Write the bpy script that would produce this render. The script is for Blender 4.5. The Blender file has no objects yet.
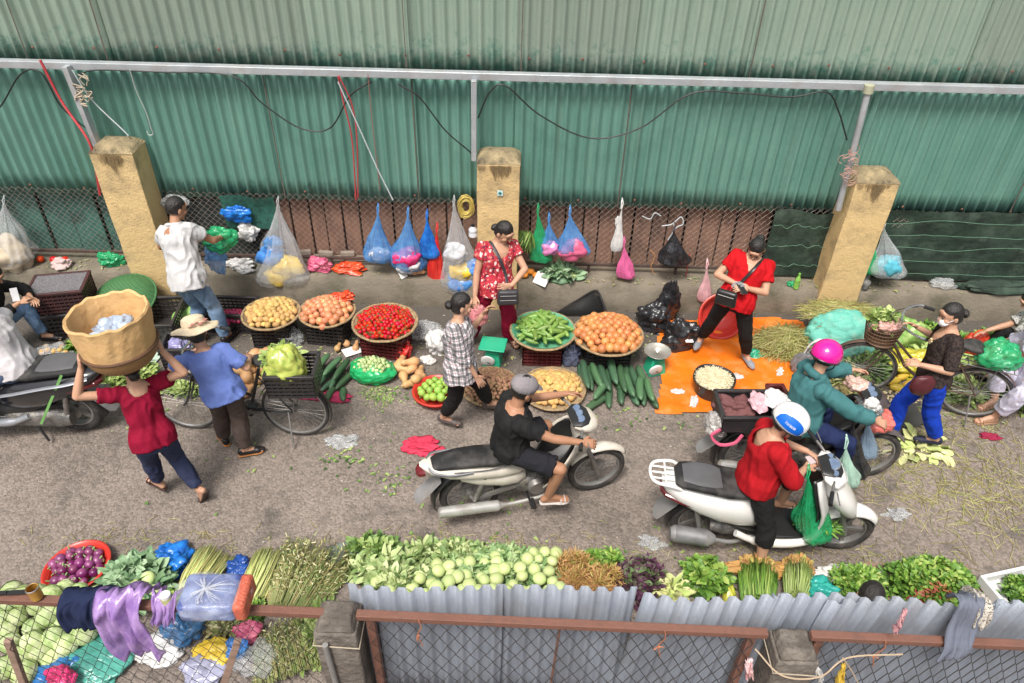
import bpy, math, random
import numpy as np
from mathutils import Vector as V, Matrix, noise, Quaternion
SC = bpy.context.scene
COL = SC.collection
R = math.radians
PI = math.pi
rg = random.Random(11)
def U(a, b): return rg.uniform(a, b)

# ---------------------------------------------------------------- camera geometry (pixel -> point in the street)
CAM_H, CAM_F, CAM_P, CAM_R = 5.2, 740.0, R(38), R(1.5)
CAM_M = Matrix.Rotation(PI/2-CAM_P, 3, 'X') @ Matrix.Rotation(CAM_R, 3, 'Z')
def ray(u, v): return CAM_M @ V(((u-512)/CAM_F, -(v-341.5)/CAM_F, -1))
def G(u, v, z=0.0):
    d = ray(u, v); t = (z-CAM_H)/d.z
    return V((0, 0, CAM_H)) + d*t
def P(u, v, Y):
    d = ray(u, v); t = Y/d.y
    return V((0, 0, CAM_H)) + d*t

# ---------------------------------------------------------------- materials
MATS = {}
def _new(name):
    m = bpy.data.materials.new(name); m.use_nodes = True
    nt = m.node_tree; b = nt.nodes['Principled BSDF']
    return m, nt, b
def mat(name, c, rough=.6, c2=None, scale=8, bump=0, bscale=60, metal=0, spec=.5, alpha=1, trans=0, vary=0, stretch=None,
        dirt=None, dscale=2.5, damt=.5, coat=0, sss=0, detail=4, contrast=.25):
    """procedural material: base colour mixed with c2 by noise, optional dirt blotches, bump, per object variation"""
    if name in MATS: return MATS[name]
    m, nt, b = _new(name); N, L = nt.nodes, nt.links
    b.inputs['Roughness'].default_value = rough; b.inputs['Metallic'].default_value = metal
    b.inputs['Specular IOR Level'].default_value = spec
    b.inputs['Coat Weight'].default_value = coat
    if alpha < 1: b.inputs['Alpha'].default_value = alpha
    if trans: b.inputs['Transmission Weight'].default_value = trans
    if sss: b.inputs['Subsurface Weight'].default_value = sss; b.inputs['Subsurface Scale'].default_value = .02
    tc = N.new('ShaderNodeTexCoord'); co = tc.outputs['Object']
    if stretch:
        mp = N.new('ShaderNodeMapping'); mp.inputs['Scale'].default_value = stretch
        L.new(co, mp.inputs[0]); co = mp.outputs[0]
    if c2 is None: c2 = tuple(x*.78 for x in c[:3])
    n1 = N.new('ShaderNodeTexNoise'); n1.inputs['Scale'].default_value = scale; n1.inputs['Detail'].default_value = detail
    L.new(co, n1.inputs['Vector'])
    cr = N.new('ShaderNodeValToRGB'); e = cr.color_ramp.elements
    e[0].position = .5-contrast; e[1].position = .5+contrast
    e[0].color = (*c2[:3], 1); e[1].color = (*c[:3], 1)
    L.new(n1.outputs['Fac'], cr.inputs[0]); out = cr.outputs[0]
    if dirt is not None:
        n2 = N.new('ShaderNodeTexNoise'); n2.inputs['Scale'].default_value = dscale; n2.inputs['Detail'].default_value = 7
        n2.inputs['Roughness'].default_value = .65
        L.new(co, n2.inputs['Vector'])
        r2 = N.new('ShaderNodeMapRange'); r2.inputs[1].default_value = .48; r2.inputs[2].default_value = .68; r2.inputs[4].default_value = damt
        L.new(n2.outputs['Fac'], r2.inputs[0])
        mx = N.new('ShaderNodeMix'); mx.data_type = 'RGBA'
        L.new(r2.outputs[0], mx.inputs[0]); L.new(out, mx.inputs[6]); mx.inputs[7].default_value = (*dirt[:3], 1)
        out = mx.outputs[2]
    if vary:
        oi = N.new('ShaderNodeObjectInfo'); hs = N.new('ShaderNodeHueSaturation')
        mr = N.new('ShaderNodeMapRange'); mr.inputs[3].default_value = 1-vary; mr.inputs[4].default_value = 1+vary
        L.new(oi.outputs['Random'], mr.inputs[0]); L.new(mr.outputs[0], hs.inputs['Value'])
        m2 = N.new('ShaderNodeMath'); m2.operation = 'MULTIPLY'; m2.inputs[1].default_value = 7.31; L.new(oi.outputs['Random'], m2.inputs[0])
        m3 = N.new('ShaderNodeMath'); m3.operation = 'FRACT'; L.new(m2.outputs[0], m3.inputs[0])
        m4 = N.new('ShaderNodeMapRange'); m4.inputs[3].default_value = .5-vary*.06; m4.inputs[4].default_value = .5+vary*.06
        L.new(m3.outputs[0], m4.inputs[0]); L.new(m4.outputs[0], hs.inputs['Hue'])
        L.new(out, hs.inputs['Color']); out = hs.outputs[0]
    L.new(out, b.inputs['Base Color'])
    if bump:
        n3 = N.new('ShaderNodeTexNoise'); n3.inputs['Scale'].default_value = bscale; n3.inputs['Detail'].default_value = 5
        L.new(co, n3.inputs['Vector'])
        bp = N.new('ShaderNodeBump'); bp.inputs['Strength'].default_value = min(1, bump); bp.inputs['Distance'].default_value = .01*max(1, bump)
        L.new(n3.outputs['Fac'], bp.inputs['Height']); L.new(bp.outputs[0], b.inputs['Normal'])
    MATS[name] = m; return m
def leafmat(name, cols, rough=.55, vary=0):
    """leaf material: colour picked per leaf from a face-corner attribute 'tone'"""
    if name in MATS: return MATS[name]
    m, nt, b = _new(name); N, L = nt.nodes, nt.links
    b.inputs['Roughness'].default_value = rough
    at = N.new('ShaderNodeAttribute'); at.attribute_name = 'tone'
    cr = N.new('ShaderNodeValToRGB'); e = cr.color_ramp.elements
    while len(e) < len(cols): e.new(.5)
    for i, c in enumerate(cols): e[i].position = i/(len(cols)-1); e[i].color = (*c, 1)
    L.new(at.outputs['Fac'], cr.inputs[0]); L.new(cr.outputs[0], b.inputs['Base Color'])
    MATS[name] = m; return m
def plastic(name, c, alpha=.75, c2=None, rough=.18, stretch=None, scale=14, bump=.6, contrast=.12):
    m = mat(name, c, rough, c2, scale=scale, bump=bump, bscale=30, alpha=alpha, spec=.6, stretch=stretch, contrast=contrast)
    return m

# ---------------------------------------------------------------- objects and tags
def tag(o, label, cat, group=None, kind=None):
    o['label'] = label
    if cat: o['category'] = cat
    if group: o['group'] = group
    if kind: o['kind'] = kind
    return o
def empty(name, loc, rz=0, label=None, cat=None, group=None, rot=None):
    o = bpy.data.objects.new(name, None); COL.objects.link(o); o.empty_display_size = .1
    o.location = loc; o.rotation_euler = rot if rot else (0, 0, rz)
    if label: tag(o, label, cat, group)
    return o
def dup(o, parent=None, loc=None, rz=None, label=None, group=None, rot=None, sc=None):
    c = o.copy(); COL.objects.link(c); c.parent = parent
    if loc is not None: c.location = loc
    if rz is not None: c.rotation_euler = (0, 0, rz)
    if rot is not None: c.rotation_euler = rot
    if sc is not None: c.scale = sc if hasattr(sc, '__len__') else (sc, sc, sc)
    if label: c['label'] = label
    if group: c['group'] = group
    for ch in o.children: dup(ch, c)
    return c

def frame(d, up=V((0, 0, 1))):
    d = d.normalized(); s = d.cross(up)
    if s.length < 1e-4: s = d.cross(V((0, 1, 0)))
    s.normalize(); return s, s.cross(d).normalized(), d
class MB:
    def __init__(self): self.v = []; self.f = []; self.m = []; self.t = []; self.mi = 0; self.tone = 0.; self.X = None
    def add(self, vs, fs):
        b = len(self.v)
        if self.X is not None: vs = [self.X @ V(p) for p in vs]
        self.v += [tuple(p) for p in vs]
        for f in fs: self.f.append(tuple(b+i for i in f)); self.m.append(self.mi); self.t.append(self.tone)
    def box(self, c, s, rot=None, taper=1):
        x, y, z = s[0]/2, s[1]/2, s[2]/2; k = taper
        vs = [V((-x, -y, -z)), V((x, -y, -z)), V((x, y, -z)), V((-x, y, -z)), V((-x*k, -y*k, z)), V((x*k, -y*k, z)), V((x*k, y*k, z)), V((-x*k, y*k, z))]
        if rot is not None:
            if not isinstance(rot, Matrix): rot = Matrix.Rotation(rot, 3, 'Z')
            vs = [rot @ p for p in vs]
        self.add([p+V(c) for p in vs], [(0, 3, 2, 1), (4, 5, 6, 7), (0, 1, 5, 4), (1, 2, 6, 5), (2, 3, 7, 6), (3, 0, 4, 7)])
    def bar(self, a, b, w, h, up=V((0, 0, 1))):
        a, b = V(a), V(b); s, u, d = frame(b-a, up)
        vs = [p+s*x*w/2+u*y*h/2 for p in (a, b) for x, y in ((-1, -1), (1, -1), (1, 1), (-1, 1))]
        self.add(vs, [(0, 1, 2, 3), (7, 6, 5, 4), (0, 4, 5, 1), (1, 5, 6, 2), (2, 6, 7, 3), (3, 7, 4, 0)])
    def tube(self, pts, r, n=8, closed=False, cap=True, up=None, ry=None):
        pts = [V(p) for p in pts]; k = len(pts)
        rs = r if hasattr(r, '__len__') else [r]*k
        rys = ry if hasattr(ry, '__len__') else ([ry]*k if ry else rs)
        vs = []; s0 = None
        for i, p in enumerate(pts):
            d = (pts[(i+1) % k]-pts[i-1]) if closed else (pts[min(i+1, k-1)]-pts[max(i-1, 0)])
            if d.length < 1e-7: d = V((0, 0, 1))
            d.normalize()
            if up is not None: s, u, _ = frame(d, up)
            else:
                if s0 is None: s, u, _ = frame(d)
                else:
                    s = s0 - d*s0.dot(d)
                    if s.length < 1e-5: s = frame(d)[0]
                    s.normalize(); u = s.cross(d)
                s0 = s
            for j in range(n):
                a = 2*PI*j/n; vs.append(p+s*math.cos(a)*rs[i]+u*math.sin(a)*rys[i])
        fs = []
        for i in range(k if closed else k-1):
            for j in range(n):
                a = i*n+j; b = i*n+(j+1) % n; c = ((i+1) % k)*n+(j+1) % n; d = ((i+1) % k)*n+j
                fs.append((a, b, c, d))
        if cap and not closed: fs.append(tuple(range(n))[::-1]); fs.append(tuple((k-1)*n+j for j in range(n)))
        self.add(vs, fs)
    def caps(self, a, b, ra, rb, n=10):
        """rounded tapered capsule"""
        a, b = V(a), V(b); d = b-a
        L = d.length; d = d/L if L > 1e-6 else V((0, 0, 1))
        pts = []; rs = []
        for t in (-.95, -.7, -.35): pts.append(a+d*ra*t); rs.append(ra*math.sqrt(1-t*t))
        pts.append(a); rs.append(ra)
        pts.append(b); rs.append(rb)
        for t in (.35, .7, .95): pts.append(b+d*rb*t); rs.append(rb*math.sqrt(1-t*t))
        self.tube(pts, rs, n)
    def ell(self, c, r, rot=None, n=14, m=9, f=None):
        vs = [(0, 0, -1)]
        for i in range(1, m):
            a = -PI/2+PI*i/m
            for j in range(n): t = 2*PI*j/n; vs.append((math.cos(a)*math.cos(t), math.cos(a)*math.sin(t), math.sin(a)))
        vs.append((0, 0, 1)); out = []
        r = r if hasattr(r, '__len__') else (r, r, r)
        for p in vs:
            q = V(p)
            if f: q = q*f(q)
            q = V((q.x*r[0], q.y*r[1], q.z*r[2]))
            if rot is not None: q = rot @ q
            out.append(q+V(c))
        fs = [(0, 1+(j+1) % n, 1+j) for j in range(n)]
        for i in range(m-2):
            for j in range(n):
                a = 1+i*n+j; b = 1+i*n+(j+1) % n; fs.append((a, b, b+n, a+n))
        l = len(vs)-1; fs += [(l, 1+(m-2)*n+j, 1+(m-2)*n+(j+1) % n) for j in range(n)]
        self.add(out, fs)
    def lathe(self, prof, n=24, c=(0, 0, 0), f=None, rot=None, cap=False):
        """prof: list of (r,z); f(angle, r, z)->(r,z)"""
        vs = []
        for r, z in prof:
            for j in range(n):
                a = 2*PI*j/n; rr, zz = (f(a, r, z) if f else (r, z))
                q = V((rr*math.cos(a), rr*math.sin(a), zz))
                if rot is not None: q = rot @ q
                vs.append(q+V(c))
        fs = [(i*n+j, i*n+(j+1) % n, (i+1)*n+(j+1) % n, (i+1)*n+j) for i in range(len(prof)-1) for j in range(n)]
        if cap: fs.append(tuple(range(n))[::-1]); fs.append(tuple((len(prof)-1)*n+j for j in range(n)))
        self.add(vs, fs)
    def loft(self, secs, n=16, p=2.6):
        """secs: (centre, halfwidth, halfheight, side, up) superellipse rings"""
        vs = []
        for c, w, h, s, u in secs:
            for j in range(n):
                a = 2*PI*j/n; x = math.cos(a); y = math.sin(a)
                k = (abs(x)**p+abs(y)**p)**(-1/p)
                vs.append(V(c)+V(s)*x*k*w+V(u)*y*k*h)
        fs = [(i*n+j, i*n+(j+1) % n, (i+1)*n+(j+1) % n, (i+1)*n+j) for i in range(len(secs)-1) for j in range(n)]
        fs.append(tuple(range(n))[::-1]); fs.append(tuple((len(secs)-1)*n+j for j in range(n)))
        self.add(vs, fs)
    def lx(self, secs, n=16, p=2.6):
        """loft along x: (x, z, halfwidth_y, halfheight_z)"""
        self.loft([((x, 0, z), w, h, (0, 1, 0), (0, 0, 1)) for x, z, w, h in secs], n, p)
    def prism(self, poly, y0, y1):
        """poly in xz extruded from y0 to y1"""
        n = len(poly); vs = [(x, y0, z) for x, z in poly]+[(x, y1, z) for x, z in poly]
        self.add(vs, [tuple(range(n)), tuple(range(n, 2*n))[::-1]]+[(i, i+n, (i+1) % n+n, (i+1) % n) for i in range(n)])
    def slab(self, poly, z0, z1):
        n = len(poly); vs = [(x, y, z0) for x, y in poly]+[(x, y, z1) for x, y in poly]
        self.add(vs, [tuple(range(n))[::-1], tuple(range(n, 2*n))]+[(i, (i+1) % n, (i+1) % n+n, i+n) for i in range(n)])
    def grid(self, fn, nu, nv, thick=0):
        vs = [fn(i/nu, j/nv) for j in range(nv+1) for i in range(nu+1)]
        w = nu+1
        fs = [(j*w+i, j*w+i+1, (j+1)*w+i+1, (j+1)*w+i) for j in range(nv) for i in range(nu)]
        self.add(vs, fs)
    def leaf(self, p, d, L, w, up=None, curl=.25, wav=0):
        """bent pointed leaf, 6 faces"""
        p = V(p); s, u, d = frame(V(d), up or V((U(-.9, .9), U(-.9, .9), 1))); curl *= U(.2, 1.7)
        pr = [(0, .15), (.28, .85), (.6, 1), (.85, .72), (1, .18)]
        vs = []
        for t, k in pr:
            c = p+d*L*t-u*L*curl*t*t
            e = u*w*.22*k
            vs += [c-s*w/2*k+e+u*U(-wav, wav)*w, c, c+s*w/2*k+e+u*U(-wav, wav)*w]
        fs = []
        for i in range(4): a = i*3; fs += [(a, a+1, a+4, a+3), (a+1, a+2, a+5, a+4)]
        self.add(vs, fs)
    def mesh(self, name='mesh'):
        me = bpy.data.meshes.new(name); me.from_pydata(self.v, [], self.f); me.update()
        if any(self.m): me.polygons.foreach_set('material_index', self.m)
        if any(self.t):
            a = me.attributes.new('tone', 'FLOAT', 'FACE'); a.data.foreach_set('value', self.t)
        return me
    def build(self, name, mt, parent=None, smooth=True, bevel=0, sub=0, loc=None, rot=None, solid=0, angle=40, bseg=2):
        me = self.mesh(name)
        for x in (mt if isinstance(mt, (list, tuple)) else [mt]): me.materials.append(x)
        o = bpy.data.objects.new(name, me); COL.objects.link(o)
        if parent is not None: o.parent = parent
        if loc is not None: o.location = loc
        if rot is not None: o.rotation_euler = rot
        if smooth:
            me.shade_smooth() if hasattr(me, 'shade_smooth') else None
            if smooth != 'all': me.set_sharp_from_angle(angle=R(angle))
        if solid: q = o.modifiers.new('s', 'SOLIDIFY'); q.thickness = solid; q.offset = 0
        if bevel:
            q = o.modifiers.new('b', 'BEVEL'); q.width = bevel; q.segments = bseg; q.limit_method = 'ANGLE'; q.angle_limit = R(35)
        if sub: q = o.modifiers.new('u', 'SUBSURF'); q.levels = q.render_levels = sub
        return o
    def blob(self, name, mt, parent=None, voxel=.008, it=3, fac=.6, disp=None, cut=None, X=None):
        """fuse everything into ONE continuous surface (voxel remesh) and smooth it"""
        me = self.mesh(name); o = bpy.data.objects.new('tmp', me); COL.objects.link(o)
        q = o.modifiers.new('r', 'REMESH'); q.mode = 'VOXEL'; q.voxel_size = voxel
        if it: q = o.modifiers.new('s', 'SMOOTH'); q.iterations = it; q.factor = fac
        dg = bpy.context.evaluated_depsgraph_get(); dg.update()
        m2 = bpy.data.meshes.new_from_object(o.evaluated_get(dg)); bpy.data.objects.remove(o)
        if disp or cut:
            n = len(m2.vertices); co = np.empty(n*3, 'f'); m2.vertices.foreach_get('co', co); co = co.reshape(-1, 3)
            if disp:
                no = np.empty(n*3, 'f'); m2.vertices.foreach_get('normal', no); no = no.reshape(-1, 3)
                h = np.array([disp(V(c)) for c in co.tolist()], 'f')
                co = co+no*h[:, None]; m2.vertices.foreach_set('co', co.ravel())
            if cut:
                import bmesh
                bm = bmesh.new(); bm.from_mesh(m2)
                bmesh.ops.delete(bm, geom=[x for x in bm.verts if cut(x.co)], context='VERTS'); bm.to_mesh(m2); bm.free()
            m2.update()
        m2.name = name; m2.materials.clear()
        for x in (mt if isinstance(mt, (list, tuple)) else [mt]): m2.materials.append(x)
        if X is not None: m2.transform(X)
        m2.shade_smooth()
        o = bpy.data.objects.new(name, m2); COL.objects.link(o)
        if parent is not None: o.parent = parent
        return o
def fold(fr=14, amp=.006, dr=(1, 1, .4), off=0):
    def f(c):
        p = V((c.x*dr[0], c.y*dr[1], c.z*dr[2]))*fr+V((off, off*2.3, 0))
        w = noise.noise_vector(p*.45)*1.1
        n = noise.noise(p+w); return (1-abs(n)*3.2)*amp+noise.noise(p*2.7)*amp*.4
    return f
def spline(pts, n=8):
    """Catmull-Rom through points"""
    pts = [V(p) for p in pts]; q = [pts[0]*2-pts[1]]+pts+[pts[-1]*2-pts[-2]]; out = []
    for i in range(1, len(q)-2):
        for k in range(n):
            t = k/n; a, b, c, d = q[i-1], q[i], q[i+1], q[i+2]
            out.append(.5*((2*b)+(c-a)*t+(2*a-5*b+4*c-d)*t*t+(3*b-a-3*c+d)*t**3))
    out.append(pts[-1]); return out
# ================================================================ SETTING
def ground_mat():
    m, nt, b = _new('asphalt'); N, L = nt.nodes, nt.links
    tc = N.new('ShaderNodeTexCoord'); co = tc.outputs['Object']
    def noi(s, d=4, rgh=.6):
        n = N.new('ShaderNodeTexNoise'); n.inputs['Scale'].default_value = s; n.inputs['Detail'].default_value = d; n.inputs['Roughness'].default_value = rgh
        L.new(co, n.inputs['Vector']); return n.outputs['Fac']
    def ramp(x, a, ca, bb, cb):
        r = N.new('ShaderNodeValToRGB'); e = r.color_ramp.elements; e[0].position = a; e[0].color = (*ca, 1); e[1].position = bb; e[1].color = (*cb, 1)
        L.new(x, r.inputs[0]); return r.outputs[0]
    def mix(f, a, bb):
        x = N.new('ShaderNodeMix'); x.data_type = 'RGBA'
        L.new(f, x.inputs[0]); L.new(a, x.inputs[6]); L.new(bb, x.inputs[7]); return x.outputs[2]
    vo = N.new('ShaderNodeTexVoronoi'); vo.inputs['Scale'].default_value = 46; L.new(co, vo.inputs['Vector'])
    sep = N.new('ShaderNodeSeparateColor'); L.new(vo.outputs['Color'], sep.inputs[0])
    stones = ramp(sep.outputs[0], .1, (.105, .084, .071), .9, (.36, .30, .258))
    fine = ramp(noi(120, 3), .36, (.095, .077, .066), .66, (.31, .26, .224))
    hf = N.new('ShaderNodeValue'); hf.outputs[0].default_value = .4
    base = mix(hf.outputs[0], stones, fine)
    big = ramp(noi(.9, 6), .34, (.105, .086, .074), .6, (.265, .22, .186))
    hv = N.new('ShaderNodeValue'); hv.outputs[0].default_value = .38
    c = mix(hv.outputs[0], base, big)
    # damp, dark trodden patches near the stalls
    damp = N.new('ShaderNodeMapRange'); damp.inputs[1].default_value = .52; damp.inputs[2].default_value = .66; damp.inputs[4].default_value = .68
    L.new(noi(2.1, 8, .7), damp.inputs[0])
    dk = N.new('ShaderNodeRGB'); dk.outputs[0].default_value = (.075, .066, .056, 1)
    c = mix(damp.outputs[0], c, dk.outputs[0])
    blot = N.new('ShaderNodeMapRange'); blot.inputs[1].default_value = .64; blot.inputs[2].default_value = .74; blot.inputs[4].default_value = .6
    L.new(noi(4.6, 3, .55), blot.inputs[0]); c = mix(blot.outputs[0], c, dk.outputs[0])
    # market strip by the wall is dirtier, with the shade of the crates painted in dark (y > 6.1)
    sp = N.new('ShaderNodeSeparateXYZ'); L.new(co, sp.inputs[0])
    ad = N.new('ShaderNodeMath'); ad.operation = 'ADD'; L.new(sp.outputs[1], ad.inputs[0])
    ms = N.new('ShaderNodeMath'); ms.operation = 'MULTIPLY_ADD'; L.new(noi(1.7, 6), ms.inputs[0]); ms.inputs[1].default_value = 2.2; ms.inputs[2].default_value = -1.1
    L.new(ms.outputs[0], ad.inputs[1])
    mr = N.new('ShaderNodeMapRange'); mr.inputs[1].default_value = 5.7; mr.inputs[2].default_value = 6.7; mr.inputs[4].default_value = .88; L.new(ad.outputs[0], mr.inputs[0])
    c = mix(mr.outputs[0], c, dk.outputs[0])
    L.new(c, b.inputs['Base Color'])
    rr = N.new('ShaderNodeMapRange'); rr.inputs[3].default_value = .9; rr.inputs[4].default_value = .55; L.new(damp.outputs[0], rr.inputs[0]); L.new(rr.outputs[0], b.inputs['Roughness'])
    bp = N.new('ShaderNodeBump'); bp.inputs['Strength'].default_value = .7; bp.inputs['Distance'].default_value = .012
    ma = N.new('ShaderNodeMath'); ma.operation = 'SUBTRACT'; L.new(noi(60, 5), ma.inputs[0]); L.new(vo.outputs['Distance'], ma.inputs[1]); L.new(ma.outputs[0], bp.inputs['Height'])
    L.new(bp.outputs[0], b.inputs['Normal']); return m
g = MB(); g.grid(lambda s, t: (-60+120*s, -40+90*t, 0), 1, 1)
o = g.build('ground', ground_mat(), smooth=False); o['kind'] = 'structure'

concrete = mat('concrete ledge', (.25, .215, .165), .9, (.14, .12, .09), scale=3, bump=1, bscale=35, dirt=(.085, .08, .05), dscale=2.2, damt=.85)
def ledge_pt():
    g = MB(); n = 90; pr = []
    x0, x1 = -9.5, 9.5
    prof = [(7.30, 0), (7.305, .30), (7.335, .355), (7.95, .37), (7.95, 0)]
    vs = []; 
    for i in range(n+1):
        x = x0+(x1-x0)*i/n
        for (y, z) in prof:
            k = .014 if z > .2 else .008
            vs.append((x, y+noise.noise(V((x*1.9, z*9, 1)))*k*(y < 7.5), z+noise.noise(V((x*2.3, y*3, 7)))*k*(z > .1)))
    m = len(prof); g.add(vs, [(i*m+j, (i+1)*m+j, (i+1)*m+j+1, i*m+j+1) for i in range(n) for j in range(m-1)])
    return g.build('concrete_ledge', concrete, angle=50)
o = ledge_pt(); tag(o, 'long weathered concrete kerb ledge at the foot of the back wall', 'ledge')

# ---- corrugated sheet wall ------------------------------------------------
def sheet_mat(name, top, bot, z0=0, streak=(.03, .12, .09), lowd=.17):
    m, nt, b = _new(name); N, L = nt.nodes, nt.links
    tc = N.new('ShaderNodeTexCoord'); co = tc.outputs['Object']
    sp = N.new('ShaderNodeSeparateXYZ'); L.new(co, sp.inputs[0])
    mp = N.new('ShaderNodeMapping'); mp.inputs['Scale'].default_value = (7, 7, .6); L.new(co, mp.inputs[0])
    n1 = N.new('ShaderNodeTexNoise'); n1.inputs['Scale'].default_value = 1.0; n1.inputs['Detail'].default_value = 6; L.new(mp.outputs[0], n1.inputs[0])
    n2 = N.new('ShaderNodeTexNoise'); n2.inputs['Scale'].default_value = 1.1; n2.inputs['Detail'].default_value = 8; n2.inputs['Roughness'].default_value = .7; L.new(co, n2.inputs[0])
    r = N.new('ShaderNodeValToRGB'); e = r.color_ramp.elements; e[0].position = .3; e[1].position = .72; e[0].color = (*bot, 1); e[1].color = (*top, 1)
    ad = N.new('ShaderNodeMath'); ad.operation = 'ADD'; L.new(n1.outputs[0], ad.inputs[0]); L.new(n2.outputs[0], ad.inputs[1])
    hf = N.new('ShaderNodeMath'); hf.operation = 'MULTIPLY'; hf.inputs[1].default_value = .5; L.new(ad.outputs[0], hf.inputs[0])
    L.new(hf.outputs[0], r.inputs[0])
    # spots where chalky paint has washed off, gathered near the lower edge
    n3 = N.new('ShaderNodeTexNoise'); n3.inputs['Scale'].default_value = 9; n3.inputs['Detail'].default_value = 8; n3.inputs['Roughness'].default_value = .75; L.new(co, n3.inputs[0])
    zr = N.new('ShaderNodeMapRange'); zr.inputs[1].default_value = z0; zr.inputs[2].default_value = z0+.45; zr.inputs[3].default_value = lowd; zr.inputs[4].default_value = -.06; L.new(sp.outputs[2], zr.inputs[0])
    a2 = N.new('ShaderNodeMath'); a2.operation = 'ADD'; L.new(n3.outputs[0], a2.inputs[0]); L.new(zr.outputs[0], a2.inputs[1])
    mr = N.new('ShaderNodeMapRange'); mr.inputs[1].default_value = .56; mr.inputs[2].default_value = .72; mr.inputs[4].default_value = .7; L.new(a2.outputs[0], mr.inputs[0])
    mx = N.new('ShaderNodeMix'); mx.data_type = 'RGBA'; L.new(mr.outputs[0], mx.inputs[0]); L.new(r.outputs[0], mx.inputs[6]); mx.inputs[7].default_value = (*streak, 1)
    mv = N.new('ShaderNodeMapping'); mv.inputs['Scale'].default_value = (5, 5, .35); L.new(co, mv.inputs[0])
    n4 = N.new('ShaderNodeTexNoise'); n4.inputs['Scale'].default_value = 1.6; n4.inputs['Detail'].default_value = 8; n4.inputs['Roughness'].default_value = .7; L.new(mv.outputs[0], n4.inputs[0])
    m4 = N.new('ShaderNodeMapRange'); m4.inputs[1].default_value = .55; m4.inputs[2].default_value = .78; m4.inputs[4].default_value = .5; L.new(n4.outputs[0], m4.inputs[0])
    mz = N.new('ShaderNodeMix'); mz.data_type = 'RGBA'; L.new(m4.outputs[0], mz.inputs[0]); L.new(mx.outputs[2], mz.inputs[6]); mz.inputs[7].default_value = (.13, .15, .11, 1)
    L.new(mz.outputs[2], b.inputs['Base Color']); b.inputs['Roughness'].default_value = .4; b.inputs['Metallic'].default_value = .2
    bp = N.new('ShaderNodeBump'); bp.inputs['Strength'].default_value = .25; bp.inputs['Distance'].default_value = .01; L.new(n2.outputs[0], bp.inputs['Height']); L.new(bp.outputs[0], b.inputs['Normal'])
    return m
m_low = sheet_mat('green sheet', (.185, .36, .30), (.095, .235, .195), 1.25, (.035, .13, .10), .07)
m_up = sheet_mat('faded green sheet', (.335, .42, .345), (.23, .32, .262), 2.72, (.045, .19, .145))
m_up2 = sheet_mat('faded grey green sheet', (.305, .36, .30), (.21, .28, .235), 2.72, (.05, .17, .135))
def corr(x0, x1, z0, z1, Y, pitch=.116, amp=.022, lean=0, ph=0, jag=.01):
    g = MB(); n = int((x1-x0)/pitch*8); vs = []; nz = 6
    for j in range(nz+1):
        z = z0+(z1-z0)*j/nz
        for i in range(n+1):
            x = x0+(x1-x0)*i/n; s = math.sin(2*PI*(x/pitch)+ph)
            s = ((1+s)/2)**2.0*2.1-.8
            zz = z+(jag*noise.noise(V((x*6, ph, 0))) if j == 0 else 0)
            vs.append((x+lean*j/nz, Y-amp*s+.012*noise.noise(V((x*.8, z*1.3, ph))), zz))
    w = n+1; g.add(vs, [(j*w+i, j*w+i+1, (j+1)*w+i+1, (j+1)*w+i) for j in range(nz) for i in range(n)])
    return g
wall = empty('sheet_metal_wall', (0, 7.7, 1.2), label='tall wall of corrugated green metal sheets above the chain-link fence behind the market', cat='wall')
wall.location = (0, 0, 0)
xs = [-8.4, -7.3, -6.25, -4.05, -2.62, -1.1, .02, 1.16, 2.9, 3.72, 5.6, 8.4]
zb = [1.20, 1.2, 1.205, 1.21, 1.215, 1.21, 1.215, 1.225, 1.235, 1.25, 1.28]
for i in range(len(xs)-1):
    corr(xs[i]-.05, xs[i+1]+.03, zb[i], 2.70, 7.63+.012*(i % 2)+.006*(i % 3), ph=i*.9).build('lower_sheet', m_low, wall, solid=.0015, angle=80)
xu = [-9, -6.6, -5.02, -4.2, -2.1, -1.15, .02, 1.12, 2.35, 4.6, 9]
for i in range(len(xu)-1):
    corr(xu[i]-.05, xu[i+1]+.04, 2.58+.02*(i % 2), 4.6, 7.69+.012*(i % 2)+.006*(i % 3), pitch=.120, ph=i*.7, jag=.004).build('upper_sheet', m_up if i % 3 else m_up2, wall, solid=.0015, angle=80)
sm_ = mat('rusty seam', (.16, .10, .08), .8, (.05, .06, .05), scale=12)
for x in (-2.62, -1.1, 1.16, 5.6):
    g = MB(); g.box((x, 7.598, 1.95), (.012, .004, 1.42)); g.build('seam', sm_, wall)
for x in (-5.02, -4.2, -1.15, .02, 2.35):
    g = MB(); g.box((x, 7.655, 3.6), (.009, .004, 1.8)); g.build('seam', sm_, wall)

galv = mat('galvanised steel', (.50, .53, .55), .45, (.36, .39, .42), scale=5, metal=.35, bump=.3, dirt=(.30, .22, .16), dscale=4, damt=.35)
rust = mat('rusty steel', (.24, .105, .07), .8, (.11, .055, .04), scale=14, bump=1, bscale=60)
rope_red = mat('red rope', (.55, .05, .06), .7, (.35, .03, .04), scale=40)
g = MB(); g.box((0, 7.545, 2.705), (18, .09, .075)); g.build('rail_beam', galv, wall, bevel=.006)
g = MB()
for x in [i*.62-8 for i in range(27)]:
    for z in (2.85, 1.32): g.ell((x+U(-.05, .05), 7.61 if z < 2 else 7.665, z+U(-.02, .02)), (.015, .008, .015), n=6, m=4)
g.build('screw_head', rust, wall)
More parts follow.
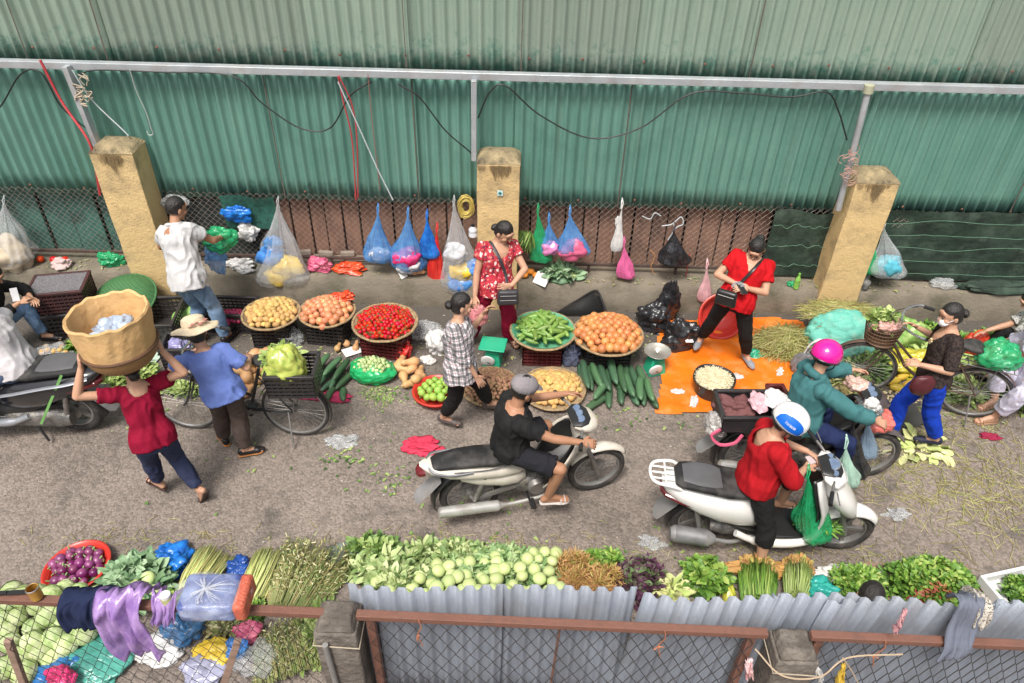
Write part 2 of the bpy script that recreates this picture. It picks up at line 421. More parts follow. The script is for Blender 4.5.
# supports from the pillars up to the beam
def strut(name, a, b, w, label):
    g = MB(); g.bar(a, b, w, w*.8); o = g.build(name, galv, bevel=.004); tag(o, label, 'post'); return o
strut('steel_post', P(98, 146, 7.45), P(66, 66, 7.46), .075, 'galvanised steel post rising from the left yellow pillar to the beam')
strut('steel_post', P(474, 160, 7.46), P(474, 80, 7.46), .07, 'galvanised steel post behind the middle yellow pillar top')
g = MB(); a = P(838, 210, 7.36); b = P(869, 88, 7.40); g.tube([a, b], .034, 12)
o = g.build('steel_pipe', galv); tag(o, 'grey round pipe leaning beside the right yellow pillar', 'pipe')
cp = MB(); cp.tube([b-(b-a).normalized()*.05, b+(b-a).normalized()*.03], .05, 10); cp.build('pipe_collar', mat('dirty tape', (.42, .42, .30), .8), o)

# ---- yellow pillars
yel = mat('yellow plaster', (.70, .51, .25), .82, (.58, .41, .19), scale=3.5, bump=.8, bscale=45, dirt=(.28, .21, .12), dscale=3.2, damt=.75, contrast=.3)
capm = mat('mossy pillar cap', (.46, .36, .2), .9, (.11, .09, .055), scale=14, bump=1.5, bscale=50, dirt=(.045, .038, .028), dscale=7, damt=.9)
blackm = mat('grime', (.035, .03, .025), .9)
def pillar(x, zt, label, stain):
    t = empty('yellow_pillar', (x, 7.44, 0), label=label, cat='pillar', group=None)
    w, d = .46, .34
    g = MB(); s = .006
    vs = []; nz = 14
    for k in range(nz+1):
        z = zt*k/nz
        for cx, cy in ((-1, -1), (1, -1), (1, 1), (-1, 1)):
            vs.append((cx*w/2+noise.noise(V((z*3, cx, x)))*s*1.4, cy*d/2-.02*0+noise.noise(V((z*3, cy, x+4)))*s, z))
    g.add(vs, [(k*4+i, k*4+(i+1) % 4, k*4+4+(i+1) % 4, k*4+4+i) for k in range(nz) for i in range(4)]+[(nz*4, nz*4+1, nz*4+2, nz*4+3)])
    g.build('shaft', yel, t, bevel=.008)
    g = MB(); a = w/2+.004; b = d/2+.004
    vs = [(-a, -b, zt), (a, -b, zt), (a, b, zt), (-a, b, zt)]
    n = 7
    for k in range(1, n):
        f = 1-(k/n)**1.4
        zz = zt+.11*math.sin(k/n*PI/2)
        vs += [(-a*f, -b*f, zz), (a*f, -b*f, zz), (a*f, b*f, zz), (-a*f, b*f, zz)]
    g.add(vs, [(k*4+i, k*4+(i+1) % 4, k*4+4+(i+1) % 4, k*4+4+i) for k in range(n-1) for i in range(4)]+[((n-1)*4, (n-1)*4+1, (n-1)*4+2, (n-1)*4+3)])
    g.build('cap', capm, t, angle=60)
    # runs of black mould below the cap, thin irregular films proud of the plaster
    g = MB(); r_ = random.Random(int(x*10)+5)
    for k in range(stain):
        px = r_.gauss(0, .08); L = r_.uniform(.04, .24)*math.exp(-abs(px)*6); wd = r_.uniform(.008, .03)
        px = max(-w/2+.02, min(w/2-.02, px))
        y = -d/2-.009
        pts = [(px-wd, zt-.005), (px+wd, zt-.008), (px+wd*.8, zt-L*.6), (px+wd*.1, zt-L), (px-wd*.6, zt-L*.7)]
        g.add([(q, y-.0004*k, z) for q, z in pts], [(0, 4, 3, 2, 1)])
    g.build('mould_stain', mat('mould', (.17, .12, .065), .95, (.30, .21, .1), scale=50, alpha=.55), t, smooth=False)
    return t
pillar(-4.27, 1.88, 'yellow plaster pillar on the left with a red cord beside it', 40)
p2 = pillar(-.19, 1.87, 'yellow plaster pillar in the middle behind the woman in the floral top', 30)
g = MB(); g.box((.02, -.182, 1.55), (.062, .003, .062)); g.build('sticker', mat('pale blue sticker', (.55, .75, .74), .5), p2)
g = MB(); g.box((.02, -.185, 1.55), (.03, .002, .03), Matrix.Rotation(.7, 3, 'Y')); g.build('sticker_mark', mat('dark teal print', (.04, .2, .2), .5), p2)
pillar(3.84, 1.77, 'yellow plaster pillar on the right with straw at its foot', 30)

# ---- chain link fence at the back
wirem = mat('dark wire', (.055, .05, .048), .6, metal=.3)
wireg = mat('grey wire', (.36, .29, .25), .6, metal=.2)
def chainlink(x0, x1, z0, z1, Y, cell, r, name, mt, parent, n=3, X=None, zs=1):
    g = MB(); h = cell/2; k = int((x1-x0)/h)
    nz = int((z1-z0)/h/zs)
    for i in range(0, k+1):
        # each wire zigzags down: neighbours mirror so diamonds form
        pts = []
        for j in range(nz+1):
            x = x0+i*h+(h*.5 if (j+i) % 2 else -h*.5)
            pts.append((x, Y+(.004 if (i+j) % 2 else -.004)+.012*noise.noise(V((x*2, j*.2, 0))), z0+j*(z1-z0)/nz+.01*noise.noise(V((x*3, j*.3, 5)))))
        g.tube(pts, r, n, cap=False)
    if X is not None: g.v = [tuple(X @ V(p)) for p in g.v]
    return g.build(name, mt, parent, smooth=False)
bf = empty('back_fence', (0, 0, 0), label='rusty chain-link fence with a bottom rail standing on the concrete ledge', cat='fence')
chainlink(-9, 8.8, .47, 1.30, 7.60, .075, .0022, 'mesh_wire', wireg, bf)
g = MB(); g.box((0, 7.60, .47), (18, .03, .035))
rust2 = mat('old dark rail', (.10, .065, .05), .8, (.06, .04, .035), scale=14, bump=.6); g.build('bottom_rail', rust2, bf, bevel=.003)
for x in (-6.2, -5.0, -3.3, -2.2, -1.1, .9, 1.95, 3.0, 5.0, 6.1):
    g = MB(); g.box((x, 7.6, .41), (.03, .03, .12)); g.build('rail_foot', rust2, bf)
# ---- what stands behind the back fence: boards, green sheets, netting
brown = mat('brown board', (.33, .185, .13), .85, (.20, .115, .08), scale=3, bump=.8, bscale=20, dirt=(.06, .04, .035), dscale=2.5, damt=.75, stretch=(1, 1, .5))
dgreen = mat('dark green board', (.07, .20, .165), .6, (.035, .12, .10), scale=2, bump=.5, dirt=(.02, .03, .03), dscale=3, damt=.7)
bb = empty('board_hoarding', (0, 0, 0), label='row of brown upright boards seen through the chain-link fence', cat='hoarding')
x = -2.85; k = 0
while x < 2.98:
    w = [.20, .22, .18, .21][k % 4]
    g = MB(); g.box((x+w/2, 7.78+.015*(k % 3), .82), (w-.02, .03, 1.1)); g.build('board', brown, bb, bevel=.004)
    x += w; k += 1
gb = empty('green_hoarding', (0, 0, 0), label='row of dark green ribbed panels behind the fence on the far left', cat='hoarding')
x = -8.6; k = 0
while x < -4.4:
    w = [.33, .36, .3][k % 3]
    g = MB(); g.box((x+w/2, 7.80+.03*(k % 2), .82), (w-.025, .03, 1.1)); g.build('panel', dgreen, gb, bevel=.004)
    x += w; k += 1
g = MB(); g.box((0, 8.05, .8), (19, .04, 1.6)); o = g.build('dark_backing_wall', mat('dark wall', (.03, .03, .028), .9, dirt=(.07, .07, .06), bump=1, bscale=9)); tag(o, 'dark wall seen through the gaps behind the boards', 'wall')
# brick rubble under the boards
pb = mat('pale brick', (.42, .36, .30), .9, (.25, .2, .16), scale=9)
for k in range(16):
    g = MB(); g.box((0, 0, 0), (U(.12, .19), .05, .06)); o = g.build('broken_brick', pb, bevel=.008, loc=(-2.95+.135*k+U(-.02, .02), 7.70+.07*(k % 2)*0+.004*(k % 5), .40+.068*(k % 2)), rot=(0, U(-.1, .1), 0)); tag(o, 'pale broken brick in the low row behind the fence under the brown boards', 'brick', 'bricks behind the fence')
# nets at the right and a green/blue net left of the middle
def net_cloth(x0, x1, z0, z1, Y, mt, label, name='shade_net', lines=None, sag=.05):
    g = MB()
    def fn(s, t):
        x = x0+(x1-x0)*s; z = z0+(z1-z0)*t
        return (x, Y+.035*(noise.voronoi(V((x*3, z*2.2, sag*9)))[0][0]-.4)+.05*noise.noise(V((x*1.7, z*2.6, 3)))+.02*noise.noise(V((x*7, z*3, 9))), z+sag*math.sin(PI*s*2)*t*.5)
    g.grid(fn, int((x1-x0)*30), 24); o = g.build(name, mt, angle=180); tag(o, label, 'net')
    if lines:
        lm = mat('pale green cord', (.10, .22, .14), .6)
        for j in range(lines):
            q = MB(); z = z0+(z1-z0)*(j+.7)/(lines+.3)
            pts = [(x0+(x1-x0)*i/40, Y-.045+.03*noise.noise(V((i*.2, j, 1))), z+.045*noise.noise(V((i*.16, j*3.1, 2)))+.01*noise.noise(V((i*.9, j, 4)))) for i in range(41)]
            q.tube(pts, .003, 4); q.build('hem_cord', lm, o)
    return o
netm = mat('dark green netting', (.022, .048, .03), .8, (.01, .018, .013), scale=5, bump=1.5, bscale=14, dirt=(.06, .09, .065), dscale=6, damt=.6)
net_cloth(2.95, 3.62, .40, 1.26, 7.56, netm, 'dark green shade net hanging between the brown boards and the right pillar', lines=3)
net_cloth(4.06, 8.3, .40, 1.30, 7.56, netm, 'wide dark green shade net hung along the fence right of the right pillar', lines=5, sag=.03)
net_cloth(-4.02, -2.87, .40, 1.26, 7.67, mat('black net', (.02, .035, .03), .8, (.01, .015, .015), scale=6, bump=1.5, bscale=14), 'black net hanging behind the fence beside the white shirted man')
o = net_cloth(-3.35, -2.75, .86, 1.28, 7.57, mat('green net', (.03, .17, .12), .8, (.015, .06, .05), scale=20, bump=1, alpha=.8), 'small green net piece tied high on the fence beside the brown boards')
# far-off ground beyond wall stays as the ground sheet
# ---- cables, ropes and cords
cab = mat('black cable', (.012, .012, .012), .5)
def cord(name, pts, r, mt, label, cat, n=8, seg=5):
    g = MB(); g.tube(spline(pts, n), r, seg); o = g.build(name, mt); return tag(o, label, cat)
def W(u, v, Y=7.47): return P(u, v, Y)
cord('power_cable', [W(-20, 118), W(0, 107), W(20, 75), W(40, 72), W(60, 105), W(78, 122), W(92, 132)], .008, cab, 'black cable sagging at the far left end of the green wall', 'cable')
cord('power_cable', [W(80, 74), W(98, 70), W(160, 72), W(232, 76), W(262, 103), W(300, 128), W(330, 128), W(350, 96), W(372, 81)], .008, cab, 'black cable hanging in a deep loop left of the red ropes', 'cable')
cord('power_cable', [W(398, 84), W(420, 98), W(445, 130), W(468, 150), W(476, 158)], .008, cab, 'black cable running down to the middle pillar top', 'cable')
cord('power_cable', [W(478, 118), W(490, 92), W(506, 86), W(540, 115), W(590, 138), W(640, 128), W(690, 94), W(740, 93), W(790, 97), W(826, 92), W(838, 110), W(847, 140)], .008, cab, 'black cable in a wide loop between the middle and right pillars', 'cable')
cord('red_rope', [W(40, 60, 7.44), W(62, 102, 7.42), W(88, 140, 7.3), W(95, 165, 7.3), W(100, 195, 7.3)], .014, rope_red, 'thick red rope running down beside the left steel post', 'rope')
cord('red_rope', [W(338, 76, 7.46), W(343, 100), W(352, 140), W(356, 200)], .008, rope_red, 'thin red rope hanging down the green wall, leftmost of the pair', 'rope')
cord('red_rope', [W(339, 76, 7.45), W(352, 105), W(357, 140), W(358, 198)], .007, rope_red, 'thin red rope hanging down the green wall, rightmost of the pair', 'rope')
cord('cord', [W(368, 74, 7.46), W(372, 120), W(380, 190)], .004, mat('dull red cord', (.3, .1, .08), .7), 'faint dull red cord hanging just right of the red ropes', 'cord')
paleblue = mat('pale rope', (.55, .60, .62), .7)
cord('white_rope', [W(338, 82, 7.45), W(360, 130), W(378, 170), W(393, 200)], .007, paleblue, 'pale rope slanting down to the right from the red ropes', 'rope')
cord('white_rope', [W(72, 70, 7.45), W(92, 100), W(125, 132), W(128, 136)], .007, paleblue, 'pale rope slanting from the beam to the left pillar top', 'rope')
cord('wire_hook', [W(130, 70, 7.46), W(136, 90), W(146, 112), W(151, 128), W(153, 134), W(149, 135), W(147, 131)], .006, mat('pale wire', (.45, .5, .46), .6), 'bent wire hook hanging from the beam above the left pillar', 'wire')
g = MB()
for k in range(26): 
    a = U(0, 6.28); c = W(850+U(-8, 4), 165+U(-18, 18), 7.33)
    g.tube(spline([c+V((math.cos(a+t)*.05, -.03, math.sin(a+t)*.05)) for t in (0, 1.1, 2.2, 3.1)], 3), .004, 4)
o = g.build('twine_bundle', mat('pink twine', (.45, .27, .22), .8)); tag(o, 'tangle of pinkish twine tied around the leaning pipe', 'twine', kind=None)
g = MB()
for k in range(14):
    c = W(163+U(-4, 4)-80, 90+U(-14, 14), 7.43)
    g.tube(spline([c+V((U(-.06, .06), U(-.03, 0), U(-.06, .06))) for t in range(4)], 3), .006, 4)
o = g.build('twine_bundle', mat('beige twine', (.5, .42, .32), .8)); tag(o, 'beige twine knotted round the top of the left steel post', 'twine')
g = MB()
for k in range(18):
    a = U(0, 6.28); c = W(466, 205, 7.42); r = U(.07, .15)
    g.tube([c+V((math.cos(t)*r*.62+U(-.01, .01), -.02-.004*k/2, math.sin(t)*r+U(-.01, .01))) for t in [i*.52 for i in range(12)]], .004, 4, closed=True)
o = g.build('cord_coil', mat('yellow cord', (.62, .48, .12), .7)); tag(o, 'coil of yellow cord hanging left of the middle pillar', 'cord')

# ================================================================ near fence
nearc = mat('dark weathered concrete', (.15, .125, .105), .92, (.07, .06, .05), scale=6, bump=2, bscale=30, dirt=(.30, .27, .23), dscale=5, damt=.5)
redfr = mat('brown painted steel', (.22, .095, .065), .7, (.14, .065, .045), scale=5, bump=.5, dirt=(.08, .05, .04), dscale=5, damt=.6)
greys = mat('grey sheet', (.275, .305, .355), .5, (.20, .225, .27), scale=3, bump=.4, dirt=(.16, .16, .17), dscale=1.3, damt=.55, metal=.2, stretch=(2.5, 1, 1))
def near_pillar(u, v, lab, Yc):
    c = P(u, v, Yc); t = empty('concrete_post', (c.x, Yc, 0), label=lab, cat='post')
    zt = c.z
    g = MB(); n = 14; vs = []; w = .125
    for k in range(n+1):
        z = zt*.0+zt*k/n
        for cx, cy in ((-1, -1), (1, -1), (1, 1), (-1, 1)):
            vs.append((cx*w+noise.noise(V((z*7, cx, u)))*.006, cy*.11+noise.noise(V((z*7, cy, u)))*.006, z))
    g.add(vs, [(k*4+i, k*4+(i+1) % 4, k*4+4+(i+1) % 4, k*4+4+i) for k in range(n) for i in range(4)]+[(n*4, n*4+1, n*4+2, n*4+3)])
    g.build('shaft', nearc, t, bevel=.012)
    g = MB(); g.box((0, 0, zt+.035), (.235, .205, .07), taper=.72); g.build('cap', nearc, t, bevel=.015)
    g = MB(); pts = [(-w-.01, -.12, zt-.1), (w+.01, -.122, zt-.12), (w+.012, .12, zt-.1), (-w-.012, .12, zt-.09)]
    g.tube(pts, .005, 5, closed=True); g.build('wire_tie', mat('pale tie wire', (.5, .43, .33), .6), t)
    return t
near_pillar(338, 618, 'dark concrete fence post with a wire tie at the left end of the grey sheets', 2.42)
near_pillar(794, 646, 'dark concrete fence post leaning cap between the two runs of grey sheets', 2.42)
nf = empty('near_fence', (0, 0, 0), label='brown framed chain-link fence along the near edge with rails on posts', cat='fence')
YB = 2.42
def zb_(x): return 1.215-.035*x
def rail(x0, x1, h=.044):
    g = MB(); g.bar((x0, YB, zb_(x0)), (x1, YB, zb_(x1)), .05, h); return g.build('top_rail', redfr, nf, bevel=.004)
rail(-4.2, -1.03); rail(-.87, 1.56); rail(1.82, 4.4)
for x in (-.80, 1.49, 1.90):
    g = MB(); g.bar((x, YB+.03, zb_(x)-.03), (x, YB+.03, .12), .05, .05, V((0, 1, 0))); g.build('upright', redfr, nf, bevel=.004)
for x in (.33,):
    g = MB(); g.tube([(x, YB+.005, zb_(x)-.03), (x-.02, YB+.005, .5), (x, YB, .12)], .008, 6); g.build('upright_rod', redfr, nf)
wood = mat('weathered wood', (.36, .24, .185), .8, (.22, .14, .1), scale=4, bump=.8, stretch=(.3, 1, 6), dirt=(.1, .07, .05), dscale=6)
for (u0, v0, u1, v1) in ((238, 640, 222, 690), (8, 640, 30, 700)):
    a = P(u0, v0, YB); b = P(u1, v1, YB-.02); g = MB(); g.bar(a, a+(b-a)*3, .045, .035, V((0, 1, 0))); g.build('wooden_stake', wood, nf, bevel=.004)
g = MB(); a = P(325, 645, YB-.13); b = P(338, 690, YB-.13); g.tube([a, a+(b-a)*4], .018, 10); g.build('pipe_rod', mat('old pipe', (.28, .27, .26), .6, metal=.3), nf)
for (x0, x1) in ((-4.2, -1.12), (-.78, 1.48), (1.92, 4.4)):
    X = Matrix.Translation((0, YB-.015, 0)) @ Matrix(((1, 0, 0, 0), (0, 1, 0, 0), (-.035, 0, 1, 1.197), (0, 0, 0, 1)))
    chainlink(x0, x1, -1.12, 0, 0, .092, .0031 if x0 > -4 else .0021, 'mesh_wire', wirem, nf, X=X, n=4, zs=1.75)
ns = empty('grey_sheet_fence', (0, 0, 0), label='low screen of grey corrugated sheets fixed behind the near chain-link fence', cat='screen')
def nsheet(x0, x1, z0, zl, zr, Y0, lean, ph, pitch=.1):
    g = MB(); n = int((x1-x0)/pitch*8); nz = 4; vs = []
    for j in range(nz+1):
        for i in range(n+1):
            s = i/n; x = x0+(x1-x0)*s; zt = zl+(zr-zl)*s
            z = z0+(zt-z0)*j/nz
            w = math.sin(2*PI*x/pitch+ph); w = max(-1, min(1, (w-.35)*2.2))
            vs.append((x+lean*(j/nz), Y0-.017*w+.045*noise.noise(V((x*2, z, ph)))+.05*(j/nz), z+(.012*noise.noise(V((x*4, ph, 2))) if j == nz else 0)))
    w_ = n+1; g.add(vs, [(j*w_+i, j*w_+i+1, (j+1)*w_+i+1, (j+1)*w_+i) for j in range(nz) for i in range(n)])
    return g.build('sheet', greys, ns, solid=.002, angle=80)
nsheet(-.95, -.02, .1, 1.335, 1.33, 2.50, .01, 0)
nsheet(-.07, .78, .1, 1.33, 1.325, 2.515, .01, .6)
nsheet(.72, 1.62, .1, 1.32, 1.32, 2.50, .10, 1.4)
nsheet(1.50, 2.02, .1, 1.325, 1.325, 2.53, .10, 0)
nsheet(1.82, 2.85, .1, 1.33, 1.325, 2.51, .09, 2)
nsheet(2.80, 4.4, .1, 1.32, 1.30, 2.53, .09, .3)
for x, c in ((-.5, 'red'), (.94, 'rust'), (2.25, 'or')):
    g = MB(); z = zb_(x); pts = [(x, YB-.035, z+.03), (x+.01, YB-.04, z-.04), (x-.015, YB-.035, z-.13), (x+.01, YB-.04, z-.24)]
    g.tube(spline(pts, 4), .004, 4)
    for k in range(5): q = pts[2]; g.tube([q, (q[0]+U(-.03, .03), q[1]-.01, q[2]+U(-.05, .02))], .004, 4)
    o = g.build('tie_string', mat('rusty string', (.42, .16, .08), .8)); tag(o, {'red': 'rusty red tie string on the near rail, leftmost of the three', 'rust': 'rusty tie string on the near rail in the middle of the grey sheets', 'or': 'rusty tie string on the near rail right of the leaning post'}[c], 'string')
# ================================================================ PEOPLE
skin = mat('skin', (.52, .30, .20), .5, (.45, .25, .16), scale=9, sss=.12, spec=.4)
skin2 = mat('tanned skin', (.42, .22, .13), .5, (.35, .17, .10), scale=9, sss=.1, spec=.4)
hairm = mat('black hair', (.012, .010, .010), .38, (.022, .018, .016), scale=60, bump=.8, bscale=140, stretch=(1, 1, .15))
lipm = mat('lips', (.42, .10, .09), .4)
eyem = mat('dark eye', (.02, .012, .01), .2)
browm = mat('eyebrow', (.03, .02, .015), .8)
def ik(a, b, l1, l2, hint):
    d = b-a; L = d.length; dn = d.normalized(); L = min(L, (l1+l2)*.992); b = a+dn*L
    x = (l1*l1-l2*l2+L*L)/(2*L); h = math.sqrt(max(l1*l1-x*x, 0)); hv = hint-dn*hint.dot(dn)
    if hv.length < 1e-4: hv = V((0, 0, -1))
    return a+dn*x+hv.normalized()*h, b
TORSO = [(-.17, .085, .075, 0), (-.12, .13, .10, 0), (-.03, .158, .115, -.008), (.10, .160, .112, -.004), (.3, .138, .102, .004), (.5, .140, .106, .008),
         (.7, .155, .118, .012), (.84, .165, .105, .006), (.93, .135, .08, 0), (1.0, .075, .06, 0), (1.04, .052, .052, 0)]
class Pn: pass
def person(label, pel, nk, face, feet, hands, s=1.0, sface=None, eh=None, kh=None, hdir=None, look=None, footdir=None, curl=.5, build=1.0,
           sk=None, hair='bun', group=None, hand_n=None, toe=0, neckfwd=.04, w=1.0):
    """feet/hands: (left,right) world targets for ankle and wrist"""
    q = Pn(); sk = sk or skin; q.sk = sk; q.s = s
    pel = V(pel); nk = V(nk); q.pel = pel; q.nk = nk
    root = empty('person', (pel.x, pel.y, 0), label=label, cat='person', group=group); q.root = root
    T = Matrix.Translation((-pel.x, -pel.y, 0)); q.T = T
    up = (nk-pel).normalized(); f0 = V((math.cos(R(face)), math.sin(R(face)), 0)); sf = R(sface if sface is not None else face)
    f1 = V((math.cos(sf), math.sin(sf), 0))
    def fr(f): f = (f-up*f.dot(up)).normalized(); return f, f.cross(up).normalized()
    q.fwd, q.side = fr(f0); q.sfwd, q.sside = fr(f1); q.up = up      # side points to the person's right
    L = (nk-pel).length; q.L = L
    def tor(t, wm=1, dm=1, ex=0):
        f = q.fwd.lerp(q.sfwd, max(0, min(1, t))).normalized(); sd = f.cross(up).normalized()
        # interpolate section table
        for i in range(len(TORSO)-1):
            if TORSO[i][0] <= t <= TORSO[i+1][0]: break
        a, b = TORSO[i], TORSO[i+1]; k = (t-a[0])/(b[0]-a[0]); k = max(0, min(1, k))
        ww = (a[1]+(b[1]-a[1])*k)*s*build*wm*w; dd = (a[2]+(b[2]-a[2])*k)*s*build*dm; of = a[3]+(b[3]-a[3])*k
        return (pel+up*(L*t)+f*of, ww+ex, dd+ex, sd, f)
    q.tor = tor
    q.sh = [nk-up*.055*s+q.sside*(.158*s*w*build**.5)*k for k in (-1, 1)]
    q.hip = [pel-up*.01+q.side*.085*s*build*k for k in (-1, 1)]
    ua, fa, th, sn = .275*s, .235*s, .395*s, .385*s
    eh = eh or (None, None); kh = kh or (None, None)
    q.el = [0, 0]; q.wr = [0, 0]; q.kn = [0, 0]; q.an = [0, 0]
    for i in (0, 1):
        sd = -1 if i == 0 else 1
        q.el[i], q.wr[i] = ik(q.sh[i], V(hands[i]), ua, fa, V(eh[i]) if eh[i] else (-q.sfwd*.6+q.sside*sd*.5-V((0, 0, .6))))
        q.kn[i], q.an[i] = ik(q.hip[i], V(feet[i]), th, sn, V(kh[i]) if kh[i] else q.fwd)
    # head frame
    ly, lp = look if look else (face, 10)
    hf = V((math.cos(R(ly))*math.cos(R(lp)), math.sin(R(ly))*math.cos(R(lp)), -math.sin(R(lp))))
    hu = (V((0, 0, 1))+up*.5); hu = (hu-hf*hu.dot(hf)).normalized(); hs = hf.cross(hu)
    hc = nk+up*.075*s+(hu*.085+hf*neckfwd*.8)*s
    Hm = Matrix(((hs.x, hf.x, hu.x, hc.x), (hs.y, hf.y, hu.y, hc.y), (hs.z, hf.z, hu.z, hc.z), (0, 0, 0, 1))) @ Matrix.Scale(s, 4)
    q.H = T @ Hm; q.hc = hc
    g = MB(); g.X = T
    g.loft([tor(t) for t, *_ in TORSO], 20, 2.3)
    for i in (0, 1):
        a, e, wv = q.sh[i], q.el[i], q.wr[i]
        g.caps(nk-up*.07*s, a, .05*s, .052*s*build, 12)
        m = a.lerp(e, .4); g.caps(a, m, .048*s*build, .043*s*build, 12); g.caps(m, e, .043*s*build, .036*s, 12)
        m = e.lerp(wv, .3); g.caps(e, m, .036*s, .036*s, 12); g.caps(m, wv, .036*s, .024*s, 12)
        h, k, an = q.hip[i], q.kn[i], q.an[i]
        g.caps(h, k, .082*s*build, .052*s, 12); m = k.lerp(an, .35); g.caps(k, m, .052*s, .052*s, 12); g.caps(m, an, .052*s, .034*s, 12)
        # foot
        fd = footdir[i] if footdir else face
        tz = toe[i] if hasattr(toe, '__len__') else toe
        f = V((math.cos(R(fd))*math.cos(tz), math.sin(R(fd))*math.cos(tz), -math.sin(tz))); dn = V((0, 0, -1)); dn = (dn-f*dn.dot(f)).normalized()
        heel = an-f*.035*s+dn*.038*s; ball = an+f*.12*s+dn*.052*s; tip = an+f*.165*s+dn*.056*s
        g.caps(an, heel, .034*s, .030*s, 10); g.caps(heel, ball, .028*s, .026*s, 10); g.caps(an, ball, .034*s, .022*s, 10)
        sd = f.cross(dn)
        for k2 in (-1, 0, 1): g.caps(ball+sd*.018*k2*s, tip+sd*.02*k2*s-f*.008*abs(k2), .018*s, .013*s, 8)
        q.__dict__.setdefault('foot', []).append((heel, ball, tip, f, dn, sd))
        # hand
        if hand_n and hand_n[i]: pn = V(hand_n[i])
        else: pn = V((0, 0, -1)) + q.sside*(1 if i == 0 else -1)*.6
        hd = V(hdir[i]).normalized() if hdir and hdir[i] else (wv-e).normalized()
        pn = (pn-hd*pn.dot(hd)).normalized(); sdv = hd.cross(pn).normalized()*(1 if i == 0 else -1)   # thumb side
        if sdv.dot(q.sfwd+V((0, 0, .8))) < 0 and not (hand_n and hand_n[i]): sdv = -sdv
        c = curl[i] if hasattr(curl, '__len__') else curl
        pts = [wv, wv+hd*.03*s, wv+hd*.06*s, wv+hd*.088*s]
        g.tube(pts, [.024*s, .032*s, .038*s, .038*s], 12, up=pn, ry=[.020*s, .016*s, .014*s, .012*s])
        for k2, (o_, l_) in enumerate(((.031, .066), (.0105, .075), (-.0105, .071), (-.031, .056))):
            p = wv+hd*.082*s+sdv*o_*s; d = (hd+sdv*o_*3).normalized()
            for seg in range(3):
                ang = c*(.35+.45*seg)+.05*k2; dd = (d*math.cos(ang)+pn*math.sin(ang)).normalized(); p2_ = p+dd*l_*s*(.42, .32, .26)[seg]
                g.caps(p, p2_, (.0092-.0008*seg)*s, (.0086-.0008*seg)*s, 7); p = p2_
        p = wv+hd*.022*s+sdv*.026*s; d = (hd*.75+sdv*.65+pn*.25*c).normalized(); p2_ = p+d*.042*s; g.caps(p, p2_, .014*s, .0105*s, 8)
        d = (hd*.95+sdv*.12*(1-c)+pn*.5*c).normalized(); g.caps(p2_, p2_+d*.03*s, .0105*s, .008*s, 8)
        q.__dict__.setdefault('palm', []).append(wv+hd*.075*s+pn*.03*s)
    g.caps(nk-up*.03, hc-hu*.06*s-hf*.01, .054*s, .049*s, 12)
    g.X = T @ Hm
    g.ell((0, 0, .008), (.073, .092, .104), f=lambda p: 1-.10*max(0, -p.z)); g.ell((0, .026, -.052), (.054, .058, .052))
    g.caps((0, .086, .008), (0, .103, -.022), .008, .0135, 8); g.ell((0, .068, -.092), (.025, .022, .016))
    g.ell((-.035, .062, -.025), (.026, .024, .026)); g.ell((.035, .062, -.025), (.026, .024, .026)); g.ell((0, .075, .045), (.05, .018, .03))
    for k2 in (-1, 1): g.ell((k2*.075, -.006, -.012), (.011, .02, .031))
    body = g.blob('body', sk, root, voxel=.0050*s, it=2, fac=.5)
    def part(nm, m, fn, sub=False):
        g2 = MB(); g2.X = q.H; fn(g2); return g2.build(nm, m, root)
    part('eye', eyem, lambda g_: g_.ell((-.029, .088, .004), (.010, .005, .004))); part('eye', eyem, lambda g_: g_.ell((.029, .088, .004), (.010, .005, .004)))
    part('eyebrow', browm, lambda g_: g_.tube([(-.044, .084, .024), (-.03, .091, .029), (-.014, .092, .026)], .002, 5))
    part('eyebrow', browm, lambda g_: g_.tube([(.044, .084, .024), (.03, .091, .029), (.014, .092, .026)], .002, 5))
    part('mouth', lipm, lambda g_: g_.ell((0, .087, -.057), (.021, .006, .0065)))
    if hair:
        g = MB(); low = -.05 if hair == 'short' else -.075
        g.ell((0, -.014, .022), (.083, .098, .106), n=24, m=16)
        if hair != 'short': g.ell((0, -.03, -.02), (.078, .075, .075), n=20, m=12)
        def cut(c):
            if c.y > .02 and c.z < .072-abs(c.x)*.35: return True
            if abs(c.x) > .05 and c.y > -.015 and c.z < .01: return True
            return c.z < low
        dsp = lambda c: .003*noise.noise(V((c.x*60, c.y*22, c.z*18)))+.002*noise.noise(V((c.x*130, c.y*30, c.z*30)))
        h = g.blob('hair', hairm, root, voxel=.006, it=2, cut=cut, disp=dsp, X=q.H)
        g = MB(); g.X = q.H
        if hair == 'bun': g.ell((0, -.122, -.012), (.046, .036, .042), f=lambda p: 1+.06*math.sin(7*p.x+9*p.z))
        if hair == 'lowbun': g.ell((.0, -.112, -.055), (.042, .036, .04), f=lambda p: 1+.06*math.sin(7*p.x+9*p.z))
        if hair == 'pony': g.tube(spline([(0, -.09, .02), (0.01, -.13, .0), (.02, -.145, -.06), (.03, -.13, -.15), (.03, -.115, -.2)], 4), [.022]*3+[.03]*6+[.026]*4+[.018]*3+[.008], 10)
        if g.v: g.build('hair_bun' if 'bun' in hair else 'ponytail', hairm, h)
    return q
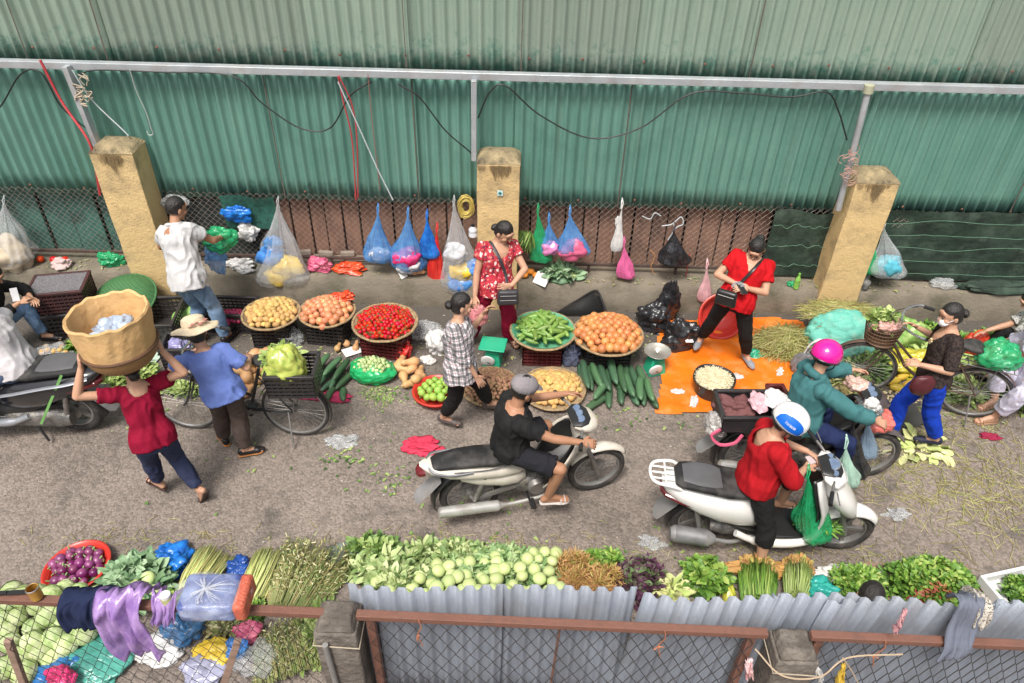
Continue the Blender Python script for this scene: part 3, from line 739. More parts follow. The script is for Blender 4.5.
def top(q, m, sleeve=.55, hem=-.14, loose=.014, cuff=.0, neck=.97, vneck=0, name='shirt', amp=.007, fr=13, hemflare=0, scoop=None):
    g = MB(); s = q.s; g.X = q.T; ts = [hem, hem+.05, -.03, .1, .3, .5, .7, .84, .93, neck]
    ts = sorted(set(t for t in ts if hem <= t <= neck))
    secs = []
    for t in ts:
        tt = max(t, -.1); c, w, d, sd, f = q.tor(tt); c = q.pel+q.up*(q.L*t)+f*.004
        if t < .2: w = max(w, .158*s)+.006; d = max(d, .118*s)+.006
        lo = loose if t < .84 else loose*.7
        fl = hemflare*max(0, .3-t)
        secs.append((c, w+lo+fl, d+lo+fl, sd, f))
    g.loft(secs, 24, 2.4)
    for i in (0, 1):
        a, e, wv = q.sh[i], q.el[i], q.wr[i]; r0 = .054*s+loose*.75
        g.caps(q.nk-q.up*.072*s, a-q.up*.002, .053*s+loose*.35, .056*s+loose*.5, 12)
        if sleeve <= 0: continue
        if sleeve <= 1:
            b = a.lerp(e, sleeve); g.tube([a, a.lerp(b, .5), b], [r0, r0, .047*s+loose+cuff], 14); g.ell(a, r0)
        else:
            b = e.lerp(wv, sleeve-1); g.ell(a, r0); g.tube([a, a.lerp(e, .5), e], [r0, r0-.004, .041*s+loose], 14); g.ell(e, .041*s+loose)
            g.tube([e, e.lerp(b, .5), b], [.041*s+loose, .038*s+loose, .030*s+loose+cuff], 14)
    cut = None
    if vneck or scoop:
        nkp = q.T @ (q.nk-q.up*.02); 
        def cut(c):
            d = c-nkp; fz = d.dot(q.sfwd); z = -d.dot(q.up); x = abs(d.dot(q.sside))
            if scoop: return (z*z/(scoop[1]**2)+x*x/(scoop[0]**2) < 1) and z > -.2 and (fz > 0 or scoop[2])
            return fz > 0 and -.05 < z < vneck and x < (vneck-z)*.55
    return g.blob(name, m, q.root, voxel=.0085, it=3, disp=fold(fr, amp, (1, 1, .5), rg.random()*9), cut=cut)
def bottoms(q, m, ln=1.9, loose=.018, cuff=0, name='trousers', amp=.006, wst=.12, fr=13, flare=0):
    g = MB(); s = q.s; g.X = q.T
    secs = []
    for t in (-.19, -.12, -.03, wst):
        c, w, d, sd, f = q.tor(max(t, -.12)); c = q.pel+q.up*(q.L*t); k_ = .92 if t > 0 else 1; secs.append((c, (w+.004*s+loose*.2)*k_, (d+.004*s+loose*.2)*k_, sd, f))
    g.loft(secs, 20, 2.3)
    for i in (0, 1):
        h, k, an = q.hip[i], q.kn[i], q.an[i]; r0 = .086*s+loose*.4
        g.ell(h, r0)
        if ln <= 1: b = h.lerp(k, ln); g.tube([h, h.lerp(b, .5), b], [r0, r0-.008, (.087-.03*ln)*s+loose+cuff], 16)
        else:
            b = k.lerp(an, ln-1); r1 = .056*s+loose*.8
            g.tube([h, h.lerp(k, .5), k], [r0, r0-.012, r1], 16); g.ell(k, r1)
            g.tube([k, k.lerp(b, .4), b], [r1, .055*s+loose, (.052-.016*(ln-1))*s+loose+cuff+flare], 16)
    return g.blob(name, m, q.root, voxel=.0085, it=3, disp=fold(fr, amp, (1, 1, .6), rg.random()*9))
def shoes(q, m, sole=None, kind='shoe'):
    for i in (0, 1):
        heel, ball, tip, f, dn, sd = q.foot[i]; s = q.s
        g = MB(); g.X = q.T
        if kind == 'shoe':
            g.caps(heel, ball, .037*s, .037*s, 12); g.caps(ball+sd*.008, tip+f*.004, .036*s, .026*s, 12); g.caps(ball-sd*.008, tip+f*.002, .034*s, .024*s, 12); g.caps(heel-dn*.02, ball-dn*.002, .033*s, .03*s, 10)
            o = g.blob('shoe', m, q.root, voxel=.006, it=3)
        else:
            o = None
        if sole or kind != 'shoe':
            g = MB(); g.X = q.T; pts = []
            for t, w_ in ((-.035, .018), (-.02, .032), (.03, .034), (.09, .036), (.14, .045), (.18, .042), (.205, .026), (.212, .012)):
                pts.append((heel+f*(t+.0)*s+dn*.036*s, w_*s))
            g.loft([(p, w_, .008, sd, dn) for p, w_ in pts], 12, 3)
            so_ = g.build('sole' if o else 'sandal', sole or m, o or q.root)
            if kind == 'sandal':
                g = MB(); g.X = q.T
                c = ball-dn*.0; n = 9
                for j in (-1, 1):
                    g.tube([ball+f*.0+sd*(.043*math.cos(a))*s-dn*(.034*math.sin(a)-.014)*s+f*.018*j for a in [PI*k/n for k in range(n+1)]], .006, 6)
                g.build('strap', m, so_)
def cloth(name, c, c2=None, rough=.85, **k): return mat(name, c, rough, c2, spec=.15, bump=k.pop('bump', .4), bscale=k.pop('bscale', 90), scale=k.pop('scale', 7), **k)
def print_mat(name, base, cols, scale=22, cover=.5):
    """cloth printed with a flower pattern"""
    m, nt, b = _new(name); N, L = nt.nodes, nt.links
    tc = N.new('ShaderNodeTexCoord'); out = None
    cur = N.new('ShaderNodeRGB'); cur.outputs[0].default_value = (*base, 1); cur = cur.outputs[0]
    for i, (c, sc, lim) in enumerate(cols):
        nz = N.new('ShaderNodeTexNoise'); nz.inputs['Scale'].default_value = sc*1.4; L.new(tc.outputs['Object'], nz.inputs[0])
        mxv = N.new('ShaderNodeMix'); mxv.data_type = 'RGBA'; mxv.inputs[0].default_value = .05
        L.new(tc.outputs['Object'], mxv.inputs[6]); L.new(nz.outputs['Color'], mxv.inputs[7])
        ad = N.new('ShaderNodeVectorMath'); ad.operation = 'ADD'; ad.inputs[1].default_value = (i*3.3, i*1.7, i); L.new(mxv.outputs[2], ad.inputs[0])
        vo = N.new('ShaderNodeTexVoronoi'); vo.inputs['Scale'].default_value = sc; L.new(ad.outputs[0], vo.inputs['Vector'])
        mr = N.new('ShaderNodeMapRange'); mr.inputs[1].default_value = lim; mr.inputs[2].default_value = lim*.8; L.new(vo.outputs['Distance'], mr.inputs[0])
        mx = N.new('ShaderNodeMix'); mx.data_type = 'RGBA'; L.new(mr.outputs[0], mx.inputs[0]); L.new(cur, mx.inputs[6]); mx.inputs[7].default_value = (*c, 1); cur = mx.outputs[2]
    L.new(cur, b.inputs['Base Color']); b.inputs['Roughness'].default_value = .8; MATS[name] = m; return m
def plaid_mat(name, base, dark, acc, q=None, sc=1.0):
    m, nt, b = _new(name); N, L = nt.nodes, nt.links
    tc = N.new('ShaderNodeTexCoord'); sp = N.new('ShaderNodeSeparateXYZ')
    mp = N.new('ShaderNodeMapping'); mp.inputs['Rotation'].default_value = (0, 0, .3); L.new(tc.outputs['Object'], mp.inputs[0]); L.new(mp.outputs[0], sp.inputs[0])
    def band(o, f, th, ph=0):
        a = N.new('ShaderNodeMath'); a.operation = 'MULTIPLY_ADD'; a.inputs[1].default_value = f; a.inputs[2].default_value = ph; L.new(o, a.inputs[0])
        s_ = N.new('ShaderNodeMath'); s_.operation = 'FRACT'; L.new(a.outputs[0], s_.inputs[0])
        g_ = N.new('ShaderNodeMath'); g_.operation = 'LESS_THAN'; g_.inputs[1].default_value = th; L.new(s_.outputs[0], g_.inputs[0]); return g_.outputs[0]
    xy = N.new('ShaderNodeMath'); xy.operation = 'ADD'; L.new(sp.outputs[0], xy.inputs[0]); L.new(sp.outputs[1], xy.inputs[1])
    cur = N.new('ShaderNodeRGB'); cur.outputs[0].default_value = (*base, 1); cur = cur.outputs[0]
    for o, f, th, ph, c, amt in ((xy.outputs[0], 16*sc, .42, 0, dark, .62), (sp.outputs[2], 16*sc, .42, 0, dark, .62), (xy.outputs[0], 16*sc, .1, .3, acc, .8), (sp.outputs[2], 16*sc, .1, .3, acc, .8)):
        bnd = band(o, f, th, ph); ml = N.new('ShaderNodeMath'); ml.operation = 'MULTIPLY'; ml.inputs[1].default_value = amt; L.new(bnd, ml.inputs[0])
        mx = N.new('ShaderNodeMix'); mx.data_type = 'RGBA'; L.new(ml.outputs[0], mx.inputs[0]); L.new(cur, mx.inputs[6]); mx.inputs[7].default_value = (*c, 1); cur = mx.outputs[2]
    L.new(cur, b.inputs['Base Color']); b.inputs['Roughness'].default_value = .85; MATS[name] = m; return m
navy = cloth('navy cloth', (.018, .024, .055), (.012, .016, .04)); blk = cloth('black cloth', (.012, .012, .013), (.02, .02, .02))
jeans = cloth('faded jeans', (.24, .36, .52), (.10, .17, .29), scale=5, contrast=.15)
blackpl = mat('black plastic', (.014, .014, .015), .35, (.022, .022, .022), bump=.2)
dkshoe = mat('black leather', (.014, .012, .012), .4)
def gp(u, v, z): return G(u, v, z)

# 1 --- woman carrying the big basket on her head
q1 = person('woman in crimson tee and navy trousers carrying a huge basket on her head', (-2.87, 4.17, .85), (-2.95, 4.33, 1.31), 128,
            feet=((-3.10, 4.36, .085), (-2.70, 4.26, .14)), hands=(G(81, 368, 1.56), (-2.70, 4.42, 1.56)), s=.98, look=(128, -2), hair='lowbun', build=.86,
            eh=((-1, -.8, -.6), (.8, -.1, -1.6)), footdir=(150, 150), toe=(0, 1.1), curl=(.8, .8), hdir=((.1, .1, 1), (-.2, .2, 1)))
top(q1, cloth('crimson jersey', (.25, .006, .03), (.17, .004, .02)), sleeve=.5, hem=-.1, loose=.016, amp=.010, fr=11, scoop=(.068, .07, 1))
bottoms(q1, cloth('navy trousers', (.045, .055, .11), (.03, .037, .08)), 1.88, .016); shoes(q1, mat('dark slipper', (.05, .025, .02), .5), kind='sandal')
# 2 --- man in white polo
q2 = person('man in white polo and blue jeans with his back turned, reaching to the ledge', (-3.40, 6.42, .88), (-3.49, 6.66, 1.395), 72,
            feet=((-3.52, 6.42, .085), (-3.20, 6.50, .085)), hands=((-3.62, 6.98, 1.08), (-3.17, 6.94, 1.10)), s=1.05, look=(50, 22), hair='short',
            eh=((-1, -.2, -1), (1, -.8, -.5)), build=1.05, curl=(.6, .7), sk=skin2)
top(q2, cloth('white polo cloth', (.56, .55, .54), (.46, .46, .47)), sleeve=.55, hem=-.16, loose=.024, amp=.011, fr=10, neck=1.04)
bottoms(q2, jeans, 1.95, .02); shoes(q2, dkshoe)
g = MB(); g.X = q2.T; c, w_, d_, sd, f = q2.tor(1.0); g.tube([c+sd*math.cos(a)*.074+f*math.sin(a)*.07+q2.up*.012 for a in [i*PI/9 for i in range(18)]], .016, 8, closed=True); g.build('collar', MATS['white polo cloth'], q2.root)
# 3 --- person in straw hat and blue shirt
q3 = person('person in blue shirt, brown trousers and a cream sun hat beside the black bicycle', (-2.52, 4.80, .82), (-2.64, 4.90, 1.20), 105,
            feet=((-2.72, 4.95, .085), (-2.48, 4.80, .085)), hands=((-2.86, 5.10, .99), (-2.36, 5.12, .93)), s=.95, look=(110, 12), hair='bunx',
            eh=((-1, -.6, -.5), (1, -.5, -.8)), footdir=(130, 20), curl=.7, build=.94)
top(q3, cloth('periwinkle shirt', (.16, .23, .56), (.11, .17, .44)), sleeve=.8, hem=-.2, loose=.024, amp=.011, fr=10)
bottoms(q3, cloth('brown trousers', (.10, .075, .065), (.07, .05, .045)), 1.9, .024); shoes(q3, dkshoe, sole=mat('orange sole', (.45, .18, .05), .6))
hatm = mat('cream straw', (.78, .66, .48), .8, (.66, .54, .36), scale=40, bump=1, bscale=120)
g = MB(); g.X = q3.H @ Matrix.Translation((0, -.01, .05)) @ Matrix.Rotation(-.22, 4, 'X')
pr = [(.205, -.02), (.20, -.012), (.16, .004), (.118, .012), (.104, .02), (.102, .06), (.092, .09), (.062, .108), (.02, .115), (.001, .116)]
g.lathe(pr, 40, f=lambda a, r, z: (r, z+(.012*math.sin(2*a+1)+.006*math.sin(5*a))*max(0, (r-.11)/.09)))
hat = g.build('sun_hat', hatm, q3.root, solid=.005)
fl1 = mat('pink felt', (.55, .22, .2), .8); fl2 = mat('peach felt', (.75, .45, .35), .8)
for k in range(7):
    a = R(-100+k*14); g = MB(); g.X = q3.H @ Matrix.Translation((0, -.01, .05)) @ Matrix.Rotation(-.22, 4, 'X')
    c = V((math.cos(a)*(.118+.012*(k % 2)), math.sin(a)*(.118+.012*(k % 2)), .034+.012*(k % 3)))
    for j in range(5): b_ = j*1.257; g.ell(c+V((math.cos(b_)*.011, math.sin(b_)*.011, .004)), (.010, .010, .006), n=7, m=5)
    g.ell(c+V((0, 0, .008)), .006, n=6, m=4); g.build('hat_flower', fl1 if k % 2 else fl2, hat)
# 6 --- woman in floral top, hand on hip
q6 = person('woman in red floral blouse and maroon trousers with one hand on her hip', (-.19, 6.52, .86), (-.17, 6.60, 1.335), -70,
            feet=((-.02, 6.66, .085), (-.50, 6.62, .085)), hands=(G(512, 284, .98)+V((.0, -.02, 0)), G(474, 302, .78)), s=1.0, look=(-40, 32), hair='lowbun',
            eh=((1, .5, -.1), (-.6, .3, -.6)), curl=(.25, .6), footdir=(-60, -100), hdir=((-1, -.3, -.1), None), hand_n=((.3, .9, -.1), None))
top(q6, print_mat('red floral cloth', (.42, .02, .04), [((.13, .01, .03), 17, .34), ((.80, .62, .58), 15, .26), ((.70, .16, .12), 24, .28), ((.85, .78, .72), 31, .2), ((.12, .12, .05), 27, .16)]), sleeve=.42, hem=-.2, loose=.022, amp=.009, scoop=(.085, .10, 1))
bottoms(q6, cloth('maroon trousers', (.27, .008, .035), (.2, .006, .03)), 1.92, .034, cuff=.012, flare=.01); shoes(q6, mat('brown sandal', (.08, .04, .03), .5), kind='sandal')
# 7 --- woman in plaid shirt
q7 = person('woman in black and white checked shirt walking past the stalls', (-.47, 5.16, .83), (-.49, 5.30, 1.28), -10,
            feet=((-.20, 5.50, .085), (-.66, 5.27, .10)), hands=((-.28, 5.62, 1.12), (-.30, 5.06, .80)), s=.97, look=(10, 10), hair='bun',
            eh=((.1, .4, -1), (-.7, -.7, -.2)), curl=(.9, .4), footdir=(10, -15))
top(q7, plaid_mat('checked cloth', (.62, .61, .62), (.02, .02, .025), (.25, .10, .12)), sleeve=1.35, hem=-.2, loose=.024, amp=.010)
bottoms(q7, blk, 1.80, .018); shoes(q7, mat('grey brown shoe', (.10, .075, .07), .5))
# 8 --- man on the motorbike
q8 = person('man in black tee, black shorts and grey cap riding the cream motorbike', (.0, 4.27, .80), (.04, 4.29, 1.20), 17,
            feet=((.40, 4.56, .33), (.34, 4.13, .33)), hands=((.50, 4.66, 1.02), (.60, 4.14, .96)), s=1.04, look=(28, 20), hair='short', sk=skin2,
            eh=((.1, .5, -1), (.1, -1, -.6)), kh=((.5, .5, 1), (.6, -.25, 1)), curl=(.9, .9), footdir=(17, 8), build=1.05)
top(q8, blk, sleeve=.62, hem=-.14, loose=.02, amp=.009); bottoms(q8, cloth('black shorts', (.02, .02, .025)), .88, .022, name='shorts', cuff=.01); shoes(q8, mat('pale sandal', (.55, .5, .47), .6), kind='sandal')
capc = cloth('grey felt', (.27, .245, .255), (.2, .18, .19))
g = MB(); g.X = q8.H; g.ell((0, -.012, .048), (.094, .112, .078), n=20, m=12)
cp_ = g.blob('flat_cap', capc, q8.root, voxel=.006, it=2, cut=lambda c: False, disp=fold(30, .002))
g = MB(); g.X = q8.H; g.loft([((0, y, z), w_, .006, (1, 0, 0), (0, 0, 1)) for y, z, w_ in ((.06, .045, .075), (.095, .04, .068), (.13, .03, .055), (.15, .022, .035), (.158, .018, .015))], 14); g.build('cap_peak', capc, cp_)
# 9 --- woman with phone, red V-neck
q9 = person('woman in red V-neck tee and black leggings looking at the phone in her hands', (2.30, 6.32, .86), (2.44, 6.50, 1.31), -112,
            feet=((2.60, 6.40, .085), (2.12, 6.66, .085)), hands=((2.33, 6.22, 1.10), (2.25, 6.29, 1.10)), s=.99, look=(-118, 42), hair='bun', build=1.1,
            eh=((1, -.1, -.6), (-1, .2, -.6)), curl=(.8, .8), footdir=(-75, -120), hdir=((-.7, -.3, .2), (.5, -.6, .2)))
top(q9, cloth('scarlet tee', (.50, .008, .012), (.38, .006, .01)), sleeve=.6, hem=-.14, loose=.02, vneck=.13, amp=.008)
bottoms(q9, blk, 1.85, .015); shoes(q9, mat('grey canvas', (.26, .28, .31), .8, bump=.5))
# 10 --- rider with pink helmet
q10 = person('rider in teal hoodie and pink helmet on the motorbike loaded with crates', (2.50, 4.66, .82), (2.53, 4.71, 1.26), 4,
             feet=((2.85, 4.92, .33), (2.92, 4.50, .33)), hands=((2.98, 5.00, 1.08), (3.00, 4.42, 1.02)), s=1.0, look=(40, 22), hair='short',
             eh=((.1, 1, -1), (.1, -1, -.7)), kh=((.5, .3, 1), (.6, -.3, 1)), curl=(.9, .9), build=1.08)
teal = cloth('teal fleece', (.06, .175, .18), (.04, .13, .135))
top(q10, teal, sleeve=1.85, hem=-.16, loose=.03, amp=.010, fr=10); bottoms(q10, cloth('dark blue trousers', (.02, .03, .09)), 1.9, .022); shoes(q10, dkshoe)
g = MB(); g.X = q10.T; c, w_, d_, sd, f = q10.tor(1.0)
g.tube([c+sd*math.cos(a)*.075+f*(math.sin(a)*.07-.02)+q10.up*(.02-.03*math.sin(a)) for a in [i*PI/9 for i in range(18)]], .034, 10, closed=True); g.blob('hood', teal, q10.root, voxel=.008, disp=fold(15, .007))
def helmet(q, m, visor=None, sc=1.0):
    g = MB(); g.X = q.H
    g.ell((0, -.012, .04), (.122*sc, .143*sc, .122*sc), n=28, m=18)
    o = g.blob('helmet', m, q.root, voxel=.006, it=3, cut=lambda c: (q.H.inverted() @ c).z < -.005)
    q_ = o.modifiers.new('s', 'SOLIDIFY'); q_.thickness = .006
    g = MB(); g.X = q.H; n = 24
    g.tube([(math.cos(2*PI*i/n)*.117*sc, -.012+math.sin(2*PI*i/n)*.137*sc, -.003) for i in range(n)], .006, 6, closed=True); g.build('trim', blackpl, o)
    for k2 in (-1, 1):
        g = MB(); g.X = q.H; g.tube(spline([(k2*.1, -.0, 0), (k2*.085, .02, -.06), (k2*.03, .045, -.115)], 4), .006, 6); g.build('chin_strap', blackpl, o)
    if visor:
        g = MB(); g.X = q.H; g.loft([((0, y, z), w_, .004, (1, 0, 0), (0, 0, 1)) for y, z, w_ in ((.09, .03, .075), (.125, .022, .068), (.15, .012, .05), (.158, .008, .02))], 14); g.build('peak', visor, o)
    return o
h10 = helmet(q10, mat('pink gloss', (.75, .012, .30), .18, (.70, .01, .27), coat=.6)); 
# 11 --- woman pushing the bicycle
q11 = person('masked woman in black blouse and bright blue trousers pushing a bicycle', (3.86, 5.18, .85), (3.90, 5.31, 1.31), 170,
             feet=((4.14, 5.12, .085), (3.76, 5.26, .085)), hands=(G(921, 365, 1.05), G(917, 327, 1.10)), s=.98, look=(185, 15), hair='bun',
             eh=((.4, -.9, -1), (.3, .8, -1)), curl=(.8, .8), footdir=(165, 165))
q11b = cloth('royal blue cloth', (.012, .06, .50), (.008, .04, .40)); 
top(q11, cloth('black lace', (.02, .016, .016), (.05, .035, .03), scale=50, contrast=.06), sleeve=.95, hem=-.06, loose=.014, amp=.006, scoop=(.08, .09, 1))
bottoms(q11, q11b, 1.85, .022, flare=.004); shoes(q11, mat('navy shoe', (.012, .015, .04), .6))
g = MB(); g.X = q11.H; g.ell((0, .068, -.045), (.058, .044, .046), n=18, m=12, f=lambda p: 1+.03*math.sin(p.z*18)); mk = g.build('face_mask', mat('white mask', (.78, .8, .82), .8), q11.root)
for k2 in (-1, 1):
    g = MB(); g.X = q11.H; g.tube([(k2*.055, .07, -.03), (k2*.078, .0, -.005)], .0025, 5); g.build('ear_loop', MATS['white mask'], mk)
g = MB(); g.X = q11.T; c = q11.nk-q11.up*.13+q11.sfwd*.133
for k in range(6): a = k*1.05; g.ell(c+q11.sside*math.cos(a)*.022+V((0, 0, math.sin(a)*.022)), (.013, .008, .013), n=8, m=5)
g.ell(c, .01, n=8, m=5); g.build('brooch', mat('gold brooch', (.75, .6, .35), .35, metal=.5), q11.root)
# 14 --- rider in red on the white scooter
q14 = person('rider in red sweater and white helmet sitting on the white scooter', (1.94, 3.92, .85), (1.98, 3.97, 1.28), 0,
             feet=((2.30, 4.12, .35), (2.07, 3.66, .085)), hands=((2.32, 4.06, 1.02), (2.28, 3.92, .98)), s=1.0, look=(-20, 28), hair='bunx', build=1.02,
             eh=((.1, .6, -.8), (-.1, -1, -.6)), kh=((1, .2, .6), (1, -.3, .2)), curl=(.8, .8), hdir=((.5, -.5, 0), (.6, .4, .1)), footdir=(0, -12))
top(q14, cloth('red knit', (.42, .010, .016), (.30, .008, .012), bscale=160), sleeve=1.25, hem=-.14, loose=.03, amp=.009, fr=10, scoop=(.078, .07, 1))
bottoms(q14, blk, 1.42, .022, name='trousers'); shoes(q14, mat('brown slipper', (.12, .06, .04), .5), kind='sandal')
h14 = helmet(q14, mat('white gloss', (.80, .80, .80), .18, (.76, .76, .76), coat=.6))
# blue patch with lettering on the side of the white helmet
bl = mat('blue decal', (.01, .14, .62), .2)
g = MB(); Hh = q14.H
def dome(a, e, r=1.035): return V((math.cos(e)*math.cos(a)*.122*r, -.012+math.cos(e)*math.sin(a)*.143*r, .04+math.sin(e)*.122*r))
A0 = R(-8)
vs = []; n = 16
for i in range(n+1):
    t = -1+2*i/n; a = A0+t*R(46); top_ = R(10)+R(30)*math.sqrt(max(0, 1-t*t*.98))
    for j in range(5): vs.append(dome(a, R(-10)+(top_-R(-10))*j/4))
g.X = Hh; g.add(vs, [(i*5+j, i*5+j+1, (i+1)*5+j+1, (i+1)*5+j) for i in range(n) for j in range(4)]); dc = g.build('decal', bl, h14)
g = MB(); g.X = Hh
def stroke(p, w=.0035):
    g.tube([dome(A0+x/.115, e/.11+R(6), 1.05) for x, e in p], w, 5)
lx = -.036
for ch in ('Y', 'A', 'M', 'A', 'H', 'A'):
    S = {'Y': [[(0, .018), (.0045, .009), (.009, .018)], [(.0045, .009), (.0045, 0)]], 'A': [[(0, 0), (.0045, .018), (.009, 0)], [(.002, .007), (.007, .007)]],
         'M': [[(0, 0), (0, .018), (.005, .008), (.010, .018), (.010, 0)]], 'H': [[(0, 0), (0, .018)], [(.009, 0), (.009, .018)], [(0, .009), (.009, .009)]]}[ch]
    for s_ in S: stroke([(lx+x, z) for x, z in s_], .0016)
    lx += .0125
g.build('lettering', mat('white print', (.85, .85, .85), .4), dc)
# 4 --- man on the left scooter (cut by the frame edge)
q4 = person('rider in loose white shirt and dark jeans on the dark scooter at the left edge', (-4.46, 5.08, .80), (-4.60, 5.16, 1.27), 178,
            feet=((-4.85, 4.85, .33), (-4.85, 5.32, .33)), hands=((-5.10, 4.9, 1.0), (-5.10, 5.45, 1.0)), s=1.03, look=(178, 8), hair='short', build=1.02, sk=skin2)
top(q4, cloth('white shirt cloth', (.60, .58, .59), (.5, .48, .5)), sleeve=1.6, hem=-.1, loose=.018, amp=.010, fr=9)
bottoms(q4, cloth('dark jeans', (.07, .10, .16), (.05, .07, .12)), 1.9, .02); shoes(q4, dkshoe)
# 5 --- seated vendor by the crates, at the left edge
q5 = person('seated vendor in black shirt and jeans at the left edge by the black crates', (-5.55, 6.15, .34), (-5.42, 6.26, .86), 5,
            feet=((-5.20, 6.45, .085), (-5.15, 6.0, .085)), hands=((-5.12, 6.40, .62), (-5.15, 6.24, .66)), s=1.0, look=(0, 40), hair='short', curl=(.7, .7),
            kh=((.4, .5, 1), (.4, -.3, 1)), eh=((.2, 1, -.6), (0, -1, -.6)))
top(q5, blk, sleeve=1.7, hem=-.1, loose=.02); bottoms(q5, jeans, 1.9, .018); shoes(q5, dkshoe)
g = MB(); c = q5.root.location; st = empty('low_stool', (-5.55, 6.15, 0), label='low plastic stool under the seated vendor in black', cat='stool')
g.box((0, 0, .22), (.26, .26, .03)); g.build('seat', mat('blue stool plastic', (.03, .1, .35), .4), st, bevel=.01)
for a in (-1, 1):
    for b in (-1, 1): g = MB(); g.bar((a*.11, b*.11, .21), (a*.13, b*.13, 0), .03, .03, V((0, 1, 0))); g.build('leg', MATS['blue stool plastic'], st)
# 12, 13 --- squatting women at the right edge
q12 = person('squatting woman in black and white patterned blouse behind the red bag', (5.56, 6.22, .30), (5.50, 6.40, .77), 150,
             feet=((5.22, 6.15, .085), (5.28, 6.5, .085)), hands=((5.06, 6.2, .42), (5.12, 6.5, .42)), s=.95, look=(170, 40), hair='bun', kh=((-.6, -.3, 1), (-.3, .5, 1)))
top(q12, print_mat('grey print cloth', (.55, .54, .52), [((.03, .03, .03), 60, .42), ((.05, .05, .05), 34, .3)]), sleeve=.8, hem=-.1, loose=.026)
bottoms(q12, blk, 1.9, .02); shoes(q12, dkshoe)
q13 = person('squatting woman in pale lilac flowered house suit at the right edge, reaching to the greens', (5.32, 5.72, .30), (5.30, 5.94, .80), 165,
             feet=((4.90, 5.52, .085), (5.02, 5.76, .085)), hands=((4.94, 6.04, .42), (5.02, 6.16, .36)), s=1.0, look=(175, 40), hair='bun', build=1.18, footdir=(185, 200),
             kh=((-.5, -.5, 1), (-.3, .5, 1)), eh=((.2, -.8, -.3), (0, 1, -.3)), curl=(.4, .6))
lil = print_mat('lilac flowered cloth', (.47, .45, .56), [((.62, .62, .72), 14, .3), ((.45, .28, .14), 20, .17), ((.30, .30, .42), 26, .22)])
top(q13, lil, sleeve=.75, hem=-.16, loose=.035); bottoms(q13, lil, 1.72, .035); shoes(q13, mat('tan slipper', (.35, .2, .12), .6), kind='sandal')
# vendor below the near screen: only the crown of the head shows
c = P(868, 596, 3.0); q15 = person('dark haired vendor crouching behind the grey screen, only the crown of the head showing', (2.27, 2.70, .38), (2.32, 2.73, .86), 100,
             feet=((2.12, 2.86, .085), (2.42, 2.88, .085)), hands=((2.15, 3.0, .3), (2.45, 3.0, .3)), s=.97, look=(60, 35), hair='short', kh=((-.4, .3, 1), (.4, .3, 1)))
top(q15, cloth('violet cloth', (.12, .05, .13)), sleeve=.8); bottoms(q15, blk, 1.9, .018); shoes(q15, dkshoe)
# ================================================================ VEHICLES (x forward, z up, rear axle above the origin)
tyrem = mat('dusty tyre', (.045, .042, .04), .85, (.025, .024, .023), bump=1, bscale=60, dirt=(.16, .13, .11), dscale=6, damt=.55)
rimm = mat('alloy rim', (.42, .42, .42), .4, (.3, .29, .28), metal=.6, dirt=(.2, .17, .14), dscale=9, damt=.6)
chrome = mat('chrome', (.65, .65, .66), .22, metal=.9)
steel = mat('dull steel', (.36, .35, .34), .45, (.22, .21, .2), metal=.6, dirt=(.12, .1, .08), dscale=8, damt=.6)
creamp = mat('cream paint', (.68, .64, .56), .28, (.62, .57, .49), coat=.4, dirt=(.36, .3, .23), dscale=5, damt=.35)
whitep = mat('white paint', (.76, .75, .72), .2, (.72, .71, .68), coat=.5, dirt=(.45, .42, .38), dscale=4, damt=.2)
greyp = mat('grey plastic', (.27, .265, .265), .5, (.16, .16, .16), dirt=(.3, .27, .23), dscale=5, damt=.5)
seatm = mat('black seat vinyl', (.022, .021, .022), .45, (.014, .014, .014), bump=.5, bscale=200, spec=.3, dirt=(.15, .14, .13), dscale=3, damt=.55)
redl = mat('red lens', (.14, .012, .015), .2, coat=.5); orl = mat('orange lens', (.7, .2, .03), .2)
glassm = mat('instrument glass', (.16, .22, .32), .1, (.10, .14, .22), scale=20)
engm = mat('engine metal', (.26, .25, .24), .5, (.06, .06, .06), metal=.5, scale=14, bump=1, bscale=40, dirt=(.3, .26, .2), dscale=8, damt=.5)
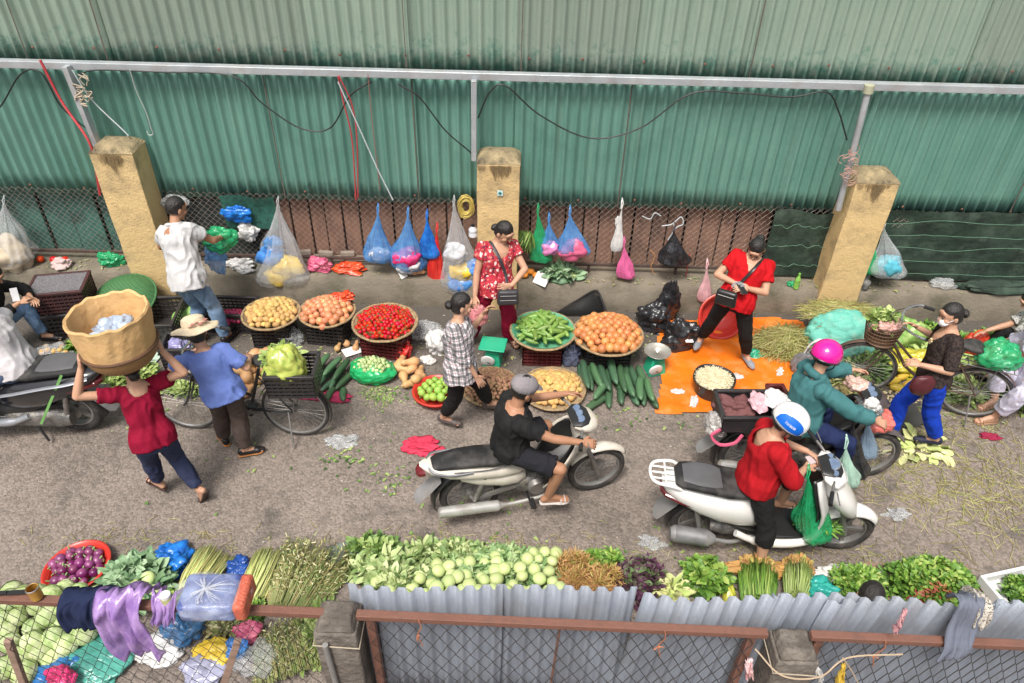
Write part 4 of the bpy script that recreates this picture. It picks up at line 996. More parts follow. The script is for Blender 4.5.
def wheel(root, x, z, r, tw, spokes='wire', rm=None, y=0, steer=0):
    X = Matrix.Translation((x, y, z)) @ Matrix.Rotation(steer, 4, 'Z')
    t = MB(); t.X = X; n = 40; rr = r-tw*.95
    t.tube([(rr*math.cos(2*PI*i/n), 0, rr*math.sin(2*PI*i/n)) for i in range(n)], tw*.95, 12, closed=True, up=V((0, 1, 0)), ry=tw)
    # tread blocks
    wo = t.build('wheel', tyrem, root)
    g = MB(); g.X = X; k = rr-tw*.75
    g.lathe([(k+.004, -tw*.6), (k-.012, -tw*.62), (k-.016, -.004), (k-.016, .004), (k-.012, tw*.62), (k+.004, tw*.6)], 40, rot=Matrix.Rotation(PI/2, 3, 'X')); g.build('rim', rm or rimm, wo)
    g = MB(); g.X = X; g.tube([(0, -tw*.9, 0), (0, tw*.9, 0)], .04 if spokes != 'bike' else .02, 14); g.tube([(0, -tw*1.7, 0), (0, tw*1.7, 0)], .012, 8); g.build('hub', steel, wo)
    g = MB(); g.X = X
    if spokes in ('wire', 'bike'):
        N_ = 32
        for i in range(N_):
            a = 2*PI*i/N_; b_ = a+(.5 if i % 2 else -.5); sy = tw*.6*(1 if i % 4 < 2 else -1); h = .036 if spokes == 'wire' else .018
            g.tube([(h*math.cos(b_), sy, h*math.sin(b_)), (k*math.cos(a), 0, k*math.sin(a))], .0018, 4, cap=False)
    else:
        for i in range(spokes):
            a = 2*PI*i/spokes; g.bar((.03*math.cos(a), 0, .03*math.sin(a)), ((k-.005)*math.cos(a), 0, (k-.005)*math.sin(a)), .035, .02, V((0, 1, 0)))
    g.build('spoke_set', rm or steel, wo)
    if spokes != 'bike':
        g = MB(); g.X = X; g.tube([(0, tw*.75, 0), (0, tw*.82, 0)], .10, 24); g.build('brake_disc', steel, wo)
    return wo
def fender(root, x, z, r, a0, a1, w, m, name, th=.006, drop=.35, taper=0):
    g = MB(); na = 16; nw = 8; vs = []
    for i in range(na+1):
        a = R(a0+(a1-a0)*i/na); t = i/na; ww = w*(1-taper*abs(t-.5)*2)
        for j in range(nw+1):
            s = -1+2*j/nw; rr = r-drop*w*(s*s)
            vs.append((x+rr*math.cos(a), s*ww, z+rr*math.sin(a)))
    g.add(vs, [(i*(nw+1)+j, i*(nw+1)+j+1, (i+1)*(nw+1)+j+1, (i+1)*(nw+1)+j) for i in range(na) for j in range(nw)])
    return g.build(name, m, root, solid=th)
def pt(root, name, m, fn, **k):
    g = MB(); fn(g); return g.build(name, m, root, **k)
def bars(root, x, z, w, back=.1, up=.05, m=None, grip=.12):
    pt(root, 'handlebar', m or steel, lambda g: g.tube(spline([(x-back, -w, z+up), (x-back*.5, -w*.6, z+up*.9), (x, -.06, z), (x, .06, z), (x-back*.5, w*.6, z+up*.9), (x-back, w, z+up)], 5), .012, 8))
    for s in (-1, 1):
        pt(root, 'grip', blackpl, lambda g: g.tube([(x-back-.035, s*(w+.08), z+up), (x-back+.015, s*(w-.04), z+up)], .018, 10))
        pt(root, 'brake_lever', steel, lambda g: g.tube([(x-back+.06, s*(w-.05), z+up-.01), (x-back+.05, s*(w+.07), z+up-.01)], .006, 6))
def mirror(root, x, y, z, s):
    o = pt(root, 'mirror', blackpl, lambda g: (g.ell((x, y+s*.13, z+.15), (.018, .055, .035)), g.tube(spline([(x, y, z), (x+.01, y+s*.03, z+.08), (x, y+s*.12, z+.14)], 4), .006, 6)))
    pt(o, 'mirror_glass', chrome, lambda g: g.ell((x-.012, y+s*.13, z+.15), (.009, .048, .029)))
def underbone(loc, heading, lean, label, cat, paint, steer=0, dark=False):
    rt = empty('motorbike', loc, rot=(lean, 0, R(heading)), label=label, cat=cat)
    wb = 1.22; zr = .285
    wheel(rt, 0, zr, .285, .04); wheel(rt, wb, zr, .285, .036, steer=steer)
    fender(rt, wb, zr, .33, 35, 150, .062, paint, 'front_fender', taper=.3)
    fender(rt, 0, zr+.02, .36, 35, 195, .075, blackpl, 'rear_fender')
    pt(rt, 'mudguard_flap', greyp, lambda g: g.loft([((x, 0, z), w, .006, (0, 1, 0), V((.5, 0, .86))) for x, z, w in ((-.27, .58, .07), (-.38, .47, .085), (-.47, .38, .08), (-.5, .34, .05))], 12))
    for s in (-1, 1):
        pt(rt, 'fork_leg', steel, lambda g: g.tube([(wb, s*.065, zr), (wb-.1, s*.065, .55), (wb-.17, s*.055, .72)], [.022, .022, .026], 10))
        pt(rt, 'rear_shock', steel, lambda g: g.tube([(0.02, s*.105, zr+.02), (.12, s*.10, .60)], .022, 10))
        pt(rt, 'swing_arm', steel, lambda g: g.bar((0, s*.08, zr), (.42, s*.07, .36), .025, .04))
    # tail bodywork
    pt(rt, 'tail_fairing', paint, lambda g: g.lx([(-.44, .79, .02, .012), (-.40, .77, .06, .03), (-.34, .745, .10, .042), (-.2, .71, .14, .06), (.0, .67, .15, .075), (.25, .62, .14, .075), (.42, .585, .11, .055), (.5, .57, .07, .03)], 20, 2.6))
    pt(rt, 'side_cover', paint, lambda g: g.lx([(-.1, .60, .10, .03), (.05, .56, .125, .075), (.28, .50, .13, .09), (.42, .47, .11, .08), (.5, .46, .07, .05)], 20, 2.8))
    st = pt(rt, 'seat', seatm, lambda g: g.lx([(-.34, .765, .07, .02), (-.28, .775, .095, .035), (-.1, .775, .112, .04), (.08, .76, .12, .04), (.2, .735, .12, .04), (.36, .735, .11, .038), (.47, .745, .09, .03), (.51, .75, .05, .015)], 22, 2.8))
    pt(st, 'seat_trim', mat('seat piping', (.12, .12, .12), .5), lambda g: g.tube(spline([(-.34, -.085, .74), (-.1, -.128, .735), (.2, -.128, .705), (.48, -.08, .72)], 5), .006, 6))
    pt(rt, 'grab_rail', blackpl if dark else chrome, lambda g: g.tube(spline([(.0, -.14, .72), (-.2, -.145, .74), (-.33, -.11, .77), (-.38, 0, .78), (-.33, .11, .77), (-.2, .145, .74), (.0, .14, .72)], 5), .012, 8))
    pt(rt, 'tail_light', redl, lambda g: g.lx([(-.475, .70, .03, .02), (-.45, .715, .065, .032), (-.40, .73, .08, .035)], 14))
    # engine
    pt(rt, 'engine', engm, lambda g: (g.lx([(.42, .34, .085, .07), (.5, .34, .11, .10), (.62, .34, .115, .105), (.72, .34, .09, .085)], 18, 2.6), g.tube([(.70, 0, .36), (.86, 0, .42)], .062, 14), [g.tube([(.74+.022*k, 0, .375+.008*k), (.748+.022*k, 0, .378+.008*k)], .076, 14) for k in range(6)]))
    pt(rt, 'crankcase_cover', steel, lambda g: g.tube([(.6, -.10, .34), (.6, -.145, .34)], [.095, .075], 20))
    pt(rt, 'exhaust', mat('silver exhaust', (.70, .70, .68), .35, (.5, .48, .45), metal=.5, dirt=(.25, .2, .15), dscale=6, damt=.4), lambda g: g.tube(spline([(.80, -.04, .32), (.7, -.12, .22), (.45, -.145, .21), (.25, -.15, .22), (.18, -.15, .23), (-.25, -.16, .29), (-.32, -.16, .30)], 5), [.016]*14+[.022, .032, .042, .046, .048, .05]+[.05]*9+[.044, .03], 14))
    pt(rt, 'chain_case', greyp, lambda g: g.lx([(-.06, .29, .012, .06), (.1, .29, .016, .05), (.4, .34, .016, .05), (.5, .34, .012, .05)], 12)).location = (0, .115, 0)
    pt(rt, 'step_bar', blackpl, lambda g: g.tube([(.52, -.26, .235), (.52, .26, .235)], .011, 8))
    for s in (-1, 1): pt(rt, 'foot_peg', blackpl, lambda g: g.tube([(.54, s*.17, .245), (.54, s*.27, .245)], .02, 10)); 
    pt(rt, 'kick_stand', blackpl, lambda g: g.tube([(.42, .1, .24), (.28, .15, .16)], .012, 6))
    # leg shield: two curved wings in front of the knees plus spine
    pt(rt, 'frame_spine', blackpl if dark else greyp, lambda g: g.lx([(.46, .60, .05, .05), (.62, .53, .055, .06), (.78, .55, .06, .06), (.92, .66, .055, .055), (1.0, .80, .05, .05)], 16))
    for s in (-1, 1):
        def wing(g):
            n = 12; m_ = 8; vs = []
            pr = [(.66, .34, .10, .02), (.72, .40, .14, .08), (.80, .48, .17, .13), (.88, .60, .19, .15), (.94, .72, .19, .15), (.98, .82, .16, .12), (1.0, .90, .11, .08)]
            for i in range(n+1):
                t = i/n*(len(pr)-1); k = min(int(t), len(pr)-2); f = t-k; a, b = pr[k], pr[k+1]
                x, z, w_, d_ = [a[q]+(b[q]-a[q])*f for q in range(4)]
                for j in range(m_+1):
                    u = j/m_; y = .045+w_*u; vs.append((x+.06*(1-u)-d_*u*u, s*y, z))
            g.add(vs, [(i*(m_+1)+j, i*(m_+1)+j+1, (i+1)*(m_+1)+j+1, (i+1)*(m_+1)+j) for i in range(n) for j in range(m_)])
        g = MB(); wing(g); g.build('leg_shield', paint, rt, solid=.012)
        g = MB(); wing(g); g.v = [(x-.014, y*.80, z) for x, y, z in g.v]; g.build('inner_panel', blackpl, rt, solid=.01)
    pt(rt, 'front_cowl', paint, lambda g: g.loft([((x, 0, z), w, h, (0, 1, 0), V((.93, 0, .3)).normalized()) for x, z, w, h in ((1.09, .56, .03, .02), (1.06, .64, .07, .05), (1.02, .76, .105, .07), (.99, .88, .11, .07), (.98, .96, .09, .06))], 18))
    pt(rt, 'headlight_cowl', paint, lambda g: g.loft([((x, 0, z), w, h, (0, 1, 0), (0, 0, 1)) for x, z, w, h in ((1.14, .955, .07, .035), (1.10, .97, .12, .065), (1.03, .99, .15, .07), (.96, 1.01, .15, .05), (.90, 1.02, .11, .03))], 20))
    pt(rt, 'headlight', mat('headlight glass', (.75, .78, .8), .08, coat=1), lambda g: g.ell((1.12, 0, .955), (.03, .075, .042)))
    ip = pt(rt, 'instrument_panel', blackpl, lambda g: g.loft([((x, 0, z), w, .02, (0, 1, 0), V((-.3, 0, .95)).normalized()) for x, z, w in ((1.06, 1.05, .06), (1.02, 1.055, .12), (.95, 1.05, .14), (.89, 1.03, .10))], 18))
    for s in (-1, 0, 1): pt(ip, 'gauge', glassm, lambda g: g.tube([(.97, s*.068, 1.068), (.965, s*.068, 1.078)], .034 if s else .038, 18))
    bars(rt, .99, 1.0, .28, back=.09, up=.02)
    rt.scale = (.94, .94, .97); return rt
underbone((-.33, 4.20, 0), 16, R(3), 'cream motorbike with a long dark seat ridden by the man in the grey cap', 'motorbike', creamp)
underbone((2.17, 4.72, 0), 2, R(-2), 'old dark motorbike ridden by the pink helmeted rider, crates tied on its back', 'motorbike', mat('worn dark paint', (.09, .07, .07), .35, (.05, .04, .04), coat=.3, dirt=(.3, .26, .22), dscale=6, damt=.5), dark=True)

def scooter(loc, heading, lean, label, body, acc, under, steer=0, wb=1.34):
    rt = empty('scooter', loc, rot=(lean, 0, R(heading)), label=label, cat='scooter')
    zr = .285
    wheel(rt, 0, zr, .285, .05, spokes=5); wheel(rt, wb, zr, .285, .045, spokes=5, steer=steer)
    fender(rt, wb, zr, .32, 30, 150, .085, body, 'front_fender', taper=.3, drop=.5)
    fender(rt, 0, zr, .33, 60, 190, .07, blackpl, 'rear_fender')
    pt(rt, 'mudguard_flap', greyp, lambda g: g.loft([((x, 0, z), w, .008, (0, 1, 0), V((.6, 0, .8))) for x, z, w in ((-.26, .56, .08), (-.36, .45, .10), (-.42, .36, .095), (-.44, .32, .05))], 12))
    for s in (-1, 1): pt(rt, 'fork_leg', steel, lambda g: g.tube([(wb, s*.075, zr), (wb-.08, s*.07, .5), (wb-.13, s*.06, .62)], .022, 10))
    # big rear body
    pt(rt, 'rear_body', body, lambda g: g.lx([(-.44, .80, .05, .02), (-.40, .78, .10, .055), (-.28, .735, .155, .10), (-.08, .665, .19, .15), (.12, .605, .20, .18), (.30, .56, .19, .185), (.42, .52, .165, .165), (.52, .47, .13, .12)], 26, 2.5))
    pt(rt, 'under_cover', blackpl, lambda g: g.lx([(.1, .45, .10, .06), (.3, .40, .14, .08), (.5, .36, .15, .09), (.6, .34, .14, .06)], 18))
    st = pt(rt, 'seat', seatm, lambda g: g.lx([(-.33, .855, .09, .02), (-.28, .865, .135, .038), (-.1, .85, .155, .045), (.05, .825, .16, .045), (.15, .80, .16, .045), (.35, .79, .145, .045), (.48, .785, .11, .035), (.53, .775, .06, .02)], 24, 2.7))
    pt(st, 'pillion_pad', mat('grey seat vinyl', (.10, .10, .105), .5), lambda g: g.lx([(-.27, .895, .09, .014), (-.15, .893, .125, .016), (.0, .873, .125, .014), (.08, .855, .10, .01)], 20))
    def rack(g):
        r_ = [(-.28, -.13, .83), (-.36, -.135, .87), (-.50, -.11, .88), (-.55, -.05, .88), (-.55, .05, .88), (-.50, .11, .88), (-.36, .135, .87), (-.28, .13, .83)]
        g.tube(spline(r_, 5), .014, 8)
        for y in (-.06, 0, .06): g.tube([(-.34, y, .865), (-.54, y, .885)], .009, 6)
        g.tube([(-.42, -.13, .878), (-.42, .13, .878)], .009, 6)
    if acc: pt(rt, 'rear_rack', acc, rack)
    pt(rt, 'tail_light', redl, lambda g: g.lx([(-.44, .70, .05, .025), (-.40, .70, .105, .04), (-.28, .685, .158, .035), (-.15, .66, .176, .018)], 18))
    ex = pt(rt, 'exhaust', greyp, lambda g: (g.tube([(-.30, -.19, .31), (-.26, -.19, .31), (.05, -.19, .27), (.12, -.185, .26)], [.05, .075, .075, .04], 18), g.tube(spline([(.1, -.18, .25), (.3, -.16, .2), (.5, -.08, .2)], 5), .018, 8)))
    pt(ex, 'heat_shield', mat('worn grey metal', (.33, .33, .34), .4, (.18, .18, .18), metal=.4, scale=10), lambda g: g.tube([(-.26, -.20, .325), (.02, -.20, .29)], .074, 18))
    pt(rt, 'engine_case', engm, lambda g: (g.lx([(-.06, .28, .05, .07), (.05, .28, .06, .10), (.3, .27, .06, .09), (.5, .27, .055, .085), (.56, .27, .04, .05)], 18),)).location = (0, .12, 0)
    pt(rt, 'engine', engm, lambda g: g.lx([(.08, .30, .12, .05), (.2, .29, .13, .09), (.42, .28, .11, .08), (.5, .28, .07, .05)], 16))
    for s in (-1, 1): pt(rt, 'rear_shock', steel, lambda g: g.tube([(-.02, s*.13, .30), (-.1, s*.13, .58)], .024, 10))
    # floor board and lower side strips
    pt(rt, 'floorboard', blackpl, lambda g: g.slab([(.42, -.17), (1.0, -.15), (1.05, -.06), (1.05, .06), (1.0, .15), (.42, .17)], .265, .315), bevel=.012)
    for s in (-1, 1):
        pt(rt, 'side_skirt', under, lambda g: g.tube(spline([(.30, s*.165, .34), (.48, s*.175, .27), (.75, s*.17, .245), (.98, s*.15, .29), (1.07, s*.13, .42)], 6), [.03]*6+[.042]*13+[.03]*6, 10))
    # leg shield with inner black panel
    def shield(off, wsc):
        def f(g):
            n = 14; m_ = 12; vs = []
            pr = [(1.02, .27, .14), (1.07, .40, .17), (1.08, .55, .195), (1.05, .70, .205), (1.00, .82, .18), (.965, .92, .13), (.95, .98, .09)]
            for i in range(n+1):
                t = i/n*(len(pr)-1); k = min(int(t), len(pr)-2); f_ = t-k; a, b_ = pr[k], pr[k+1]
                x, z, w_ = [a[q]+(b_[q]-a[q])*f_ for q in range(3)]
                for j in range(m_+1):
                    u = -1+2*j/m_; vs.append((x+off-.10*u*u, u*w_*wsc, z))
            g.add(vs, [(i*(m_+1)+j, i*(m_+1)+j+1, (i+1)*(m_+1)+j+1, (i+1)*(m_+1)+j) for i in range(n) for j in range(m_)])
        return f
    pt(rt, 'leg_shield', body, shield(0.02, 1), solid=.02); pt(rt, 'inner_panel', blackpl, shield(-.012, .86), solid=.012)
    pt(rt, 'front_cowl', body, lambda g: g.loft([((x, 0, z), w, h, (0, 1, 0), V((.88, 0, .4)).normalized()) for x, z, w, h in ((1.35, .52, .05, .03), (1.31, .57, .11, .06), (1.24, .67, .165, .09), (1.14, .79, .185, .10), (1.05, .90, .17, .09), (1.0, .99, .13, .06))], 22, 2.3))
    for s in (-1, 1): pt(rt, 'turn_signal', mat('clear lens', (.55, .57, .6), .1, coat=1), lambda g: g.ell((1.15, s*.125, .74), (.05, .025, .06)))
    pt(rt, 'handlebar_cowl', body, lambda g: g.loft([((x, 0, z), w, h, (0, 1, 0), (0, 0, 1)) for x, z, w, h in ((1.12, 1.0, .06, .03), (1.08, 1.02, .13, .06), (1.0, 1.05, .19, .055), (.94, 1.06, .18, .04), (.90, 1.06, .13, .02))], 22))
    ip = pt(rt, 'instrument_panel', blackpl, lambda g: g.loft([((x, 0, z), w, .02, (0, 1, 0), V((-.25, 0, .97)).normalized()) for x, z, w in ((1.07, 1.08, .05), (1.03, 1.095, .11), (.96, 1.10, .12), (.88, 1.09, .09))], 20))
    pt(ip, 'gauge', chrome, lambda g: g.tube([(.985, 0, 1.11), (.98, 0, 1.122)], .062, 26)); pt(ip, 'gauge_face', glassm, lambda g: g.tube([(.982, 0, 1.12), (.98, 0, 1.126)], .055, 26))
    for s in (-1, 1): pt(ip, 'gauge_face', glassm, lambda g: g.tube([(.985, s*.088, 1.105), (.98, s*.088, 1.118)], .026, 18))
    pt(rt, 'headlight', MATS['headlight glass'], lambda g: g.ell((1.105, 0, .995), (.035, .09, .04)))
    bars(rt, 1.0, 1.06, .3, back=.1, up=.03)
    pt(rt, 'kick_stand', blackpl, lambda g: g.tube([(.30, .15, .24), (.2, .22, .06)], .012, 6))
    return rt
rts = scooter((1.60, 4.0, 0), -3, R(4), 'large white scooter with a rear rack ridden by the rider in red', whitep, whitep, whitep)
rts.scale = (.875, .95, .96)
s4 = scooter((-4.16, 5.10, 0), 180, R(-3), 'dark grey scooter with a silver stripe cut off by the left edge', mat('black gloss paint', (.02, .02, .024), .2, coat=.5), None, mat('silver stripe paint', (.42, .44, .48), .3, metal=.5))
pt(s4, 'silver_stripe', mat('silver stripe paint', (.42, .44, .48)), lambda g: g.tube(spline([(-.38, .125, .80), (-.2, .175, .77), (.0, .198, .74), (.3, .2, .66), (.5, .16, .58)], 6), .022, 8, ry=.008))
g = MB(); a = V((-.25, .21, .86)); g.bar((-.2, .165, .88), (.18, .225, .30), .022, .004, V((0, 1, 0))); g.build('tie_strap', mat('green strap', (.18, .42, .12), .7), s4)

# ---- bicycles
def bicycle(loc, heading, lean, label, fm, basket=False, child=False, ladies=True, wb=1.06, steer=0):
    rt = empty('bicycle', loc, rot=(lean, 0, R(heading)), label=label, cat='bicycle')
    r = .325; wheel(rt, 0, r, r, .018, 'bike'); wheel(rt, wb, r, r, .018, 'bike', steer=steer)
    bb_ = (.44, 0, .28); sc = (.28, 0, .78); hd = (.90, 0, .80)
    def fr(g):
        g.tube([bb_, sc], .016, 8); g.tube([(.89, 0, .72), (.70, 0, .46), bb_] if ladies else [(.89, 0, .72), bb_], .016, 8)
        if ladies: g.tube([(.90, 0, .78), (.66, 0, .56), (.40, 0, .46)], .014, 8)
        else: g.tube([hd, (.30, 0, .72)], .015, 8)
        g.tube([(.87, 0, .88), (.92, 0, .66)], .02, 8)
        for s in (-1, 1): g.tube([bb_, (0, s*.055, r)], .009, 6); g.tube([(.3, s*.02, .70), (0, s*.055, r)], .008, 6)
    pt(rt, 'frame', fm, fr)
    for s in (-1, 1): pt(rt, 'fork_leg', fm, lambda g: g.tube(spline([(.925, s*.03, .66), (.97, s*.045, .5), (wb-.04, s*.05, .38), (wb, s*.05, r)], 4), .010, 6))
    fender(rt, 0, r, r+.025, 20, 200, .025, fm, 'rear_fender', drop=.2, th=.003); fender(rt, wb, r, r+.025, 15, 150, .025, fm, 'front_fender', drop=.2, th=.003)
    pt(rt, 'saddle', seatm, lambda g: g.lx([(.12, .87, .06, .02), (.16, .88, .10, .035), (.24, .88, .10, .035), (.34, .875, .045, .03), (.42, .87, .022, .022), (.44, .865, .012, .01)], 16))
    pt(rt, 'seat_post', steel, lambda g: g.tube([sc, (.245, 0, .86)], .012, 8))
    pt(rt, 'handlebar', chrome, lambda g: (g.tube([(.88, 0, .86), (.86, 0, .98)], .012, 8), g.tube(spline([(.62, -.26, 1.02), (.74, -.27, 1.03), (.87, -.16, 1.02), (.90, 0, 1.0), (.87, .16, 1.02), (.74, .27, 1.03), (.62, .26, 1.02)], 6), .012, 8)))
    for s in (-1, 1): pt(rt, 'grip', blackpl, lambda g: g.tube([(.60, s*.258, 1.02), (.70, s*.268, 1.027)], .018, 8))
    ck = pt(rt, 'crank', steel, lambda g: (g.tube([(.44, -.045, .28), (.44, -.05, .28)], .09, 24), g.tube([(.44, -.075, .28), (.44, .075, .28)], .014, 8), g.bar((.44, -.07, .28), (.52, -.07, .14), .02, .015), g.bar((.44, .07, .28), (.36, .07, .42), .02, .015)))
    for a, s in (((.52, -.11, .14), 1), ((.36, .11, .42), 1)): pt(ck, 'pedal', blackpl, lambda g: g.box(a, (.09, .07, .02)), bevel=.004)
    pt(rt, 'chain', steel, lambda g: g.tube([(.44, -.048, .37), (0, -.048, r+.03), (-.03, -.048, r), (0, -.048, r-.03), (.44, -.048, .19)], .006, 5))
    pt(rt, 'rear_carrier', steel, lambda g: ([g.tube([(.26, y, .70), (-.22, y, .70)], .006, 6) for y in (-.07, 0, .07)], [g.tube([(x, -.07, .70), (x, .07, .70)], .006, 6) for x in (.2, 0, -.2)], [g.tube([(-.05, s*.07, .70), (0, s*.06, r)], .006, 6) for s in (-1, 1)]))
    pt(rt, 'kick_stand', steel, lambda g: g.tube([(.05, .06, .33), (.0, .2, .02)], .009, 6))
    pt(rt, 'brake_cable', blackpl, lambda g: g.tube(spline([(.75, -.25, 1.03), (.98, -.1, 1.0), (.95, 0, .85), (.92, .02, .7)], 5), .004, 5))
    return rt
bicycle((-2.04, 5.09, 0), 177, R(4), 'black bicycle with a crate of greens on its rear carrier', mat('black frame paint', (.03, .03, .032), .35))
bicycle((4.66, 5.62, 0), 160, R(-3), 'old brown bicycle being pushed by the masked woman', mat('rusty brown frame paint', (.12, .075, .055), .5, (.08, .05, .04)))
# ================================================================ CONTAINERS, PRODUCE, BAGS
def weave_mat(name, c, c2, sc=90):
    m, nt, b = _new(name); N, L = nt.nodes, nt.links
    tc = N.new('ShaderNodeTexCoord'); ch = N.new('ShaderNodeTexChecker'); ch.inputs['Scale'].default_value = sc
    L.new(tc.outputs['Object'], ch.inputs['Vector']); ch.inputs[1].default_value = (*c, 1); ch.inputs[2].default_value = (*c2, 1)
    nz = N.new('ShaderNodeTexNoise'); nz.inputs['Scale'].default_value = 7; L.new(tc.outputs['Object'], nz.inputs[0])
    mx = N.new('ShaderNodeMix'); mx.data_type = 'RGBA'; L.new(nz.outputs[0], mx.inputs[0]); L.new(ch.outputs[0], mx.inputs[6]); mx.inputs[7].default_value = (*[x*.8 for x in c], 1)
    L.new(mx.outputs[2], b.inputs['Base Color']); b.inputs['Roughness'].default_value = .75
    bp = N.new('ShaderNodeBump'); bp.inputs['Strength'].default_value = .6; bp.inputs['Distance'].default_value = .004; L.new(ch.outputs[1], bp.inputs['Height']); L.new(bp.outputs[0], b.inputs['Normal'])
    MATS[name] = m; return m
bamboo = weave_mat('woven bamboo', (.48, .36, .21), (.30, .21, .12))
greenweave = weave_mat('green woven tray', (.13, .42, .24), (.08, .30, .17))
crm = mat('black crate plastic', (.022, .020, .022), .4, (.04, .036, .036), bump=.3); crr = mat('dark red crate plastic', (.13, .02, .022), .45, (.07, .015, .016))
redpl = mat('red basin plastic', (.60, .045, .03), .35, (.50, .03, .02), spec=.5); greenpl = mat('green scale plastic', (.03, .42, .24), .35, (.025, .36, .2))
_tray = {}
def tray(c, r, label, liner=None, depth=.09, m=None, cat='basket', name='winnowing_basket', tilt=(0, 0)):
    t = empty(name, c, label=label, cat=cat, group=None, rot=(tilt[0], tilt[1], 0))
    g = MB(); g.lathe([(.001, -depth), (r*.55, -depth*.97), (r*.85, -depth*.6), (r*.97, -depth*.1), (r, 0)], 44, f=lambda a, q, z: (q*(1+.006*math.sin(3*a)), z)); g.build('tray', m or bamboo, t, solid=.008)
    g = MB(); n = 60; g.tube([((r+.004)*math.cos(2*PI*i/n)*(1+.006*math.sin(3*2*PI*i/n)), (r+.004)*math.sin(2*PI*i/n)*(1+.006*math.sin(3*2*PI*i/n)), .002*math.sin(i)) for i in range(n)], .0145, 8, closed=True, ry=.012); rm = g.build('rim', m or mat('bamboo rim', (.40, .28, .15), .7, (.22, .15, .08), scale=30), t)
    if not m:
        g = MB()
        for i in range(0, n, 3):
            a = 2*PI*i/n; q = r+.004; g.tube([(q*math.cos(a)+.018*math.cos(b_)*math.cos(a), q*math.sin(a)+.018*math.cos(b_)*math.sin(a), .016*math.sin(b_)) for b_ in (0, 1.05, 2.1, 3.14, 4.2, 5.2)], .0022, 4, closed=True)
        g.build('binding', mat('rattan binding', (.2, .13, .07), .8), rm)
    return t
def crate(c, s, rz, label, m=None, slats=5, tilt=0):
    m = m or crm; w, d, h = s
    t = empty('crate', c, label=label, cat='crate', rot=(tilt, 0, rz))
    g = MB(); g.box((0, 0, .012), (w*.96, d*.96, .016)); g.build('floor', m, t)
    for k, (a, b_, L) in enumerate((((-w/2, -d/2), (w/2, -d/2), w), ((w/2, -d/2), (w/2, d/2), d), ((w/2, d/2), (-w/2, d/2), w), ((-w/2, d/2), (-w/2, -d/2), d))):
        g = MB()
        for j in range(slats+1):
            z = .02+(h-.04)*j/slats; g.bar((a[0], a[1], z), (b_[0], b_[1], z), .012, .022)
        nv = max(4, int(L/.05))
        for j in range(nv+1):
            q = j/nv; x = a[0]+(b_[0]-a[0])*q; y = a[1]+(b_[1]-a[1])*q; g.bar((x, y, .01), (x, y, h), .010, .014)
        g.build('side', m, t, smooth=False)
    g = MB(); q = .012
    for a, b_ in (((-w/2-q, -d/2), (w/2+q, -d/2)), ((w/2, -d/2), (w/2, d/2)), ((w/2+q, d/2), (-w/2-q, d/2)), ((-w/2, d/2), (-w/2, -d/2))): g.bar((*a, h), (*b_, h), .032, .03)
    g.build('rim', m, t, bevel=.004); return t
def fit(u, v, z=0): return G(u, v, z)
# ---- produce prototypes (each a single mesh, copied afterwards)
def mound(c, rx, ry, h, s, rz=0, p=1.0, jit=.18, z0=0):
    """hex packed positions on a low dome"""
    out = []; row = 0; y = -ry
    while y <= ry:
        x = -rx+(s/2 if row % 2 else 0)
        while x <= rx:
            q = (x/rx)**2+(y/ry)**2
            if q <= 1:
                dx, dy = x+rg.uniform(-jit, jit)*s, y+rg.uniform(-jit, jit)*s
                X_ = dx*math.cos(rz)-dy*math.sin(rz); Y_ = dx*math.sin(rz)+dy*math.cos(rz)
                out.append(V((c[0]+X_, c[1]+Y_, c[2]+z0+h*(1-q)**p+rg.uniform(-.1, .1)*s)))
            x += s
        y += s*.866; row += 1
    return out
def spread(proto, pts, label, cat, group, flat=False, sc=(.80, 1.16), yaw=None, tilt=.4, pitch=None):
    for i, p in enumerate(pts):
        o = proto.copy() if i else proto
        if i: COL.objects.link(o)
        o.location = p; k = U(*sc); o.scale = (k, k*U(.94, 1.06), k)
        a = U(0, 6.28) if yaw is None else yaw+U(-.12, .12)
        o.rotation_euler = (U(-tilt, tilt), (pitch or 0)+U(-tilt, tilt), a)
        tag(o, label, cat, group)
def proto(name, r, m, f=None, n=12, mm=8, extra=None):
    g = MB(); g.ell((0, 0, 0), r, n=n, m=mm, f=f)
    if extra: extra(g)
    return g.build(name, m, angle=80)
def lump(seed, a=.12): return lambda p: 1+a*noise.noise(V(p)*1.6+V((seed, 0, 0)))
potm = mat('potato skin', (.64, .42, .15), .7, (.50, .30, .09), scale=25, vary=.22, dirt=(.34, .22, .11), dscale=14, damt=.5)
onm = mat('onion skin', (.64, .29, .10), .4, (.46, .15, .05), scale=12, stretch=(1, 1, .2), vary=.18, spec=.5)
onp = mat('pink onion skin', (.66, .31, .15), .4, (.50, .17, .08), scale=12, stretch=(1, 1, .2), vary=.2)
tomm = mat('tomato skin', (.56, .012, .006), .35, (.46, .008, .004), scale=6, vary=.2, spec=.35)
stalkm = mat('green stalk', (.07, .12, .025), .7)
def two(name, ms, r, f, extra, n=12, mm=8):
    g = MB(); g.ell((0, 0, 0), r, n=n, m=mm, f=f); g.mi = 1; extra(g); return g.build(name, ms, angle=70)
def crate_under(c, w, d, rz, label, m=None, h=.27): return crate((c.x, c.y, 0), (w, d, h), rz, label, m)
Z = .36
B = {}
